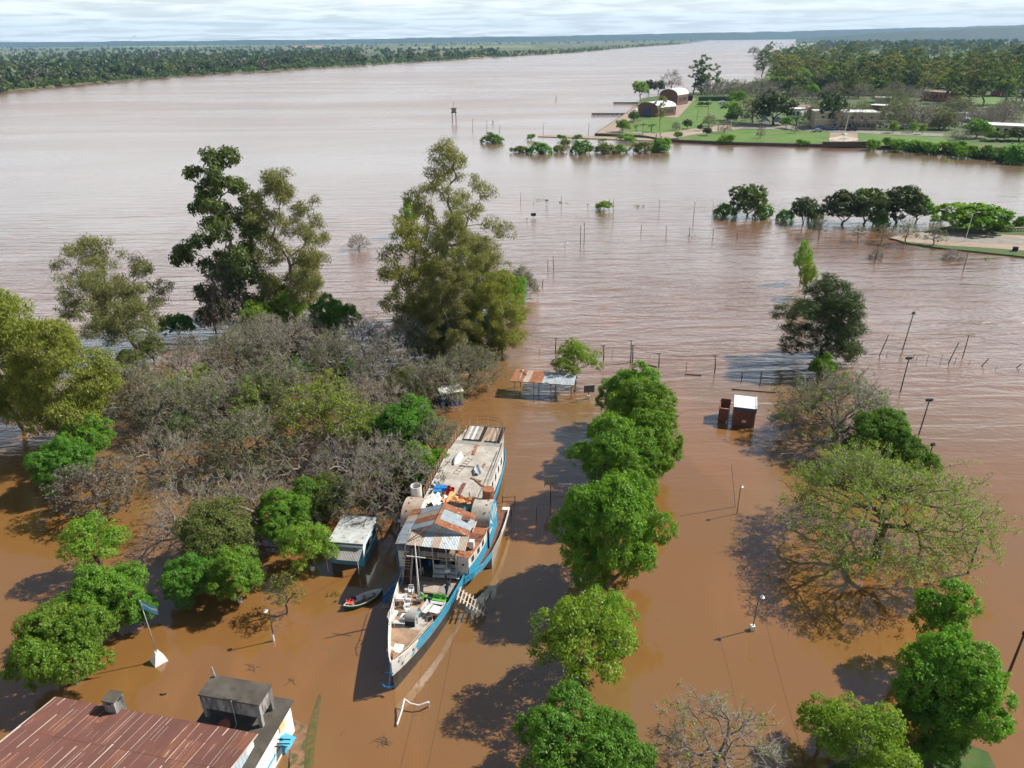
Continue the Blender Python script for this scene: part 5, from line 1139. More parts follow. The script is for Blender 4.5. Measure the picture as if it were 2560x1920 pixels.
for i, (x, y, mt_, lab) in enumerate(((820, 1220, M_RED, 'red bucket nearest the port rail'), (1030, 1190, M_RED, 'red bucket at the back of the heap'), (1090, 1215, M_RED, 'red bucket farthest to starboard in the heap'), (1010, 1280, M_RED, 'red bucket in front of the heap'), (935, 1290, M_GREYW, 'grey bucket among the red ones'))):
    put(MB().lathe([(.22, 0), (.3, .5), (.27, .5), (.2, .1)], 12), 'bucket', lab, 'bucket', mt_, su(x, y), 5.22, 0, 'buckets heaped on the upper deck')
for i, (x, y, w, h_, lab) in enumerate(((905, 1190, 1.4, .5, 'blue plastic crate among the buckets'), (860, 1240, .9, .5, 'smaller blue crate below the larger one'))):
    put(MB().box(-w / 2, w / 2, -.35, .35, 0, h_), 'plastic_crate', lab, 'crate', M_BLUEP, su(x, y), 5.22, .3)
put(cloth(.8, .8, .3, 9), 'blue_cloth', 'pale blue rag on the port rail corner', 'cloth', M_GALV, su(830, 1120), 5.3)
for i, (x, y, lab) in enumerate(((1565, 1395, 'pale blue water jug by the rusty drum'), (1600, 1420, 'blue water jug in the middle by the drum'), (1645, 1425, 'deep blue water jug nearest the paddle box'))):
    put(MB().lathe([(.18, 0), (.2, .4), (.1, .48), (.06, .55)], 10), 'water_jug', lab, 'jug', M_BLUEP, su(x, y), 5.22, 0, 'water jugs by the drum')
bt_ = MB()
for i in range(60):
    x, y = R_.uniform(-.95, .95), R_.uniform(-.45, .45); z = .1 + .25 * (1 - abs(x)) * R_.random(); a = R_.random() * 6.3
    bt_.tube([(x, y, z), (x + .16 * math.cos(a), y + .16 * math.sin(a), z + .04), (x + .27 * math.cos(a), y + .27 * math.sin(a), z + .06)], [.045, .045, .015], 6)
o = put(bt_, 'glass_bottles', 'heap of dark green bottles behind the tin roof', 'bottles', M_TEAL, onship(z2(1330, 350), 5.5), 5.22, .1); o['kind'] = 'stuff'
# ---- gangways
g0 = onship(z3(985, 520), 2.5); gA = ship2w((3.2, 10.6, 2.45)); gB = P(*z3(1245, 745), .25)
gw = thing('wooden_gangway', 'wooden rack gangway sloping from the starboard bulwark to the water', 'gangway')
dirv = (gB - gA).normalized(); side = Vector((-dirv.y, dirv.x, 0)).normalized()
Lg = (gB - gA).length
for sx in (-.45, .45): MB().bar(gA + side * sx, gB + side * sx, .1, .12).build('stringer', M_WOODG, gw)
for i in range(9):
    c = gA.lerp(gB, (i + .6) / 9.2) + Vector((0, 0, .1)); MB().bar(c - side * (1.05 + .1 * math.sin(i * 2.1)), c + side * (.75 + .1 * math.cos(i * 1.7)), .12, .07).build('slat', M_RAILW if i < 4 else M_WOODG, gw)
for k_ in (.25, .9): c = gA.lerp(gB, k_); MB().bar(c, (c.x, c.y, -1), .09).build('prop', M_WOODG, gw)
lgw = thing('blue_gangway', 'blue steel gangway stair hanging at the port bow', 'gangway')
lA = ship2w((-2.75, 11.2, 2.4)); lB = P(*z3(120, 620), .1)
dl = (lB - lA).normalized(); sl = Vector((-dl.y, dl.x, 0)).normalized()
MB().plate([lA - sl * .5 + dl * 1.0, lA + sl * .5 + dl * 1.0, lA + sl * .5 + Vector((0, 0, .2)), lA - sl * .5 + Vector((0, 0, .2))], .06).build('landing', M_BLUE, lgw)
for sx in (-.42, .42):
    MB().bar(lA + sl * sx + dl * .6, lB + sl * sx, .07, .16).build('stringer', M_BLUE, lgw)
    MB().tube([lA + sl * sx + Vector((0, 0, 1.0)), lB + sl * sx + Vector((0, 0, .9)), lB + sl * sx], .03, 5).build('handrail', M_BLUE, lgw)
    for t in (.35, .55, .75): c = lA.lerp(lB, t) + sl * sx; MB().tube([c, c + Vector((0, 0, .95))], .02, 5).build('baluster', M_BLUE, lgw)
for i in range(6): c = lA.lerp(lB, .35 + i * .12); MB().bar(c - sl * .4, c + sl * .4, .2, .04).build('tread', M_BLUE, lgw)
tag(MB().plate([P(*z3(110, 640), .12), P(*z3(195, 640), .12), P(*z3(190, 690), .1), P(*z3(108, 695), .1)], .1).build('floating_board', M_TAN), 'pale board floating below the blue gangway', 'board')
# ---- rowing boat on the port side
q = lambda X, Y, z=0: P(780 + X / 5.184, 1240 + Y / 5.184, z)
a, b = q(415, 1440, .45), q(905, 1225, .45); mid = (a + b) / 2
rb = shell_boat('rowing_boat', 'green and white rowing boat moored beside the steamer bow', 'boat', (mid.x, mid.y, -.12), math.atan2(b.y - a.y, b.x - a.x), (b - a).length * 1.02, 1.45, .62, M_GREENP, M_WHITE, (-1.1, .3, 1.3), M_WHITEC)
tag(cloth(.7, .6, .25, 21).build('life_jacket', mat('orange_red_fabric', (0.75, 0.12, 0.06), (0.6, 0.08, 0.04), scale=6), None, loc=q(490, 1395, .45), rz=.4), 'orange life jacket in the stern of the rowing boat', 'life jacket')
tag(cloth(.9, .5, .3, 22).build('dark_bundle', mat('dark_purple_cloth', (0.03, 0.02, 0.05), (0.05, 0.03, 0.06), scale=6), None, loc=q(515, 1365, .4), rz=.4), 'dark bundle beside the orange life jacket', 'bundle')
# ------------------------------------------------------------------ near house at the lower left
M_REDROOF = mat('red_brown_roof_sheet', (0.095, 0.036, 0.026), (0.12, 0.045, 0.032), scale=0.9, detail=6, rough=0.7, stretch=(1, 0.25, 1), c3=(0.15, 0.06, 0.036), s3=1.6, l3=0.55, h3=0.75)
M_REDROOF2 = mat('rust_streaked_roof_sheet', (0.12, 0.042, 0.028), (0.18, 0.075, 0.042), scale=1.4, detail=7, rough=0.75, stretch=(2.2, 0.12, 1), lo=.4, hi=.7, c3=(0.40, 0.31, 0.25), s3=1.7, l3=0.60, h3=0.70)
M_STRIP = mat('bare_zinc_edge', (0.52, 0.47, 0.42), (0.36, 0.26, 0.19), scale=2.0, detail=6, rough=0.6, stretch=(1, 0.3, 1))
M_MOSSY = mat('mossy_concrete', (0.062, 0.054, 0.044), (0.10, 0.088, 0.07), scale=0.7, detail=8, bump=0.01, c3=(0.055, 0.048, 0.04), s3=1.3, l3=0.48, h3=0.7)
M_STAIN = mat('stained_whitewash', (0.34, 0.33, 0.31), (0.14, 0.135, 0.13), scale=0.9, detail=8, stretch=(1.6, 1.6, 0.35), lo=.35, hi=.6, c3=(0.07, 0.07, 0.07), s3=1.4, l3=0.52, h3=0.66)
M_WALLW = mat('house_white', (0.74, 0.73, 0.71), (0.66, 0.64, 0.60), scale=0.6, detail=6)
M_SKYB = mat('sky_blue_paint', (0.10, 0.42, 0.60), (0.07, 0.34, 0.52), scale=1.5, detail=6)
M_ZINCB = mat('pale_blue_sheet', (0.42, 0.50, 0.55), (0.34, 0.42, 0.47), scale=1.5, detail=5, rough=0.5)
HO = Vector((-18.0, 43.2, 0)); HRZ = math.radians(-12)
house = thing('flooded_house', 'red tin roofed house with mossy concrete annex at the lower left corner', 'house', HO, HRZ)
def roofz(v): return 4.5 + .2 * (-4.35 - v)
rr_ = random.Random(3); NC, CW = 22, .80
rows = [(-4.35, -6.15), (-6.10, -8.05), (-8.0, -10.2), (-10.15, -12.2)]
for j, (va, vb) in enumerate(rows):
    for i in range(NC):
        xa = -18.3 + i * CW; ov = .012 * (i % 2) + .018 * (j % 2)
        MB().corr((xa, va, roofz(va) + ov), (xa + CW + .05, va, roofz(va) + ov), (xa + CW + .05, vb, roofz(vb) + ov), (xa, vb, roofz(vb) + ov), 8, .016).build('roof_sheet', M_REDROOF2 if rr_.random() < .22 else M_REDROOF, house)
for i in range(NC):      # bare zinc along the sheet laps, worn through in long runs
    v0 = -4.36
    while v0 > -12:
        L1 = v0 - rr_.choice((.8, 1.6, 2.4, 3.6)); L1 = max(L1, -12.2); xa = -18.3 + i * CW + .02
        if rr_.random() < .8:
            w = rr_.choice((.02, .03, .045, .06, .11))
            MB().add([(xa, v0, roofz(v0) + .062), (xa + w, v0, roofz(v0) + .062), (xa + w * rr_.uniform(.3, 1), L1, roofz(L1) + .062), (xa, L1, roofz(L1) + .062)], [(0, 1, 2, 3)]).build('bare_strip', M_STRIP, house)
        if rr_.random() < .35:
            xm = xa + rr_.uniform(.2, .6); MB().add([(xm, v0, roofz(v0) + .05), (xm + .02, v0, roofz(v0) + .05), (xm + .015, L1, roofz(L1) + .05), (xm, L1, roofz(L1) + .05)], [(0, 1, 2, 3)]).build('bare_strip', M_STRIP, house)
        v0 = L1 - rr_.choice((.1, .3, .9))
MB().bar((-18.4, -4.3, 4.42), (-.6, -4.3, 4.42), .05, .12).build('eave_board', M_RUSTD, house)
MB().bar((-18.38, -4.35, 4.48), (-18.38, -12.2, 6.05), .08, .05).build('verge_strip', M_STRIP, house)
MB().bar((-.62, -4.35, 4.49), (-.62, -12.2, 6.06), .1, .05).build('verge_strip', M_STRIP, house)
MB().box(-18.1, -.95, -12.2, -4.6, -.5, 4.35).build('wall', M_WALLW, house)
gp = MB(); gp.add([(-.92, -5.5, 3.4), (-.92, -12.2, 3.4), (-.92, -12.2, 5.95), (-.92, -5.5, 4.6)], [(0, 1, 2, 3)]); gp.build('gable_cladding', M_ZINCB, house)
for i in range(16): MB().box(-.925, -.90, -12.1 + i * .42, -12.06 + i * .42, 3.42, 4.4 + .0).build('cladding_rib', M_ZINCB, house)
# annex with flat slab
MB().box(-6.6, 0, -9.5, 0.0, 3.26, 3.4).build('slab', M_MOSSY, house)
MB().box(-6.4, -.25, -9.5, -.3, -.5, 3.26).build('annex_wall', M_WALLW, house)
MB().box(-.24, -.215, -9.5, -2.3, .95, 1.2).build('blue_band', M_SKYB, house)
MB().box(-.34, .0, -2.42, -2.18, -.4, 1.9).build('corner_pilaster', M_SKYB, house)
MB().box(-.3, -.18, -2.3, -1.5, 2.2, 3.24).build('yellow_corner', mat('cream_yellow', (0.72, 0.52, 0.24), (0.62, 0.44, 0.2), scale=2), house)
MB().corr((-.2, -2.9, 1.62), (-.2, -1.7, 1.62), (.75, -1.7, 1.32), (.75, -2.9, 1.32), 9, .02).build('door_hood', M_SKYB, house)
for z, y in ((2.1, -2.75), (1.85, -2.95), (1.95, -3.3)): MB().bar((-.2, y, z), (.75, y + .25, z - .1), .07, .07).build('dark_bracket', M_BLACK, house)
MB().tube([(-.2, -4.4, 2.0), (.02, -4.4, 2.0), (.02, -4.4, 1.5)], .015, 5).build('wall_hook', M_STEEL, house)
# raised water tank: concrete box on four legs
tx0, tx1, ty0, ty1 = -6.25, -1.05, -3.0, -.95
MB().box(tx0, tx1, ty0, ty1, 5.78, 5.92).build('tank_lid', M_MOSSY, house)
MB().box(tx0 + .06, tx1 - .06, ty0 + .06, ty1 - .06, 4.45, 5.78).build('tank_box', M_STAIN, house)
for x in (tx0 + .08, tx1 - .4):
    for y in (ty0 + .08, ty1 - .4): MB().box(x, x + .3, y, y + .3, 3.4, 4.45).build('tank_leg', M_STAIN, house)
MB().box(tx0 + 2.2, tx0 + 3.4, ty0 + .05, ty0 + .75, 5.925, 5.97).build('tank_hatch', M_MOSSY, house)
MB().tube([(tx0 + 2.9, ty0 - .03, 5.9), (tx0 + 2.9, ty0 - .05, 3.45), (tx0 + 3.1, ty0 - .9, 3.45)], .04, 6).build('water_pipe', M_STEEL, house)
MB().tube([(tx0 + .35, ty1 - .2, 5.9), (tx0 + .2, ty1 - .15, 6.9)], .08, 7).build('vent_stub', M_STAIN, house)
# chimney
MB().box(-13.3, -12.3, -4.9, -3.9, 3.2, 5.75).build('chimney', M_STAIN, house)
MB().box(-13.36, -12.24, -4.96, -3.84, 5.75, 5.86).build('chimney_cap', M_MOSSY, house)
MB().box(-12.31, -12.28, -4.5, -4.15, 5.45, 5.62).build('smoke_slot', M_BLACK, house)
MB().box(-13.0, -12.6, -4.93, -4.89, 5.5, 5.62).build('smoke_slot', M_BLACK, house)
def hw(x, y, z): return HO + Matrix.Rotation(HRZ, 3, 'Z') @ Vector((x, y, z))
o = MB().lathe([(.28, 0), (.42, .25), (.44, .6), (.3, .7)], 12).build('clay_pot', mat('terracotta', (0.32, 0.11, 0.06), (0.24, 0.08, 0.05), scale=3), None, loc=hw(-4.0, -3.6, 3.4)); tag(o, 'terracotta pot in the shade under the raised tank', 'pot')
MB().corr((-.9, -12, 2.6), (1.4, -12, 2.4), (1.0, -9.3, 2.45), (-.9, -9.3, 2.6), 14, .02).build('porch_sheet', M_RUST, house)
# ------------------------------------------------------------------ white kiosk behind the rowing boat
k_rz = math.atan2(68.72 - 69.38, -14.86 + 19.05)
kio = thing('kiosk', 'small white and sky blue kiosk with flat roof left of the steamer', 'kiosk', (-16.15, 64.0, 0), k_rz + .02)
KW, KD, KH = 3.95, 4.9, 3.0
MB().box(-KW, 0, 0, KD, KH - .12, KH).build('roof_slab', M_CONC if False else mat('pale_stained_roof', (0.47, 0.49, 0.47), (0.33, 0.34, 0.32), scale=0.8, detail=8, c3=(0.17, 0.15, 0.12), s3=2.2), kio)
MB().box(-KW + .1, -.1, .1, KD - .1, 1.0, KH - .12).build('wall', mat('bluish_white_wall', (0.62, 0.72, 0.76), (0.55, 0.66, 0.70), scale=1.2, detail=5), kio)
MB().box(-KW + .08, -.08, .08, KD - .08, -.6, 1.0).build('plinth', mat('dull_cyan', (0.16, 0.34, 0.42), (0.12, 0.26, 0.33), scale=2, detail=6), kio)
MB().box(-KW + .02, -.02, .03, .07, KH - .28, KH - .125).build('fascia', M_BLACK, kio)
for y in (1.0, 3.2):
    w_ = link('window', MB().box(-.1, -.06, y, y + 1.1, 1.25, 2.15).mesh('window', M_GLASS), kio)
    MB().box(-.06, .06, y - .08, y + 1.18, 1.12, 1.22).build('sill', M_WHITEC, w_)
MB().corr((-KW - .1, .1, 2.35), (-.1, .1, 2.35), (-.15, -1.35, 1.75), (-KW - .05, -1.35, 1.75), 22, .02).build('awning', M_GREYW, kio)
for x in (-KW + .2, -.3): MB().bar((x, -1.3, 1.72), (x, -1.3, -1), .06).build('awning_post', M_WHITEC, kio)
MB().box(-KW + .1, -.1, .0, .09, 1.0, 2.3).build('counter_opening', M_BLACK, kio)
MB().box(-.6, -.12, -.02, .1, -.5, 2.3).build('blue_pier', M_SKYB, kio)
for i in range(4): tag(MB().bar(P(897 + i * 6, 1279, .5), P(899 + i * 6, 1290, .5), .06, .5).build('railing_slat', M_TAN), ORD[i] + ' weathered slat of the broken railing behind the kiosk roof', 'slat', 'broken railing behind the kiosk')
# blue hut in the thicket
hut = thing('blue_hut', 'small blue hut with pale roof half hidden by leafless trees', 'hut', (-9.7, 103.6, 0), .3)
MB().box(-1.7, 1.7, -1.4, 1.4, -.5, 2.3).build('wall', mat('hut_blue', (0.04, 0.13, 0.42), (0.05, 0.17, 0.48), scale=2, detail=5), hut); MB().box(-1.85, 1.85, -1.55, 1.55, 2.3, 2.42).build('roof_slab', M_WHITE, hut)
MB().box(1.3, 1.73, -1.42, -.2, .1, 2.2).build('white_panel', M_WHITEC, hut); MB().box(-1.2, -.3, -1.43, -1.39, .2, 1.9).build('door', M_BLACK, hut)
# ------------------------------------------------------------------ open shed
shed = thing('open_shed', 'open shed on posts with half rusty half silver tin roof', 'shed')
fA, fB, bB, bA = Vector((-.33, 105.9, 2.55)), Vector((9.65, 104.05, 2.55)), Vector((10.3, 106.8, 3.15)), Vector((.75, 109.3, 3.15))
for i in range(10):
    t0, t1 = i / 10, (i + 1) / 10 + .006; ov = Vector((0, 0, .012 * (i % 2)))
    MB().corr(fA.lerp(fB, t0) + ov, fA.lerp(fB, t1) + ov, bA.lerp(bB, t1) + ov, bA.lerp(bB, t0) + ov, 6, .02).build('roof_sheet', (M_RUST, M_RUST, M_TAN, M_RUST, M_RUST)[i] if i < 5 else M_GALV, shed)
for i, t in enumerate((.07, .37, .64, .96)):
    a = fA.lerp(fB, t) + (bA - fA).normalized() * .25; MB().box(a.x - .08, a.x + .08, a.y - .08, a.y + .08, -1, 2.5).build('post', M_STEEL, shed)
    b = fA.lerp(fB, t) + (bA - fA) * .95; MB().box(b.x - .08, b.x + .08, b.y - .08, b.y + .08, -1, 2.95).build('post', M_STEEL, shed)
MB().bar(fA + Vector((0, .15, -.1)), fB + Vector((0, .15, -.1)), .1, .14).build('beam', M_GREYW, shed); MB().bar(bA + Vector((0, -.3, -.12)), bB + Vector((0, -.3, -.12)), .1, .14).build('beam', M_GREYW, shed)
tag(MB().bar((1.4, 108.6, 3.2), (2.4, 107.2, 3.0), .08, .06).build('loose_timber', M_BLACK), 'dark timber lying crosswise on the rusty half of the shed roof', 'timber')
tag(MB().bar((5.2, 104.9, 2.72), (6.1, 104.3, 2.6), .08, .06).build('loose_timber', M_BLACK), 'short dark timber at the front edge of the shed roof', 'timber')
tag(MB().bar((1.2, 106.2, 2.75), (1.9, 108.9, 3.22), .06, .05).build('loose_timber', M_WHITEC), 'white batten on the left end of the shed roof', 'timber')
# ------------------------------------------------------------------ brick huts
M_BRICK = mat('red_brick', (0.22, 0.075, 0.045), (0.16, 0.055, 0.035), scale=3, detail=5, stretch=(1, 1, 6), c3=(0.27, 0.16, 0.11), s3=5)
h_rz = math.atan2(94.25 - 95.17, 35.29 - 32.21)
bh = thing('brick_hut', 'brick hut with clean white roof standing in the flood', 'hut', (32.3, 95.3, 0), h_rz)
BW, BD = 3.2, 4.1
MB().box(.08, BW - .08, .1, BD - .1, -.6, 2.75).build('wall', M_BRICK, bh)
MB().box(0, BW, .0, BD, 2.75, 3.0).build('roof_slab', M_WHITEC, bh)
MB().box(0, BW, -.06, -.003, 2.3, 3.0).build('fascia', mat('blue_grey_fascia', (0.07, 0.085, 0.12), (0.09, 0.10, 0.14), scale=2), bh)
MB().box(BW - .1, BW + .04, .0, BD, 3.0, 3.1).build('gutter', M_WHITEC, bh)
w_ = link('window', MB().box(1.35, 1.95, .05, .11, .55, .95).mesh('window', M_WHITEC), bh); MB().box(1.3, 2.0, .02, .1, .48, .54).build('sill', M_BRICK, w_)
for x in (.05, BW - .25): MB().box(x, x + .2, .04, .12, -.6, 2.3).build('pier', M_CONC, bh)
ob = thing('roofless_brick_stall', 'roofless dark brick stall left of the white roofed hut', 'stall', (31.0, 95.9, 0), h_rz)
for a in ((-.55, -.4, .2, 2.9, 2.4), (-.4, 1.0, 2.75, 2.9, 2.7), (-.55, .9, .2, .35, 2.2)): MB().box(a[0], a[1], a[2], a[3], -.6, a[4]).build('wall', M_BRICK, ob)
MB().box(-.55, .9, .17, .4, 2.2, 2.3).build('lintel', M_CONC, ob); MB().tube([(.75, .0, -.5), (.85, .05, 2.9)], .05, 6).build('pole', M_WOODG, ob); MB().box(.55, .7, -.3, -.15, -.4, .55).build('white_pipe', M_WHITEC, ob)
for i, (x, y, w) in enumerate(((1945, 1040, 1.1), (1968, 1065, .9))):
    b = P(x, y); tag(MB().box(-w, w, -.1, .1, -.5, 2.2).build('brick_wall', M_BRICK, None, loc=(b.x + .8, b.y, 0), rz=1.2), ('farther' if i == 0 else 'nearer') + ' dark brick wall stub behind the wide leafless tree', 'wall')
# ------------------------------------------------------------------ poles, lamps, fences: (foot, top) in the photograph
def Zp(ox, oy, sc): return lambda X, Y: (ox + X / sc, oy + Y / sc)
G7 = Zp(1000, 400, 2.572); G3 = Zp(1200, 820, 2.765); G4 = Zp(1860, 660, 2.593); G6 = Zp(1700, 400, 2.572); G8 = Zp(1760, 1220, 2.37); G5 = Zp(0, 1220, 2.37)
M_POLE = mat('dark_pole_wood', (0.06, 0.05, 0.045), (0.10, 0.085, 0.075), scale=3, detail=5, stretch=(1, 1, .2))
M_LAMP = mat('lamp_glass_white', (0.8, 0.8, 0.78), (0.7, 0.7, 0.68), scale=5, rough=0.3)
def standing(foot, top):
    """foot, and the tip of a pole whose foot and tip are known; the tip may lean sideways"""
    f = P(*foot); h = height_of(f, top[1]); t = P(top[0], top[1], h); return f, Vector((t.x, f.y + (t.y - f.y) * .0, h))
def pole(label, foot, top, r=.07, name='pole', cat='pole', group=None, mt_=None, lean=True):
    f, t = standing(foot, top)
    if not lean: t.x = f.x
    o = MB().tube([(0, 0, -.8), (t.x - f.x, 0, t.z)], [r, r * .8], 6).build(name, mt_ or M_POLE, None, loc=f); return tag(o, label, cat, group)
FP = 'fence posts in the open flood'
for i, (a, b) in enumerate((((1549, 468), (1553, 416)), ((1712, 485), (1713, 424)), ((1861, 492), (1862, 433)), ((2013, 503), (2015, 442)), ((2168, 510), (2169, 455)))):
    pole(ORD[i] + ' dark post in the far fence row leading to the tree island', G7(*a), G7(*b), .09, 'fence_post', 'post', FP)
for a, b, l in (((776, 280), (776, 207), 'thin pole nearest the top of the tall eucalyptus'), ((1037, 310), (1037, 232), 'thin pole beside the floating leaf clump'), ((1345, 322), (1347, 245), 'left pole rising from the round shrub'), ((1371, 380), (1374, 250), 'right pole rising from the round shrub')):
    pole(l, G7(*a), G7(*b), .08)
for a, b, l in (((1160, 548), (1163, 418), 'left pole of the tall pair in the open flood'), ((1184, 525), (1187, 400), 'right pole of the tall pair in the open flood'), ((951, 695), (951, 643), 'shorter pole of the pair by the leafless tree'), ((988, 712), (985, 617), 'taller pole of the pair by the leafless tree')):
    pole(l, G7(*a), G7(*b), .1)
def arm_lamp(label, foot, top, name='street_lamp', head='arm', r=.06, basew=False, mt_=None, group=None, arm=.7, dirx=1):
    f, t = standing(foot, top); d = t.x - f.x; H_ = t.z
    r_ = thing(name, label, 'lamp', f, 0, group); mt_ = mt_ or M_POLE
    MB().tube([(0, 0, -.8), (d, 0, H_)], [r, r * .75], 6).build('post', mt_, r_)
    if head == 'arm':
        MB().tube([(d, 0, H_), (d + dirx * arm * .5, 0, H_ + .15), (d + dirx * arm, 0, H_ + .02)], r * .6, 5).build('arm', mt_, r_)
        MB().lathe([(.04, .22), (.1, .1), (.22, 0), (.2, -.05)], 10, (d + dirx * arm, 0, H_ - .15)).build('lamp_shade', M_LAMP, r_)
    elif head == 'globe': MB().lathe([(.02, 0), (.16, .1), (.2, .25), (.12, .4), (.02, .45)], 10, (d, 0, H_)).build('lamp_globe', M_LAMP, r_)
    elif head == 'flood':
        for k_ in ((-.25, .25) if arm > 1 else (0,)):
            MB().bar((d + k_ - .22, -.1, H_ + .2), (d + k_ + .22, .1, H_ + .26), .35, .25).build('floodlight', M_BLACK, r_)
        MB().bar((d - .5, 0, H_), (d + .5, 0, H_), .06).build('crossarm', mt_, r_)
    if basew: MB().box(-.2, .2, -.2, .2, -.5, .55).build('white_base', M_WHITEC, r_)
    return r_
for a, b, l in (((1665, 350), (1669, 258), 'white headed lamp standing alone right of the round shrub'), ((1885, 415), (1897, 270), 'white headed lamp midway to the tree island'), ((2006, 375), (2015, 272), 'white headed lamp at the tip of the tree island'), ((838, 828), (838, 745), 'white headed lamp post against the leafless tree by the eucalyptus')):
    arm_lamp(l, G7(*a), G7(*b), head='globe', r=.06)
arm_lamp('small lamp with bent arm near the tall pole pair', G7(1060, 572), G7(1060, 528), r=.05)
ul = []
for a, b, l in (((1000, 1243), (1004, 1145), 'dark utility pole behind the feathery shed tree'), ((1309, 1288), (1306, 1192), 'dark utility pole left of the far goal'), ((1482, 1300), (1487, 1158), 'taller pole of the pair by the far goal'), ((1494, 1302), (1497, 1190), 'shorter pole of the pair by the far goal'), ((1663, 1333), (1666, 1243), 'dark utility pole right of the far goal'), ((2023, 1365), (2026, 1257), 'dark utility pole farthest right in the goal line')):
    f, t = standing(G7(*a), G7(*b)); u = thing('utility_pole', l, 'pole', f); MB().tube([(0, 0, -.8), (0, 0, t.z * .45), (t.x - f.x, 0, t.z)], [.12, .10, .07], 7).build('post', M_POLE, u)
    MB().bar((t.x - f.x - .4, 0, t.z - .1), (t.x - f.x + .4, 0, t.z - .1), .08).build('crossarm', M_POLE, u); ul.append(t)
def cable(label, a, b, sag=.4, r=.02, group='overhead cables'):
    a, b = Vector(a), Vector(b); pts_ = [a.lerp(b, t) - Vector((0, 0, sag * 4 * t * (1 - t))) for t in np.linspace(0, 1, 12)]
    return tag(MB().tube(pts_, r, 4).build('cable', M_BLACK), label, 'cable', group)
cable('cable from the first to the second pole of the goal line', ul[0], ul[1]); cable('cable from the second pole to the pair by the goal', ul[1], ul[2]); cable('cable from the pair to the pole right of the goal', ul[3], ul[4]); cable('cable between the two poles right of the goal', ul[4], ul[5])
cable('cable running left from the goal line into the eucalyptus', ul[0], ul[0] + Vector((-9, 4, .3)))
cable('cable running right from the goal line over the flood', ul[5], ul[5] + Vector((9, -4, -.8)), .6)
for a, b, l in (((1840, 1365), (1845, 1300), 'thin stake beside a floating log'), ((813, 1228), (814, 1210), 'short stake nearest the eucalyptus foot'), ((896, 1250), (896, 1214), 'short stake left of the shed tree')): pole(l, G7(*a), G7(*b), .05, 'stake', 'stake')
for i, (a, b) in enumerate((((1812, 345), (1812, 305)), ((1942, 360), (1946, 305)), ((2083, 365), (2083, 330)))): pole(ORD[i] + ' short dark post in the shadow of the casuarina', G3(*a), G3(*b), .1, 'short_post', 'post', 'short posts in the casuarina shadow')
for i, (a, b) in enumerate((((872, 818), (884, 842)), ((912, 785), (916, 806)))):
    f = P(*G7(*b)); tag(MB().tube([(0, 0, -.5), (0, 0, .8), (.35, 0, 1.4)], [.12, .1, .06], 6).build('bent_stump', M_POLE, None, loc=f), ('nearer' if i == 0 else 'farther') + ' bent dark stump in the flood by the leafless tree', 'stump')
# signs
for a, hh, w, mt_, l in (((944, 292), 1.4, .5, M_SKYB, 'sky blue notice board in the far flood'), ((858, 372), .6, .8, M_BLACK, 'flat black board on a post in the far flood'), ((817, 390), .5, .22, M_BLUE, 'small blue marker in the far flood'), ((1207, 303), .7, .25, M_BLUE, 'blue marker post left of the round shrub'), ((857, 282), .5, .2, M_WHITEC, 'small white marker left of the blue board')):
    f = P(*G7(*a)); s_ = thing('sign', l, 'sign', f); MB().box(-.05, .05, -.05, .05, -.6, hh).build('post', M_POLE, s_); MB().box(-w, w, -.06, .06, hh, hh + w * 1.1).build('board', mt_, s_)
# far goal and near goals
def goal(label, A, B, h, name='football_goal', r=.07, group=None, pts_mid=None):
    g = thing(name, label, 'goal', A, 0, group); b = B - A
    MB().tube([(0, 0, -.8), (0, 0, h)], r, 6).build('post', M_WHITEC, g); MB().tube([(b.x, b.y, -.8), (b.x, b.y, h)], r, 6).build('post', M_WHITEC, g); MB().tube([(0, 0, h), (b.x, b.y, h)], r, 6).build('crossbar', M_WHITEC, g)
    return g
goal('white football goal half sunk beyond the middle row', P(*G7(1365, 1255)), P(*G7(1607, 1278)), .95)
goal('white handball goal behind the near basketball board', P(*G3(445, 1125)), P(*G3(640, 1125)), 1.0)
ng = thing('sunken_goal', 'white goal frame with warped crossbar before the steamer bow', 'goal', P(*Zp(780, 1220, 2.37)(505, 1400)))
o0 = ng.location; q1 = Zp(780, 1220, 2.37)
a, b, c_, d_ = P(*q1(505, 1400), .2) - o0, P(*q1(548, 1250), .8) - o0, P(*q1(690, 1268), .8) - o0, P(*q1(690, 1285), .0) - o0
MB().tube([a + Vector((0, 0, -.6)), a, a.lerp(b, .5) + Vector((.05, 0, 0)), b], .07, 6).build('side_bar', M_WHITEC, ng)
MB().tube([b, b.lerp(c_, .25) - Vector((0, .25, .15)), b.lerp(c_, .6) - Vector((0, .3, .2)), c_], .07, 6).build('crossbar', M_WHITEC, ng); MB().tube([c_, d_ - Vector((0, 0, .6))], .09, 6).build('post', M_WHITEC, ng)
# basketball boards
def hoop(label, foot, top, w, h, mt_, basew=False):
    f, t = standing(foot, top); r_ = thing('basketball_board', label, 'basketball hoop', f, .1)
    MB().tube([(0, 0, -.8), (0, 0, t.z * .75), (0, -.35, t.z - h * .5)], .07, 6).build('post', M_POLE, r_)
    MB().box(-w / 2, w / 2, -.45, -.40, t.z - h, t.z).build('board', mt_, r_)
    MB().box(-w / 2 - .03, w / 2 + .03, -.46, -.39, t.z, t.z + .06).build('board_frame', M_WHITEC, r_)
    rg = MB(); rg.tube([(.23 * math.cos(x), -.72 + .23 * math.sin(x), t.z - h * .8) for x in np.linspace(0, 6.28, 13)], .02, 4).build('rim', M_RUST, r_)
    if basew: MB().box(-.18, .18, -.18, .18, -.5, .6).build('white_base', M_WHITEC, r_)
M_BOARD = mat('slatted_board', (0.11, 0.10, 0.095), (0.17, 0.16, 0.15), scale=2, stretch=(8, 1, 1))
hoop('dark slatted basketball board beside the open shed', G3(748, 490), G3(742, 388), 1.7, 1.25, M_BOARD, True)
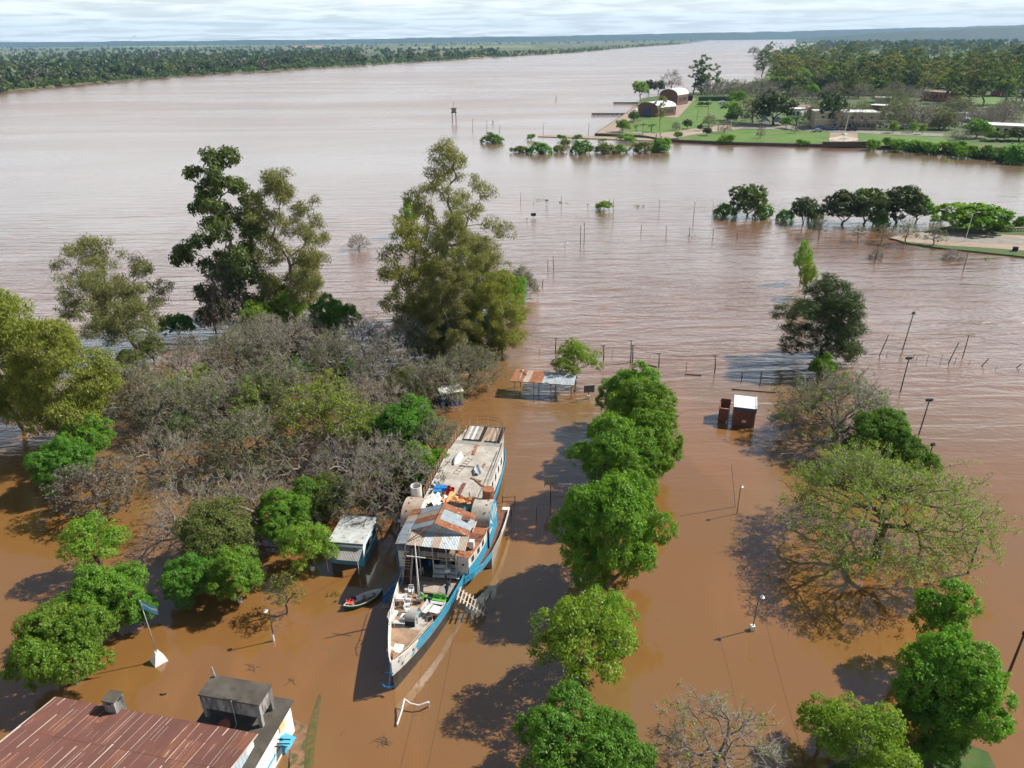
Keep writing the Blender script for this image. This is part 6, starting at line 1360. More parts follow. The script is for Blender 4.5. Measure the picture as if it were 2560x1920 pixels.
hoop('pale framed basketball board in the tree shade right of the steamer', G3(487, 1205), G3(497, 1012), 1.7, 1.2, mat('pale_board', (0.38, 0.37, 0.36), (0.28, 0.27, 0.26), scale=2, stretch=(8, 1, 1)))
# logs afloat
for a, b, l in ((G7(1833, 1378), G7(1937, 1385), 'log floating beside the thin stake'), (G7(1592, 1318), G7(1650, 1330), 'thin log floating right of the far goal'), (G3(1740, 423), G3(2045, 447), 'long dark beam floating in the casuarina shadow')):
    tag(MB().tube([P(*a, .05), P(*b, .05)], .12, 6).build('floating_log', M_POLE), l, 'log')
# right side floodlights and fence
arm_lamp('tall leaning floodlight mast in the right flood', G4(1027, 555), G4(1098, 325), head='flood', r=.1, arm=.9, name='floodlight_mast')
arm_lamp('double floodlight pole behind the wide leafless tree', G4(1013, 828), G4(1068, 618), head='flood', r=.1, arm=1.2, name='floodlight_mast')
arm_lamp('double floodlight pole above the umbrella tree', G4(1132, 1105), G4(1200, 890), head='flood', r=.1, arm=1.2, name='floodlight_mast')
arm_lamp('floodlight top peeping over the umbrella tree', G4(1190, 1300), G4(1222, 1178), head='flood', r=.09, arm=.9, name='floodlight_mast')
rp = []
for a, b, l in (((872, 595), (938, 460), 'leaning pole left of the tall floodlight mast'), ((1417, 605), (1458, 462), 'leaning pole right of the tall floodlight mast'), ((725, 570), (772, 497), 'leaning pole half hidden by the casuarina'), ((1320, 640), (1393, 510), 'thin slanting pole in the sunken fence'), ((1525, 660), (1588, 613), 'low slanting pole in the sunken fence'), ((1738, 672), (1800, 650), 'lowest slanting pole near the right edge')):
    pole(l, G4(*a), G4(*b), .09); rp.append(standing(G4(*a), G4(*b))[1])
cable('cable from the casuarina pole to the leaning pole', rp[2], rp[0]); cable('cable between the leaning poles by the floodlight mast', rp[0], rp[1], .7); cable('cable from the right leaning pole to the edge', rp[1], rp[1] + Vector((16, -3, -1.2)), .6)
sf = []
for i, (a, b) in enumerate((((925, 605), (930, 572)), ((1010, 612), (1020, 575)), ((1100, 612), (1106, 580)), ((1118, 625), (1124, 594)), ((1190, 625), (1198, 587)), ((1275, 635), (1287, 590)), ((1365, 645), (1378, 605)), ((1450, 655), (1465, 630)), ((1630, 680), (1640, 662)), ((1780, 690), (1790, 676)))):
    pole(ORD[i] + ' thin post of the sunken wire fence at the right', G4(*a), G4(*b), .04, 'fence_post', 'post', 'posts of the sunken wire fence'); sf.append(standing(G4(*a), G4(*b))[1])
wf = MB()
for dz in (0, -.35, -.7):
    for a, b in zip(sf, sf[1:]): wf.tube([a + Vector((0, 0, dz)), b + Vector((0, 0, dz))], .012, 4)
tag(wf.build('fence_wire', M_GREYW), 'wires of the sunken fence at the right', 'wire')
pole('leaning post left of the dyke road trees', G6(1250, 660), G6(1280, 538), .09); pole('leaning post before the grassy dyke', G6(1820, 715), G6(1855, 590), .09)
pole('white pole of the far flood at the island end', G6(82, 400), G6(97, 270), .05, mt_=M_STEEL)
for a, b, l in (((1563, 505), (1645, 262), 'utility pole standing in the umbrella tree leaves'), ((1800, 1110), (1898, 865), 'utility pole at the right picture edge')):
    f, t = standing(G8(*a), G8(*b)); u = thing('utility_pole', l, 'pole', f); MB().tube([(0, 0, -.8), (t.x - f.x, 0, t.z)], [.13, .09], 7).build('post', M_POLE, u); MB().box(t.x - f.x - .12, t.x - f.x + .12, -.12, .12, t.z - .1, t.z + .25).build('junction_box', M_BLACK, u)
# lamps and stakes at the right of the row
arm_lamp('turquoise lamp post with white base below the umbrella tree shadow', G8(285, 840), G8(326, 640), basew=True, mt_=mat('turquoise_post', (0.05, 0.20, 0.24), (0.04, 0.15, 0.18), scale=3), arm=.35)
arm_lamp('dark lamp post leaning against a white pole', G3(1775, 1285), G3(1803, 1090), arm=.12, r=.055)
pole('pale leaning pole beside the dark lamp post', G3(1776, 1235), G3(1737, 937), .055, mt_=M_WOODG)
for i, (x, y) in enumerate(((195, 190), (207, 250), (213, 320), (221, 372), (232, 437), (240, 512), (250, 580), (262, 662), (277, 752))):
    f = P(*G8(x, y)); tag(MB().tube([(0, 0, -.5), (.02, 0, .75)], .03, 5).build('white_stake', M_WHITEC, None, loc=f), ('farthest' if i == 0 else ORD[i] + ' from the far end,') + ' short white stake in the line across the umbrella tree shadow', 'stake', 'white stakes in a line')
goal('low white pipe frame under the umbrella tree canopy edge', P(*G4(235, 1245)), P(*G4(385, 1240)), .4, 'pipe_frame', .04)
# left: lamp, flag
arm_lamp('dark lamp post with white foot beside the sapling', G5(1622, 905), G5(1595, 722), dirx=-1, arm=.35, mt_=M_POLE)
MB_ = MB().tube([(0, 0, -.5), (0, 0, .75)], .11, 8); tag(MB_.build('post_sleeve', M_WHITEC, None, loc=P(*G5(1622, 905))), 'white painted sleeve round the dark lamp post foot', 'sleeve')
arm_lamp('white lamp rising out of the yellow green tree behind the flag', (232, 1430), (243, 1375), arm=.3, mt_=M_STEEL)
arm_lamp('small white lamp beside the port paddle box', (993, 1340), (996, 1300), arm=.1, mt_=M_STEEL)
f, t = standing((398, 1652), (349, 1500))
fl = thing('flagpole', 'flagpole with white pyramid base flying a sky blue flag', 'flagpole', f)
MB().tube([(0, 0, 1.0), (t.x - f.x, 0, t.z)], [.05, .035], 6).build('pole', M_STEEL, fl, smooth=True)
MB().lathe([(.95, -.3), (.85, 0), (.28, 1.05), (.26, 1.15)], 4).build('pyramid_base', M_WHITEC, fl)
fv = []; tx = t.x - f.x
for j in range(5):
    for i in range(9): fv.append((tx + .06 + 1.35 * i / 8, .12 * math.sin(i * .9 + j * .3) * i / 8 - .25 * i / 8, t.z - .12 - .95 * j / 4 - .55 * (i / 8) ** 1.3))
fq = [(j * 9 + i, j * 9 + i + 1, (j + 1) * 9 + i + 1, (j + 1) * 9 + i) for j in range(4) for i in range(8)]
for k_, mt_ in ((0, M_SKYB), (1, M_WHITEC), (2, M_SKYB)):
    jj = {0: (0, 1), 1: (1, 2), 2: (2, 4)}[k_]
    MB().add(fv, [fq[j * 8 + i] for j in range(jj[0], jj[1]) for i in range(8)]).build('flag_stripe', mt_, fl, smooth=True)
# overhead wires in the foreground
cable('long thin wire over the water from the lamp post to the steamer', P(*G5(1590, 730), 3.6), ship2w((-3.4, 14, 5.5)), .8, .012)
cable('thin wire crossing the water right of the steamer', ship2w((3.5, 13.5, 4)), P(1060, 1960, 3), .6, .012)
cable('thin wire hanging from the turquoise lamp post to the lower edge', P(*G8(330, 640), 3.8), P(2035, 1980, 4), .5, .012)
# little flotsam
def tuft(label, x, y, s, mt_=None, name='floating_plant', group=None, n=40):
    rg = np.random.default_rng(int(x * 7 + y)); C = rg.normal(0, 1, (max(4, n // 8), 3)) * np.array([s, s * .7, .05]) + np.array([0, 0, .08 + s * .15])
    v, f_ = leaf_quads(C, rg, 10, s * .5, max(.12, s * .35), up=.5, flat=.5); v[:, 2] = np.maximum(v[:, 2], .012)
    o = link(name, mesh_np(name, v, f_, mt_ or L_OLIVE), None, P(x, y)); return tag(o, label, 'plant', group)
tuft('drowned plant left of the rowing boat', 837, 1490, .55); tuft('leaf clump floating beside the thin far pole', *G7(1045, 275), .9, L_DEEP); tuft('small leaf clump left of the blue notice board', *G7(915, 258), .9, L_DEEP); tuft('thin leafy twigs right of the round shrub', *G7(1540, 300), 1.2, L_EUC)
tuft('small green clump among the far fence posts', *G7(1893, 490), .8, L_LIGHT); tuft('green clump before the grassy dyke', *G6(1980, 640), .9, L_GREEN); tuft('yellow green clump floating off the park quay', *G6(1735, 5), 1.6, L_LIGHT); tuft('leaf litter under the umbrella tree shadow', 2118, 1612, .5, L_OLIVE)
def twigs(label, x, y, s, n=9, name='branch_debris'):
    rg = random.Random(int(x)); m_ = MB()
    for i in range(n):
        a = rg.random() * 6.3; L = s * rg.uniform(.4, 1); cx, cy_ = rg.uniform(-.4, .4) * s, rg.uniform(-.3, .3) * s
        m_.tube([(cx, cy_, .03), (cx + L * .5 * math.cos(a), cy_ + L * .5 * math.sin(a), .10 * rg.random()), (cx + L * math.cos(a + .4), cy_ + L * math.sin(a + .4), .12 * rg.random())], [.025, .02, .008], 4)
    return tag(m_.build(name, M_BARK, None, loc=P(x, y)), label, 'branches')
twigs('drowned branches below the sunken goal', 960, 1855, 1.1, 14); twigs('dark branch tangle behind the raised tank', 632, 1672, .8, 9); twigs('submerged branches right of the raised tank', 725, 1703, .9, 6); twigs('thin twigs near the left of the sunken goal', 862, 1830, .5, 3)
tag(MB().tube([P(*G8(1405, 905), 3.6), P(*G8(1460, 888), 3.9), P(*G8(1505, 885), 4.0)], [.12, .1, .03], 6).build('dead_branch', M_BARK), 'dead dark branch sticking out of the crooked tree', 'branch')
tag(MB().tube([(-.25, 0, .02), (-.12, -.1, .06), (.1, -.1, .07), (.28, .02, .02)], .06, 6).build('floating_tyre_piece', M_BLACK, None, loc=P(408, 1735)), 'black curved scrap floating behind the red roof', 'scrap')
# landing stage at the starboard side of the steamer
ls = thing('landing_fence', 'rusty landing frame beside the starboard paddle box', 'frame', P(*z2(1900, 330), 0))
o0 = ls.location
for a, b in ((z2(1890, 150), z2(2090, 140)), (z2(1900, 210), z2(2080, 215))): MB().tube([P(*a, .7) - o0, P(*b, .6) - o0], .05, 5).build('rail', M_RUSTD, ls)
for a in ((1895, 230), (2030, 440), (2090, 230)): p = P(*z2(*a)) - o0; MB().tube([p - Vector((0, 0, .8)), p + Vector((0, 0, 1.0))], .06, 5).build('post', M_RUSTD, ls)
MB().plate([P(*z2(1890, 300), 2.1) - o0, P(*z2(2005, 300), 2.1) - o0, P(*z2(2005, 350), 2.1) - o0, P(*z2(1890, 345), 2.1) - o0], .1).build('platform', M_WHITE, ls)
pole('thin post standing in the shade right of the landing frame', G3(390, 1325), G3(390, 1232), .05); pole('short stake right of the thin post', G3(465, 1330), G3(465, 1300), .04, 'stake', 'stake')

# leaf litter and scraps drifting in loose lines between the trees and along the hull
rg = np.random.default_rng(77); LV = []
for (x0, y0, x1, y1, n, sp_) in ((860, 1560, 960, 1700, 26, .5), (1020, 1640, 1230, 1480, 30, .35), (420, 1540, 700, 1620, 34, .9), (330, 1230, 620, 1260, 40, 1.0), (1290, 1500, 1330, 1780, 34, .6), (1640, 1300, 1700, 1700, 30, 1.2), (2080, 1600, 2250, 1680, 34, .7), (1180, 1080, 1290, 1000, 26, .8), (700, 1560, 860, 1640, 26, .7), (1000, 1780, 1150, 1880, 30, .7), (2250, 1480, 2420, 1560, 24, .8)):
    for i in range(n):
        t = rg.random(); p = P(x0 + (x1 - x0) * t, y0 + (y1 - y0) * t); c = np.array([p.x + rg.normal() * sp_, p.y + rg.normal() * sp_, .014]); a = rg.random() * 6.3; L = rg.uniform(.04, .13)
        d = np.array([math.cos(a), math.sin(a), 0]) * L; s_ = np.array([-d[1], d[0], 0]) * .55; LV += [c - d, c + s_, c + d + np.array([0, 0, .01]), c - s_]
o = link('floating_leaf_litter', mesh_np('floating_leaf_litter', np.array(LV), np.arange(len(LV)).reshape(-1, 4), L_FARG)); tag(o, 'scattered leaves and scraps drifting on the brown water', 'litter', None, 'stuff')
# ------------------------------------------------------------------ tree islands, dyke, park, far bank
def far_tree(name, seed, h, rad, leafm, tall=False, k=1.0):
    rng = np.random.default_rng(seed)
    if tall: return eucalypt(name, seed, h=h, wid=rad, leafm=leafm, nl=14, base=0.25, dens=0.28 * k, per=9, size=1.25, aspect=.5, spread=1.0, lobe_r=(1.6, 2.8))
    return broadleaf(name, seed, h=h, rad=rad, leafm=leafm, nl=14, tufts=0.75 * k, per=8, size=0.75, spread=0.6, tipn=40, trunk_h=1.5, lobe=(.3, .45))
ft_g = [far_tree('far_green_a', 101, 9, 4.6, L_GREEN), far_tree('far_green_b', 102, 8, 4.2, L_FAR), far_tree('far_green_c', 103, 10, 4.6, L_LIGHT)]
ft_d = [far_tree('far_dark_a', 104, 10, 4.8, L_FARD), far_tree('far_dark_b', 105, 8, 4.5, L_FARD)]
ft_e = [far_tree('far_euc_a', 106, 26, 6.0, L_EUC, True), far_tree('far_euc_b', 107, 24, 5.4, L_FAR, True), far_tree('far_euc_c', 108, 28, 6.5, L_EUCD, True)]
ft_b = [dome('far_bare_a', 109, 5.8, 8.5, n=150, twig=5, tl=1.1, tr=.035, leaf_frac=.1, leafm=L_FARG, per=4, size=.45), dome('far_bare_b', 110, 5.2, 8.0, n=150, twig=5, tl=1.1, tr=.035, leaf_frac=.22, leafm=L_OLIVE, per=5, size=.5)]
ft_i = [broadleaf('island_tree_a', 131, h=10, rad=4.8, leafm=L_FARD, nl=16, tufts=.9, per=9, size=.7, spread=.6, tipn=40, trunk_h=.7, lobe=(.28, .45)), broadleaf('island_tree_b', 132, h=8, rad=4.5, leafm=L_EUCD, nl=16, tufts=.9, per=9, size=.7, spread=.6, tipn=40, trunk_h=.6, lobe=(.28, .45))]
isl = [shrub('island_shrub_a', 111, 4.5, 4.2, L_DEEP, nl=10, per=9, size=.7, tufts=.7, spread=.8), shrub('island_shrub_b', 112, 4.0, 3.4, L_OLIVE, nl=9, per=9, size=.65, tufts=.7, spread=.8), shrub('island_shrub_c', 113, 3.4, 4.0, L_GREEN, nl=9, per=9, size=.65, tufts=.75, spread=.8)]
def grow_to(pr, h0, r0, name, label, cat, x, y, ytop, wpx, group=None, z=0.0, rz=None):
    """plants pr (built h0 high, r0 wide) at photograph spot x,y so that it reaches row ytop and is wpx across"""
    b = P(x, y, z); h = height_of(b, ytop); d = abs(np.dot(np.array([b.x, b.y, h / 2 - CAM_H]), FWD)); w = wpx * d / F_PX / 2
    return plant(pr, name, label, cat, b, R_.random() * 6.3 if rz is None else rz, (w / r0, w / r0, h / h0), group)
# low bushes standing in the water off the park
IS = 'flooded bushes off the park quay'
for i, (x, y, yt, w, k, lab) in enumerate(((1232, 357, 333, 66, 0, 'dark bush left of the others with a white sign in it'), (1298, 382, 364, 54, 1, 'low bush at the left end of the near bush row'), (1350, 383, 355, 70, 0, 'dark rounded bush second in the near bush row'), (1400, 382, 362, 40, 1, 'low gap bush in the near bush row'), (1455, 384, 350, 66, 0, 'tall dark bush in the middle of the near bush row'), (1505, 384, 358, 76, 1, 'broad olive bush in the near bush row'), (1548, 383, 362, 44, 0, 'end bush of the middle bush clump'), (1602, 380, 350, 70, 1, 'left half of the long bush at the park corner'), (1655, 378, 345, 76, 0, 'right half of the long bush at the park corner'), (1327, 350, 333, 24, 2, 'small round bush on the sunken promenade'), (1405, 350, 335, 27, 2, 'second small round bush on the sunken promenade'), (1444, 351, 334, 28, 2, 'third small round bush on the sunken promenade'), (1415, 364, 347, 32, 1, 'olive bush between the promenade and the near bush row'), (1565, 354, 334, 58, 2, 'green bush before the quay corner'), (1508, 354, 345, 26, 2, 'tiny bush left of the quay corner'))):
    grow_to(isl[k], (4.2, 3.4, 4.0)[k], (4.5, 4.0, 3.4)[k], 'bush', lab, 'bush', x, y, yt, w, IS)
for (x, y, yt, w, lab) in ((1815, 360, 333, 46, 'light green willow bush before the park wall'), (2009, 366, 347, 40, 'grey green bush leaning on the park wall'), (2182, 376, 344, 44, 'upright willow at the plaza wall end')): grow_to(isl[2], 4, 3.4, 'willow_bush', lab, 'bush', x, y, yt, w, 'willow bushes along the park wall')
for i in range(17):
    x = 2225 + i * 21 + R_.uniform(-4, 4); y = 374 + i * 1.9 + R_.uniform(-2, 4); grow_to(isl[2], 4, 3.4, 'willow_bush', ORD[i] + ' yellow green willow bush in the belt right of the park', 'bush', x, y, y - R_.uniform(26, 40), R_.uniform(44, 62), 'willow belt right of the park')
grow_to(isl[0], 4.2, 4.5, 'bush', 'dark bush at the right edge below the willow belt', 'bush', 2545, 408, 360, 90)
grow_to(isl[2], 4, 3.4, 'bush', 'round shrub standing alone in the open flood', 'bush', *G7(1312, 322), 499, 50)
# tree island
TI = 'trees of the flooded island'
for (x, y, yt, w, pr, h0, r0, lab) in ((1812, 541, 509, 66, isl[0], 4.2, 4.5, 'low bush at the left tip of the tree island'), (1867, 540, 470, 84, ft_i[1], 8, 4.5, 'umbrella shaped tree at the left of the island'), (1910, 546, 512, 60, isl[0], 4.2, 4.5, 'dark bush right of the umbrella shaped island tree'), (1962, 550, 524, 50, isl[0], 4.2, 4.5, 'low dark bush mid island'), (2008, 558, 495, 62, ft_i[0], 10, 4.8, 'narrow dark tree mid island'), (2040, 553, 520, 46, isl[0], 4.2, 4.5, 'bush filling the gap mid island'), (2105, 560, 478, 96, ft_i[0], 10, 4.8, 'rounded dark tree of the island group'), (2160, 560, 480, 92, ft_i[1], 8, 4.5, 'second rounded dark tree of the island group'), (2240, 560, 466, 110, ft_i[0], 10, 4.8, 'tallest dark tree of the island'), (2290, 556, 489, 70, ft_g[0], 9, 4.6, 'brighter green tree at the right of the island'), (2195, 566, 530, 60, isl[0], 4.2, 4.5, 'bush under the island trees')):
    grow_to(pr, h0, r0, 'island_tree', lab, 'tree', x, y, yt, w, TI)
for (x, y, yt, w, pr, h0, r0, lab) in ((2400, 578, 508, 120, ft_g[2], 10, 4.6, 'broad bright tree at the dyke road'), (2450, 580, 515, 120, ft_g[0], 9, 4.6, 'broad green tree right of it at the dyke road'), (2500, 576, 545, 70, isl[0], 4.2, 4.5, 'dark bush beside the dyke balustrade'), (2545, 570, 540, 40, isl[0], 4.2, 4.5, 'bush behind the dyke balustrade'), (2345, 556, 535, 50, isl[2], 4, 3.4, 'light bush left of the dyke trees')):
    grow_to(pr, h0, r0, 'dyke_tree', lab, 'tree', x, y, yt, w, 'trees by the dyke road')
rb_ = dome('road_sapling', 114, 3.0, 6.0, trunk_h=2.4, n=110, twig=3, tl=.8, tr=.02, leaf_frac=.15, leafm=L_OLIVE, per=5, size=.3)
for i, (x, y, yt, w, lab) in enumerate(((2046, 596, 536, 40, 'leafless sapling nearest the tree island'), (2143, 604, 560, 36, 'second sapling of the dyke row'), (2203, 605, 560, 50, 'third sapling of the dyke row'), (2261, 611, 545, 64, 'leafiest sapling of the dyke row'), (2332, 617, 570, 56, 'leaning sapling at the dyke lamp'))):
    grow_to(rb_, 6, 3.0, 'sapling', lab, 'tree', x, y, yt, w, 'saplings along the dyke')
for (x, y, yt, w, lab) in ((2192, 645, 622, 36, 'small leafless bush in the water before the dyke'), (2383, 648, 625, 46, 'second leafless bush in the water before the dyke')): grow_to(dome('drowned_bush_%d' % x, 115, 2, 2.6, trunk_h=.3, n=90, tr=.03), 2.6, 2, 'bare_bush', lab, 'shrub', x, y, yt, w)
dl_ = thing('double_street_lamp', 'white twin armed street lamp on the dyke road', 'lamp', P(*G6(1832, 522), .4)); hh = height_of(P(*G6(1832, 522), .4), G6(0, 345)[1])
MB().tube([(0, 0, 0), (.3, 0, hh)], .08, 6).build('post', M_WHITEC, dl_)
for sx in (-1, 1): MB().tube([(.3, 0, hh), (.3 + sx * .8, 0, hh + .35), (.3 + sx * 1.5, 0, hh + .4)], .05, 5).build('arm', M_WHITEC, dl_); MB().box(.3 + sx * 1.5 - .35, .3 + sx * 1.5 + .35, -.15, .15, hh + .3, hh + .45).build('lamp_head', M_WHITEC, dl_)
bl_ = thing('balustrade', 'sandstone balustrade at the right edge of the dyke', 'balustrade', P(2512, 578, .4)); M_SAND = mat('sandstone', (0.42, 0.32, 0.22), (0.34, 0.26, 0.18), scale=1, detail=5)
MB().box(0, 12, -.25, .25, .85, 1.1).build('coping', M_SAND, bl_); MB().box(-.5, .5, -.5, .5, -.3, 1.5).build('pier', M_SAND, bl_)
for i in range(12): MB().box(.9 + i * .9, 1.15 + i * .9, -.12, .12, 0, .85).build('baluster', M_SAND, bl_)
tag(MB().box(-.5, .5, -.4, .4, 0, 1.1).build('waste_bin', M_BLACK, None, loc=P(*G6(2153, 585), .35)), 'black bin on the grassy dyke', 'bin')
tag(MB().box(0, 18, -.15, .15, -.3, .55).build('low_wall', M_QUAY, None, loc=P(2325, 581, .35), rz=-.02), 'low dark wall between dyke road and trees', 'wall')
# ------------------------------------------------------------------ park buildings
def w3(x, y, z=Z1): return P(x, y, z)
def front_frame(pl, pr_):
    a, b = w3(*pl), w3(*pr_); d = b - a; return a, d.length, math.atan2(d.y, d.x)
M_BRICKW = mat('warehouse_brick', (0.17, 0.09, 0.065), (0.13, 0.065, 0.05), scale=1.2, detail=6)
M_ROOFW = mat('white_roof', (0.62, 0.63, 0.62), (0.5, 0.5, 0.49), scale=.5, detail=5)
M_ROOFB = mat('brown_tile_roof', (0.22, 0.14, 0.11), (0.28, 0.19, 0.15), scale=.5, detail=6)
M_CREAM = mat('cream_plaster', (0.50, 0.42, 0.28), (0.42, 0.35, 0.24), scale=.4, detail=6)
M_ORNG = mat('orange_plaster', (0.36, 0.15, 0.09), (0.30, 0.12, 0.075), scale=.5, detail=5)
def arch_hall(label, pl, pr_, ytop, L, roof_m, rz=None, door=None, off=(0, 0), wall_h=.62):
    a, W, r = front_frame(pl, pr_); r = r if rz is None else rz; H_ = height_of(a, ytop)
    t = thing('warehouse', label, 'warehouse', a, r); hw_ = H_ * wall_h; n = 12
    arc = [(W / 2 - (W / 2 + .25) * math.cos(math.pi * i / n), hw_ + (H_ - hw_) * math.sin(math.pi * i / n)) for i in range(n + 1)]
    for y0 in (0, L):
        f = MB(); vv = [(x, y0, z) for x, z in arc] + [(W, y0, -1), (0, y0, -1)]; vo = [(x, y0 + .3, z) for x, _, z in vv]; nn = len(vv)
        f.add(vv + vo, [tuple(range(nn)), tuple(range(nn, 2 * nn))[::-1]] + [(i, (i + 1) % nn, nn + (i + 1) % nn, nn + i) for i in range(nn)]).build('gable_wall', M_BRICKW, t)
    for x in (0, W - .3): MB().box(x, x + .3, .3, L, -1, hw_).build('side_wall', M_BRICKW, t)
    V = []; 
    for x, z in arc: V += [(x, -.4, z + .12), (x, L + .6, z + .12)]
    MB().add(V, [(2 * i, 2 * i + 2, 2 * i + 3, 2 * i + 1) for i in range(n)]).build('arched_roof', roof_m, t, smooth=True)
    if door: MB().box(W * door[0], W * door[1], -.08, .1, 0, H_ * door[2]).build('door', mat('slate_blue_door', (0.045, 0.075, 0.12), (0.06, 0.09, 0.14), scale=1), t)
    for i in range(6): MB().box(W - .02, W + .06, 3 + i * (L - 5) / 6, 4.6 + i * (L - 5) / 6, hw_ * .35, hw_ * .75).build('window', M_GLASS, t)
    for x in (W * .12, W * .86): MB().box(x, x + W * .05, -.05, .1, hw_ * .2, hw_ * .85).build('pilaster', M_BRICK, t)
    return t
arch_hall('brick warehouse with arched roof and slate blue door on the quay', (1595, 289), (1643, 293), 254, 20, M_ROOFW, None, (.27, .68, .62))
arch_hall('second brick warehouse behind with clean white arched roof', (1648, 262), (1692, 264), 222, 20, M_ROOFW, None)
def block(name, label, pl, pr_, ytop, D, wall_m, roof_m=None, roof='flat', cat='building', rows=(), z=Z1, over=.4, rz=None):
    a, b = P(*pl, z), P(*pr_, z); d = b - a; W = d.length; r = math.atan2(d.y, d.x); H_ = height_of(a, ytop); t = thing(name, label, cat, a, r)
    MB().box(0, W, 0, D, -1, H_).build('wall', wall_m, t); roof_m = roof_m or M_ROOFW
    if roof == 'flat': MB().box(-over, W + over, -over, D + over, H_, H_ + .35).build('roof_slab', roof_m, t)
    else:
        rh = H_ * .38
        MB().add([(-over, -over, H_ - .1), (W + over, -over, H_ - .1), (W + over, D / 2, H_ + rh), (-over, D / 2, H_ + rh)], [(0, 1, 2, 3)]).build('roof_slope', roof_m, t)
        MB().add([(-over, D + over, H_ - .1), (W + over, D + over, H_ - .1), (W + over, D / 2, H_ + rh), (-over, D / 2, H_ + rh)], [(3, 2, 1, 0)]).build('roof_slope', roof_m, t)
        for x in (0, W): MB().add([(x, 0, H_), (x, D, H_), (x, D / 2, H_ + rh - .08)], [(0, 1, 2)]).build('gable', wall_m, t)
    for (n, z0, z1_, w, x0, x1) in rows:
        for i in range(n):
            c = W * (x0 + (x1 - x0) * (i + .5) / n); o = link('window', MB().box(c - w / 2, c + w / 2, -.07, .05, H_ * z0, H_ * z1_).mesh('window', M_GLASS), t); MB().box(c - w / 2 - .15, c + w / 2 + .15, -.16, -.08, H_ * z0 - .15, H_ * z0 - .01).build('sill', wall_m, o)
    return t
cream = block('town_hall', 'long cream two storey hall with flat roof facing the plaza', (2034, 322), (2190, 324), 281, 16, M_CREAM, M_ROOFW, rows=((9, .12, .36, 2.2, .3, .98), (6, .66, .78, 1.3, .05, .98)))
MB().box(0, 44, -.35, -.1, 4.9, 5.3).build('string_course', M_KERB, cream)
block('brown_shed', 'dark brick shed with broad brown pitched roof behind the hall', (1985, 289), (2048, 292), 271, 22, M_BRICK, M_ROOFB, 'gable', rows=((1, .0, .5, 2.5, .5, .8),))
block('white_villa', 'white villa with arched windows left of the brown shed', (1968, 296), (1999, 298), 272, 10, M_WHITEC, M_ROOFW, rows=((3, .35, .75, 1.4, .05, .95),))
block('orange_building', 'orange red two storey building among the tall trees', (2302, 250), (2366, 256), 228, 14, M_ORNG, M_ROOFB, rows=((6, .5, .8, 1.6, .02, .98),))
block('long_white_building', 'long white building with pale roof at the right edge', (2432, 336), (2640, 346), 312, 14, M_CREAM, M_ROOFW, rows=((9, .3, .75, 1.6, .02, .98),))
block('blue_pavilion', 'bright blue flat pavilion far among the trees', (2048, 152), (2078, 152.5), 141.5, 20, M_BLUEP, M_BLUEP)
for (pl, pr_, yt, D, mt_, lab) in (((2186, 258), (2224, 259), 244, 12, M_CREAM, 'white roofed house behind the grey crowns'), ((2172, 275), (2206, 277), 263, 10, M_BRICK, 'white roofed house left above the hall'), ((2380, 296), (2414, 298), 283, 9, M_WHITEC, 'white shed by the parked cars'), ((2452, 297), (2478, 299), 285, 8, M_CREAM, 'small white roofed house near the right edge'), ((2318, 212), (2352, 213), 202, 12, M_ORNG, 'reddish house deep among the tall trees'), ((2475, 238), (2500, 239), 228, 10, M_ORNG, 'terracotta house at the right behind trees'), ((2430, 120), (2460, 120), 112, 14, M_WHITEC, 'white house on the far wooded slope'), ((2525, 118), (2555, 118), 108, 14, M_GREYW, 'grey block on the far wooded slope'), ((2380, 124), (2400, 124), 118, 12, M_WHITEC, 'small pale house on the far wooded slope'), ((2180, 146), (2230, 146), 139, 20, M_GREYW, 'long grey shed behind the blue pavilion')):
    block('house', lab, pl, pr_, yt, D, mt_)
for i, (x, y, lab) in enumerate(((1910, 313, 'left grey marquee tent by the big grey trees'), (1942, 313, 'right grey marquee tent by the big grey trees'))):
    t = thing('marquee', lab, 'tent', w3(x, y)); tm = mat('grey_canvas', (0.20, 0.24, 0.28), (0.26, 0.30, 0.34), scale=1)
    MB().lathe([(5.0, 2.2), (2.5, 3.1), (.2, 5.0)], 4).build('canopy', tm, t)
    for a in range(4): MB().tube([(4.8 * math.cos(a * 1.5708), 4.8 * math.sin(a * 1.5708), 0), (4.8 * math.cos(a * 1.5708), 4.8 * math.sin(a * 1.5708), 2.2)], .08, 5).build('pole', M_STEEL, t)
# quay walls, steps, kerbs
def wall_line(name, label, pxs, z0, z1_, th, mt_, cat='wall', z=Z1):
    m_ = MB(); q_ = [P(x, y, z) for x, y in pxs]
    t = thing(name, label, cat)
    for a, b in zip(q_, q_[1:]): MB().bar((a.x, a.y, (z0 + z1_) / 2), (b.x, b.y, (z0 + z1_) / 2), th, z1_ - z0).build('wall_section', mt_, t)
wall_line('park_wall', 'dark stone river wall along the front lawn', [(1679, 349), (1834, 356), (2000, 360), (2055, 361), (2161, 363), (2218, 365.5)], -.8, 1.45, .5, M_QUAY)
wall_line('quay_wall', 'dark quay wall of the warehouse corner', [(1630, 334.5), (1488, 334), (1590, 265.5)], -.8, 1.4, .5, M_QUAY)
tag(MB().box(0, 24, -1.2, 0, -.8, 1.7).build('landing_steps', M_QUAY, None, loc=w3(2055, 362.5), rz=-.05), 'projecting stone landing below the plaza', 'landing')
wall_line('white_kerb', 'white kerb along the sunken promenade ramp', [(1560, 338.5), (1634, 334.8)], 1.3, 1.6, .3, M_KERB, 'kerb'); wall_line('white_kerb', 'white kerb along the park path', [(1700, 337), (1770, 330), (1845, 324)], 1.3, 1.6, .35, M_KERB, 'kerb'); wall_line('white_kerb', 'white kerb along the street before the hall', [(2150, 333), (2250, 339), (2350, 342)], 1.3, 1.6, .4, M_KERB, 'kerb')
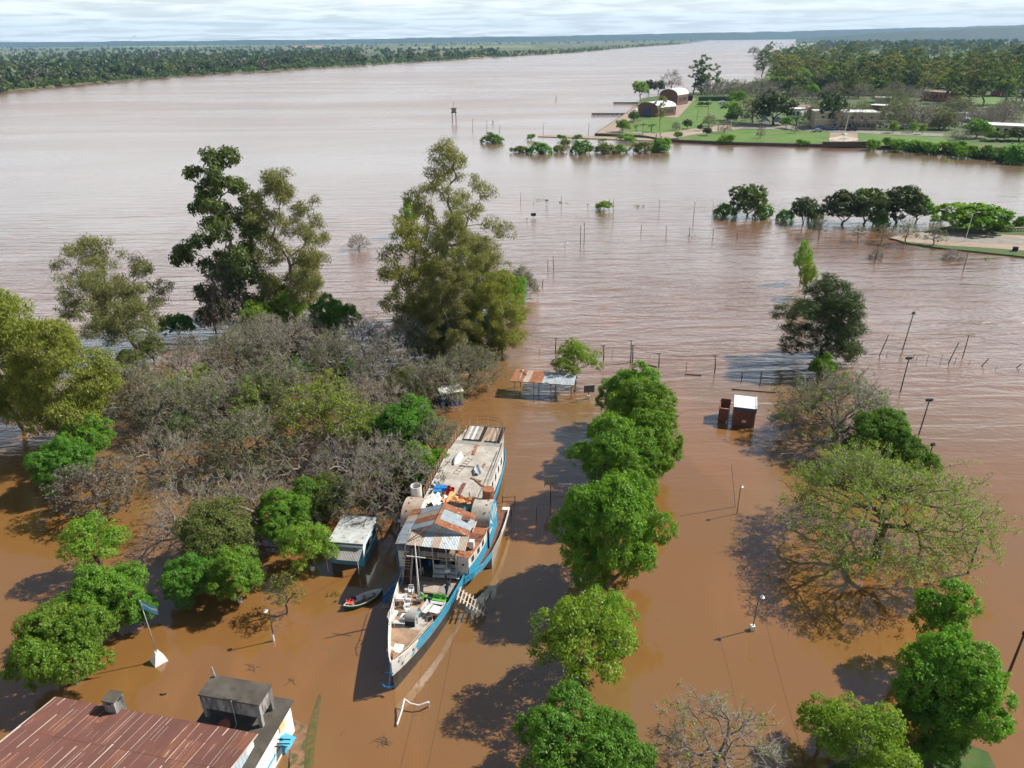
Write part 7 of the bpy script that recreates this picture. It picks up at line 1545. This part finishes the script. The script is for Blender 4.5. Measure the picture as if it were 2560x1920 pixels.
for pl, pr_, lab in (((1479, 288), (1570, 288), 'nearer dark jetty stretching into the river'), ((1533, 260), (1604, 260), 'farther dark jetty stretching into the river')):
    a, b = P(*pl), P(*pr_); t = thing('jetty', lab, 'jetty', a); d = b - a; MB().bar((0, 0, .9), (d.x, d.y, .9), 3.0, 1.0).build('deck', M_QUAY, t)
    for i in range(8): c = d * (i + .5) / 8; MB().box(c.x - .3, c.x + .3, c.y - 1.6, c.y - 1.4, -2, .6).build('pile', M_QUAY, t)
wall_line('iron_fence', 'thin iron fence along the quay edge', [(1489, 329), (1590, 262)], 2.1, 2.25, .1, M_GREYW, 'fence')
for i in range(5):   # star of white paving strips on the plaza
    pass
sc_ = thing('plaza_emblem', 'white diamond shaped paving emblem on the flag plaza', 'paving')
E5 = Zp(1960, 120, 3.687)
for a, b in (((415, 838), (545, 812)), ((545, 812), (685, 838)), ((685, 838), (548, 864)), ((548, 864), (415, 838)), ((460, 838), (545, 822)), ((545, 822), (635, 838)), ((635, 838), (547, 853)), ((547, 853), (460, 838))):
    p, q_ = P(*E5(*a), Z1 + .036), P(*E5(*b), Z1 + .036); MB().bar(p, q_, .7, .012).build('paving_strip', M_KERB, sc_)
fp = w3(*E5(555, 800)); hfp = height_of(fp, E5(0, 490)[1]); t = thing('tall_flagpole', 'tall white flagpole on the park plaza', 'flagpole', fp); MB().tube([(0, 0, 0), (1.2, 0, hfp)], [.22, .1], 8).build('pole', M_WHITEC, t); MB().lathe([(1.6, 0), (1.2, .8), (.5, 1.0)], 8).build('plinth', M_KERB, t)
tag(MB().box(0, 36, -1.5, 1.5, 0, 3.2).build('hedge', mat('clipped_hedge', (0.03, 0.06, 0.018), (0.05, 0.09, 0.025), scale=1.2, detail=6, bump=.3, bscale=2), None, loc=w3(1746, 252), rz=-.1), 'long clipped hedge behind the warehouse yard', 'hedge')
tag(MB().box(0, 12, -.2, .2, 0, 4).build('black_screen', M_BLACK, None, loc=w3(1696, 252.5), rz=0), 'black screen wall beside the second warehouse', 'wall')
# cars
def car(label, x, y, rz, mt_, z=Z1 + .04, k=1.0):
    t = thing('parked_car', label, 'car', P(x, y, z), rz, 'cars parked in the park', k)
    prof = [(-2.1, .35), (-2.1, .85), (-1.2, .95), (-.7, 1.42), (.9, 1.45), (1.5, .98), (2.1, .9), (2.15, .35)]
    V = [(x_, -.82 if z_ < 1.2 else -.66, z_) for x_, z_ in prof] + [(x_, .82 if z_ < 1.2 else .66, z_) for x_, z_ in prof]; n = 8
    MB().add(V, [tuple(range(n)), tuple(range(n, 2 * n))[::-1]] + [(i, (i + 1) % n, n + (i + 1) % n, n + i) for i in range(n)]).build('body', mt_, t)
    MB().bar((-1.15, 0, 1.0), (-.72, 0, 1.36), 1.35, .03).build('windscreen', M_GLASS, t)
    for sy in (-.80, .80): MB().add([(-.95, sy * 1.01, .98), (1.25, sy * 1.01, .98), (.85, sy * .86, 1.38), (-.62, sy * .86, 1.38)], [(0, 1, 2, 3)]).build('side_window', M_GLASS, t)
    for sx in (-1.35, 1.35):
        for sy in (-.84, .62): MB().tube([(sx, sy, .32), (sx, sy + .22, .32)], .32, 10).build('wheel', M_BLACK, t)
M_CARB = mat('blue_car_paint', (0.05, 0.16, 0.30), (0.05, 0.15, 0.28), rough=.3); M_CARD = mat('dark_car_paint', (0.03, 0.035, 0.04), (0.03, 0.03, 0.035), rough=.3); M_CARW = mat('white_car_paint', (0.7, 0.7, 0.7), (0.68, 0.68, 0.68), rough=.3); M_CARR = mat('red_car_paint', (0.3, 0.03, 0.03), (0.28, 0.03, 0.03), rough=.3); M_CARG = mat('silver_car_paint', (0.35, 0.36, 0.37), (0.33, 0.34, 0.35), rough=.3)
for x, y, rz, mt_, lab, k in ((2048, 324, .1, M_CARB, 'blue car left before the cream hall', 1.5), (2042, 330, .1, M_CARG, 'silver car beside the lawn left of the plaza', 1.3), (2082, 325, .05, M_CARB, 'second blue car before the cream hall', 1.3), (2128, 327, .0, M_CARD, 'dark saloon right of the flagpole', 1.5), (2205, 319, .1, M_CARW, 'white van right of the hall', 1.6), (2262, 322, .1, M_CARG, 'grey pick-up on the grass right of the hall', 1.6), (2335, 318, .1, M_CARR, 'dark red van by the avenue', 1.5), (2378, 303, .2, M_CARW, 'first white car in the avenue row', 1.3), (2395, 305, .2, M_CARG, 'silver car in the avenue row', 1.3), (2415, 306, .2, M_CARD, 'dark car in the avenue row', 1.3), (2436, 308, .2, M_CARW, 'last white car in the avenue row', 1.3), (1805, 259, .2, M_CARW, 'white car on the lawn by the hedge', 1.5), (1809, 271, .1, M_CARD, 'black car on the lawn', 1.3), (1588, 277, 1.2, M_CARW, 'white car on the quay beside the warehouse', 1.2), (1865, 295, .3, M_CARG, 'silver car under the big grey trees', 1.3)): car(lab, x, y, rz, mt_, k=k)
# people far off (a few pixels tall)
person('person walking alone on the quay path', w3(1640, 345), 1.0, .05, scale=1.25); person('second person on the quay path, right of the first', w3(1650, 341), 2.0, .05, scale=1.25); person('person crossing the warehouse yard', w3(1686, 284), .5, .05, scale=1.2)
# lamps, poles in the park and on the promenade
E4 = Zp(1400, 120, 3.687)
for a, b, lab in (((1112, 782), (1115, 712), 'white park lamp left by the path'), ((1572, 740), (1575, 668), 'white park lamp by the small grey tree'), ((1390, 770), (1392, 728), 'short white park lamp mid lawn'), ((1375, 545), (1380, 480), 'white twin lamp by the lawn bushes'), ((1600, 540), (1605, 480), 'white lamp right of the hedge'), ((1660, 545), (1663, 485), 'white lamp near the bright shrub')):
    f = w3(*E4(*a)); h = height_of(f, E4(*b)[1]); t = thing('park_lamp', lab, 'lamp', f); MB().tube([(0, 0, 0), (0, 0, h)], .14, 6).build('post', M_WHITEC, t); MB().bar((-1.2, 0, h), (1.2, 0, h), .2, .3).build('lamp_head', M_WHITEC, t)
for a, b, lab in (((260, 810), (268, 690), 'thin dark pole at the left end of the promenade'), ((758, 810), (763, 690), 'dark pole before the small palms'), ((1262, 660), (1272, 565), 'dark pole mid lawn'), ((1362, 620), (1368, 530), 'pale pole beside the lawn bushes'), ((912, 770), (914, 700), 'thin pole right of the larger palm')):
    f = w3(*E4(*a)); h = height_of(f, E4(*b)[1]); tag(MB().tube([(0, 0, 0), (.3, 0, h)], .12, 5).build('pole', M_POLE, None, loc=f), lab, 'pole')
E2 = Zp(850, 0, 2.572)
for a, b, lab in (((852, 850), (853, 762), 'dark pole rising behind the tallest eucalyptus'), ((944, 875), (944, 772), 'dark pole beside the leftmost bush'), ((983, 800), (983, 770), 'thin far stake in the river'), ((1026, 860), (1027, 805), 'pole right of the leftmost bush'), ((1306, 870), (1307, 785), 'dark pole on the sunken promenade'), ((1388, 655), (1390, 615), 'lone stake out in the river')):
    pole(lab, E2(*a), E2(*b), .14 if 'stake' not in lab else .3)
tw = thing('river_gauge_tower', 'small dark gauge tower standing out in the river', 'tower', P(*E2(735, 785)))
for sx in (-1.3, 1.3):
    for sy in (-1.3, 1.3): MB().tube([(sx, sy, -1), (sx * .9, sy * .9, 6)], .18, 5).build('leg', M_QUAY, tw)
MB().box(-1.9, 1.9, -1.9, 1.9, 6, 6.3).build('platform', M_QUAY, tw); MB().box(-1.5, 1.5, -1.5, 1.5, 6.3, 8.6).build('cabin', M_GREYW, tw); MB().box(-2, 2, -2, 2, 8.6, 8.9).build('roof_slab', M_QUAY, tw); MB().tube([(0, 0, 8.9), (0, 0, 13)], .12, 5).build('mast', M_QUAY, tw)
sg = thing('bush_sign', 'pale sign standing in the leftmost flooded bush', 'sign', P(*E2(962, 905))); MB().tube([(0, 0, -.5), (0, 0, 4.0)], .15, 5).build('post', M_STEEL, sg); MB().box(-1.4, 1.4, -.1, .1, 3.4, 4.6).build('board', M_GALV, sg)
# palms and small park trees
pm_ = palm('palm', 121, 4.6); pm2 = palm('palm_tall', 122, 6.5)
for (x, y, yt, w, lab) in ((1590, 330, 312, 16, 'smaller palm by the quay lawn'), (1628, 330, 309, 24, 'larger palm by the quay lawn')): grow_to(pm_, 6.2, 2.1, 'palm_tree', lab, 'palm', x, y, yt, w, z=Z1)
grow_to(pm2, 8.5, 2.9, 'palm_tree', 'tall palm before the cream hall', 'palm', 1989, 323, 288, 34, z=Z1)
LT = 'small trees on the park lawn'
for (x, y, yt, w, pr, h0, r0, lab) in ((1650, 310, 237, 34, ft_e[0], 26, 6.0, 'slender eucalyptus before the warehouse'), (1583, 305, 280, 30, ft_g[1], 8, 4.2, 'round tree left of the warehouse door'), (1557, 330, 300, 34, ft_g[0], 9, 4.6, 'bushy tree at the quay lawn corner'), (1690, 325, 305, 22, ft_b[1], 8, 5.2, 'thin grey tree by the left park lamp'), (1718, 322, 300, 22, ft_d[1], 8, 4.5, 'dark small tree mid lawn'), (1750, 327, 311, 16, ft_d[0], 10, 4.8, 'small round shrub beside the path'), (1772, 316, 287, 36, ft_b[1], 8, 5.2, 'umbrella shaped small tree mid lawn'), (1767, 339, 319, 22, ft_d[1], 8, 4.5, 'round shrub on the front lawn edge'), (1811, 333, 300, 36, ft_b[0], 8.5, 5.8, 'grey leafless small tree on the path'), (1695, 347, 329, 22, ft_g[0], 9, 4.6, 'young tree near the people'), (1900, 346, 312, 22, ft_b[0], 8.5, 5.8, 'brown leafless young tree on the front lawn'), (1753, 266, 255, 18, ft_g[1], 8, 4.2, 'small dark lawn bush, left one'), (1769, 266, 255, 18, ft_g[1], 8, 4.2, 'small dark lawn bush, right one'), (1833, 300, 252, 40, ft_g[2], 10, 4.6, 'bright yellow green tree before the grey giants'), (1826, 305, 282, 34, ft_d[1], 8, 4.5, 'dark tree below the bright yellow green one'), (2232, 332, 303, 22, ft_g[2], 10, 4.6, 'young light green tree right of the plaza, left one'), (2280, 332, 305, 20, ft_g[2], 10, 4.6, 'young light green tree right of the plaza, middle one'), (2305, 336, 308, 16, ft_g[2], 10, 4.6, 'young light green tree right of the plaza, right one'), (2350, 322, 290, 30, ft_g[0], 9, 4.6, 'green tree by the avenue corner'), (1985, 333, 312, 22, ft_b[0], 8.5, 5.8, 'brown shrub before the hall corner'), (1965, 320, 293, 26, ft_g[0], 9, 4.6, 'light tree before the marquee tents')):
    grow_to(pr, h0, r0, 'park_tree', lab, 'tree', x, y, yt, w, LT, Z1)
BG = 'big trees of the park'
for (x, y, yt, w, pr, h0, r0, lab) in ((1880, 308, 240, 80, ft_b[1], 8, 5.2, 'big grey green tree left of the marquee tents'), (1930, 312, 234, 96, ft_d[1], 8, 4.5, 'biggest rounded dull green tree left of the hall'), (2075, 320, 236, 66, ft_d[0], 10, 4.8, 'dark pine like tree before the cream hall'), (2095, 325, 270, 50, ft_b[0], 8.5, 5.8, 'leafless tree before the hall, left'), (2140, 324, 272, 44, ft_b[0], 8.5, 5.8, 'leafless tree before the hall, middle'), (2180, 324, 276, 44, ft_b[0], 8.5, 5.8, 'leafless tree before the hall, right'), (2225, 322, 255, 74, ft_b[1], 8, 5.2, 'grey tree right of the hall'), (2290, 322, 258, 84, ft_b[0], 8.5, 5.8, 'grey crowned tree above the grey pick-up'), (2390, 285, 241, 74, ft_b[1], 8, 5.2, 'umbrella crowned greenish tree by the avenue'), (2505, 310, 258, 90, ft_b[0], 8.5, 5.8, 'wide grey tree near the right edge'), (2440, 345, 300, 56, ft_g[0], 9, 4.6, 'round green tree before the long white building'), (2400, 350, 322, 50, ft_b[0], 8.5, 5.8, 'brown bush by the willow belt'), (2490, 352, 330, 60, ft_g[1], 8, 4.2, 'dark shrub before the long white building'), (2545, 352, 322, 60, ft_d[1], 8, 4.5, 'dark olive tree at the right edge'), (2250, 288, 240, 80, ft_b[1], 8, 5.2, 'greenish umbrella crown behind the hall'), (1600, 244, 202, 42, ft_g[2], 10, 4.6, 'light green willow on the river side of the warehouses'), (1622, 232, 200, 24, ft_d[0], 10, 4.8, 'dark tree behind the willow, left'), (1646, 232, 202, 34, ft_d[0], 10, 4.8, 'dark tree behind the willow, right'), (1678, 224, 174, 54, ft_b[0], 8.5, 5.8, 'tall leafless tree behind the white warehouse'), (1735, 236, 150, 60, ft_e[2], 28, 6.5, 'tall dark eucalyptus behind the yard, left stem'), (1752, 236, 136, 60, ft_e[2], 28, 6.5, 'tallest dark eucalyptus behind the yard'), (1785, 236, 158, 30, ft_e[2], 28, 6.5, 'slim dark eucalyptus right of the tallest'), (1842, 262, 228, 46, ft_g[0], 9, 4.6, 'round dark green tree right of the hedge'), (2030, 246, 212, 36, ft_g[0], 9, 4.6, 'vivid green tree behind the brown shed'), (2062, 256, 230, 40, ft_d[0], 10, 4.8, 'dark green tree beside the brown shed')):
    grow_to(pr, h0, r0, 'park_tree', lab, 'tree', x, y, yt, w, BG, Z1)
for i in range(11):
    x = 1755 + i * 15 + R_.uniform(-4, 4); y = 236 + (i % 3) * 4; grow_to(ft_b[i % 2], (8.5, 8)[i % 2], (5.8, 5.2)[i % 2], 'bare_tree', ORD[i] + ' grey umbrella crowned tree of the flooded grove behind the hedge', 'tree', x, y, y - R_.uniform(34, 46), R_.uniform(34, 50), 'flooded grove behind the hedge', Z1 - 1.3)
for i in range(22):
    x = 1915 + R_.random() * 400; y = 232 + R_.random() * 34; grow_to(ft_b[i % 2], (8.5, 8)[i % 2], (5.8, 5.2)[i % 2], 'bare_tree', 'grey crowned tree of the town behind the hall', 'tree', x, y, y - R_.uniform(30, 42), R_.uniform(44, 66), 'grey crowns behind the hall', Z1)
for i in range(26):
    x = 1990 + R_.random() * 570; y = 292 + R_.random() * 34
    if 2060 < x < 2150 and y > 318: y -= 16
    grow_to(ft_b[i % 2], (8.5, 8)[i % 2], (5.8, 5.2)[i % 2], 'bare_tree', 'grey crowned street tree around the cream hall', 'tree', x, y, y - R_.uniform(38, 52), R_.uniform(46, 70), 'grey street trees around the hall', Z1)
spots = []
for i in range(330):
    while True:
        x = 1870 + R_.random() ** .8 * 720; y = 118 + R_.random() * 122
        if x < 1930 and y > 180: continue
        if y < 128 and x < 2050: continue
        if 2290 < x < 2385 and 150 < y < 185: continue
        if 2040 < x < 2085 and 140 < y < 172: continue
        break
    spots.append((y, x))
for i, (y, x) in enumerate(sorted(spots)):
    u = R_.random(); sc = (y - 80) / 130
    if u < .5: k = i % 3; grow_to(ft_e[k], (26, 24, 28)[k], (6, 5.4, 6.5)[k], 'eucalyptus_tree', 'tall eucalyptus in the wood behind the park', 'tree', x, y, y - R_.uniform(58, 88) * sc, R_.uniform(36, 56) * sc, 'eucalyptus wood behind the park', Z1)
    elif u < .75: k = i % 2; grow_to(ft_b[k], (8.5, 8)[k], (5.8, 5.2)[k], 'bare_tree', 'grey leafless tree in the wood behind the park', 'tree', x, y, y - R_.uniform(34, 46) * sc, R_.uniform(50, 72) * sc, 'grey trees in the wood behind the park', Z1)
    else: k = i % 3; grow_to(ft_g[k], (9, 8, 10)[k], (4.6, 4.2, 4.6)[k], 'broadleaf_tree', 'green tree in the wood behind the park', 'tree', x, y, y - R_.uniform(30, 44) * sc, R_.uniform(42, 60) * sc, 'green trees in the wood behind the park', Z1)
for i, (x, y, yt, w, k) in enumerate(sorted(((2420, 262, 172, 70, 0), (2455, 262, 150, 76, 2), (2375, 258, 168, 60, 1), (2510, 262, 160, 76, 2), (2550, 270, 155, 80, 2), (2330, 240, 150, 54, 0), (2270, 232, 140, 54, 1), (2215, 226, 136, 50, 0), (2160, 236, 150, 50, 0), (2120, 250, 170, 44, 1), (2480, 240, 160, 60, 2), (1905, 190, 122, 46, 1), (1935, 200, 130, 40, 0), (1955, 215, 150, 40, 1), (1990, 220, 170, 40, 0)))):
    grow_to(ft_e[k], (26, 24, 28)[k], (6, 5.4, 6.5)[k], 'eucalyptus_tree', ORD[i] + ' great eucalyptus from the left towering behind the park', 'tree', x, y, yt, w, 'great eucalyptus behind the park', Z1)
# ------------------------------------------------------------------ far bank: woodland mass, hedgerows, houses, masts
bx = [-500, -150, 0, 110, 229, 334, 482, 570, 657, 760, 860, 1050, 1239, 1433, 1580, 1710, 1770]; by = [290, 246, 229, 219, 208, 200, 188.6, 184, 179, 172, 167, 155, 144, 132, 119, 110, 101.5]
def wood(name, label, n, samp, leafm, hh, seed, per=7, nt=9):
    rg = np.random.default_rng(seed); Cs = []; S = []
    for i in range(n):
        x, y, hs = samp(rg); p = P(x, y, 1.4); h = hh * hs * rg.uniform(.65, 1.25); r = h * rg.uniform(.32, .55)
        c = unit(rg.normal(0, 1, (nt, 3))) * np.array([r, r, h * .38]) * rg.uniform(.6, 1, (nt, 1)) + np.array([p.x, p.y, 1.4 + h * .58]); Cs.append(c); S.append(np.full(nt, r))
    C = np.concatenate(Cs); S = np.concatenate(S); m = len(C) * per
    off = unit(rg.normal(0, 1, (m, 3))) * rg.random((m, 1)) ** .5 * np.repeat(S, per)[:, None] * .45
    c = np.repeat(C, per, 0) + off; nr = unit(rg.normal(0, .6, (m, 3)) + np.array([0, -.2, .6]) + unit(off) * .5); d = unit(np.cross(nr, rg.normal(0, 1, (m, 3)))); s = np.cross(nr, d); L = np.repeat(S, per)[:, None] * .40 * rg.uniform(.6, 1.4, (m, 1))
    V = np.stack([c - d * L, c + s * L * .7, c + d * L, c - s * L * .7], 1).reshape(-1, 3)
    o = link(name, mesh_np(name, V, np.arange(m * 4).reshape(-1, 4), leafm)); tag(o, label, 'wood', None, 'stuff')
def bankline(x): return float(np.interp(x, bx, by))
def s_belt(rg): x = rg.uniform(-420, 1700); b = bankline(x); k = max(.12, (b - 98) / 110); return x, b - rg.random() ** 1.5 * (32 * k) - .4 * k, .8
def s_wood(rg):
    x = rg.uniform(-420, 900) if rg.random() < .93 else rg.uniform(860, 1250); b = bankline(x); return x, 124 + (b - 127) * rg.random() ** .9 , 1.15
def s_line(rg):
    x = rg.uniform(-100, 1750); k = rg.integers(0, 4); return x, 106 - .0105 * x + (5, 9, 14, 21)[k] * (1 - .25 * max(0, x - 800) / 900) + rg.normal() * .7, 1.0
wood('far_riverside_thicket', 'green thicket lining the far river bank', 2300, s_belt, L_FAR, 8.5, 201)
wood('far_woodland', 'dark woodland on the far bank at the left', 1300, s_wood, L_FARD, 14, 202)
wood('far_grey_woodland', 'grey green woodland mixed into the far bank', 420, s_wood, L_OLIVE, 12, 203)
wood('far_brown_woodland', 'brownish leafless woodland mixed into the far bank', 300, s_wood, L_FARG, 12, 209)
wood('far_light_woodland', 'fresh green crowns scattered in the far bank woodland', 160, s_wood, L_GREEN, 9, 210)
wood('far_tree_lines', 'thin tree lines across the far fields', 1100, s_line, L_FARD, 12, 204)
def s_right(rg): x = rg.uniform(2050, 2640); return x, 98 - (x - 2050) * .016 + rg.random() * 26, 1.0
wood('far_town_wood', 'wooded slope beyond the park at the right', 800, s_right, L_FARD, 15, 205)
def s_town(rg): x = rg.uniform(1935, 2640); return x, 108 + rg.random() * 62, .8
wood('town_undergrowth', 'low grey green growth between the trees behind the park', 700, s_town, L_OLIVE, 9, 207)
wood('town_scrub', 'low green scrub between the trees behind the park', 420, s_town, L_FAR, 8, 208)
def s_bend(rg): x = rg.uniform(1740, 2080); return x, 97.2 - abs(rg.normal()) * 1.6, .9
wood('far_bend_wood', 'wood along the distant bend of the river', 260, s_bend, L_FARD, 14, 206)
for i, (x, y, yt, w, lab) in enumerate(((117, 183, 171, 22, 'white house showing in the far woodland, left one'), (189, 182, 176, 22, 'low white house showing in the far woodland'), (29, 142, 135, 10, 'small white house at the far left edge'), (55, 182, 176, 12, 'white shed near the far left bank'), (228, 168, 162, 14, 'pale house deep in the far woodland'), (653, 141, 135.5, 11, 'white house right of the dark far woodland'), (362, 160, 155, 10, 'tiny pale house under the far cypresses'), (340, 113, 110.5, 14, 'white farm shed in the far fields, left'), (295, 114, 111.5, 14, 'white farm shed beside the radio mast'), (1150, 109, 105, 46, 'long white factory on the far horizon'))):
    block('far_house', lab, (x - w / 2, y), (x + w / 2, y), yt, 12, M_WHITEC, z=1.4)
for (x0, y0, x1, y1, lab) in ((37, 120, 25, 76, 'thin radio mast at the far left'), (303, 124, 294, 89, 'radio mast above the far woodland')):
    f = P(x0, y0, 1.4); h = height_of(f, y1); t = P(x1, y1, h); m_ = thing('radio_mast', lab, 'mast', f); MB().tube([(0, 0, 0), (t.x - f.x, 0, h)], [.9, .5], 5).build('lattice', M_GREYW, m_); MB().tube([(t.x - f.x, 0, h - 7), (t.x - f.x, 0, h)], 1.8, 6).build('antenna_head', M_GREYW, m_)
for (x, y, w, h, lab) in ((430, 118, 240, 2.2, 0), (1180, 121, 300, 3.0, 1), (760, 119, 90, 3, 2)):
    pl_m = (mat('far_crop', (0.16, 0.21, 0.06), (0.19, 0.23, 0.08), scale=.004), mat('far_pasture', (0.17, 0.20, 0.07), (0.21, 0.22, 0.09), scale=.004), mat('far_red_earth', (0.36, 0.19, 0.11), (0.40, 0.24, 0.15), scale=.01))[lab]
    sheet(('crop_field', 'pasture', 'red_earth_field')[lab], pts((x - w / 2, y), (x + w / 2, y - w * .0105), (x + w / 2, y - h - w * .0105), (x - w / 2, y - h), z=1.6), 1.6 + .05 * lab, pl_m)
# ------------------------------------------------------------------ air
hz = bpy.data.materials.new('haze_air'); hz.use_nodes = True; nt = hz.node_tree; nt.nodes.clear()
pv = node(nt, 'ShaderNodeVolumePrincipled'); pv.inputs['Color'].default_value = (0.40, 0.68, 1.0, 1); pv.inputs['Density'].default_value = HAZE_D; pv.inputs['Anisotropy'].default_value = 0.0
nt.links.new(pv.outputs[0], node(nt, 'ShaderNodeOutputMaterial').inputs['Volume'])
hzb = MB().box(-17000, 17000, -320, 14500, -4.2, 330).build('haze', hz); tag(hzb, None, None, None, 'stuff')
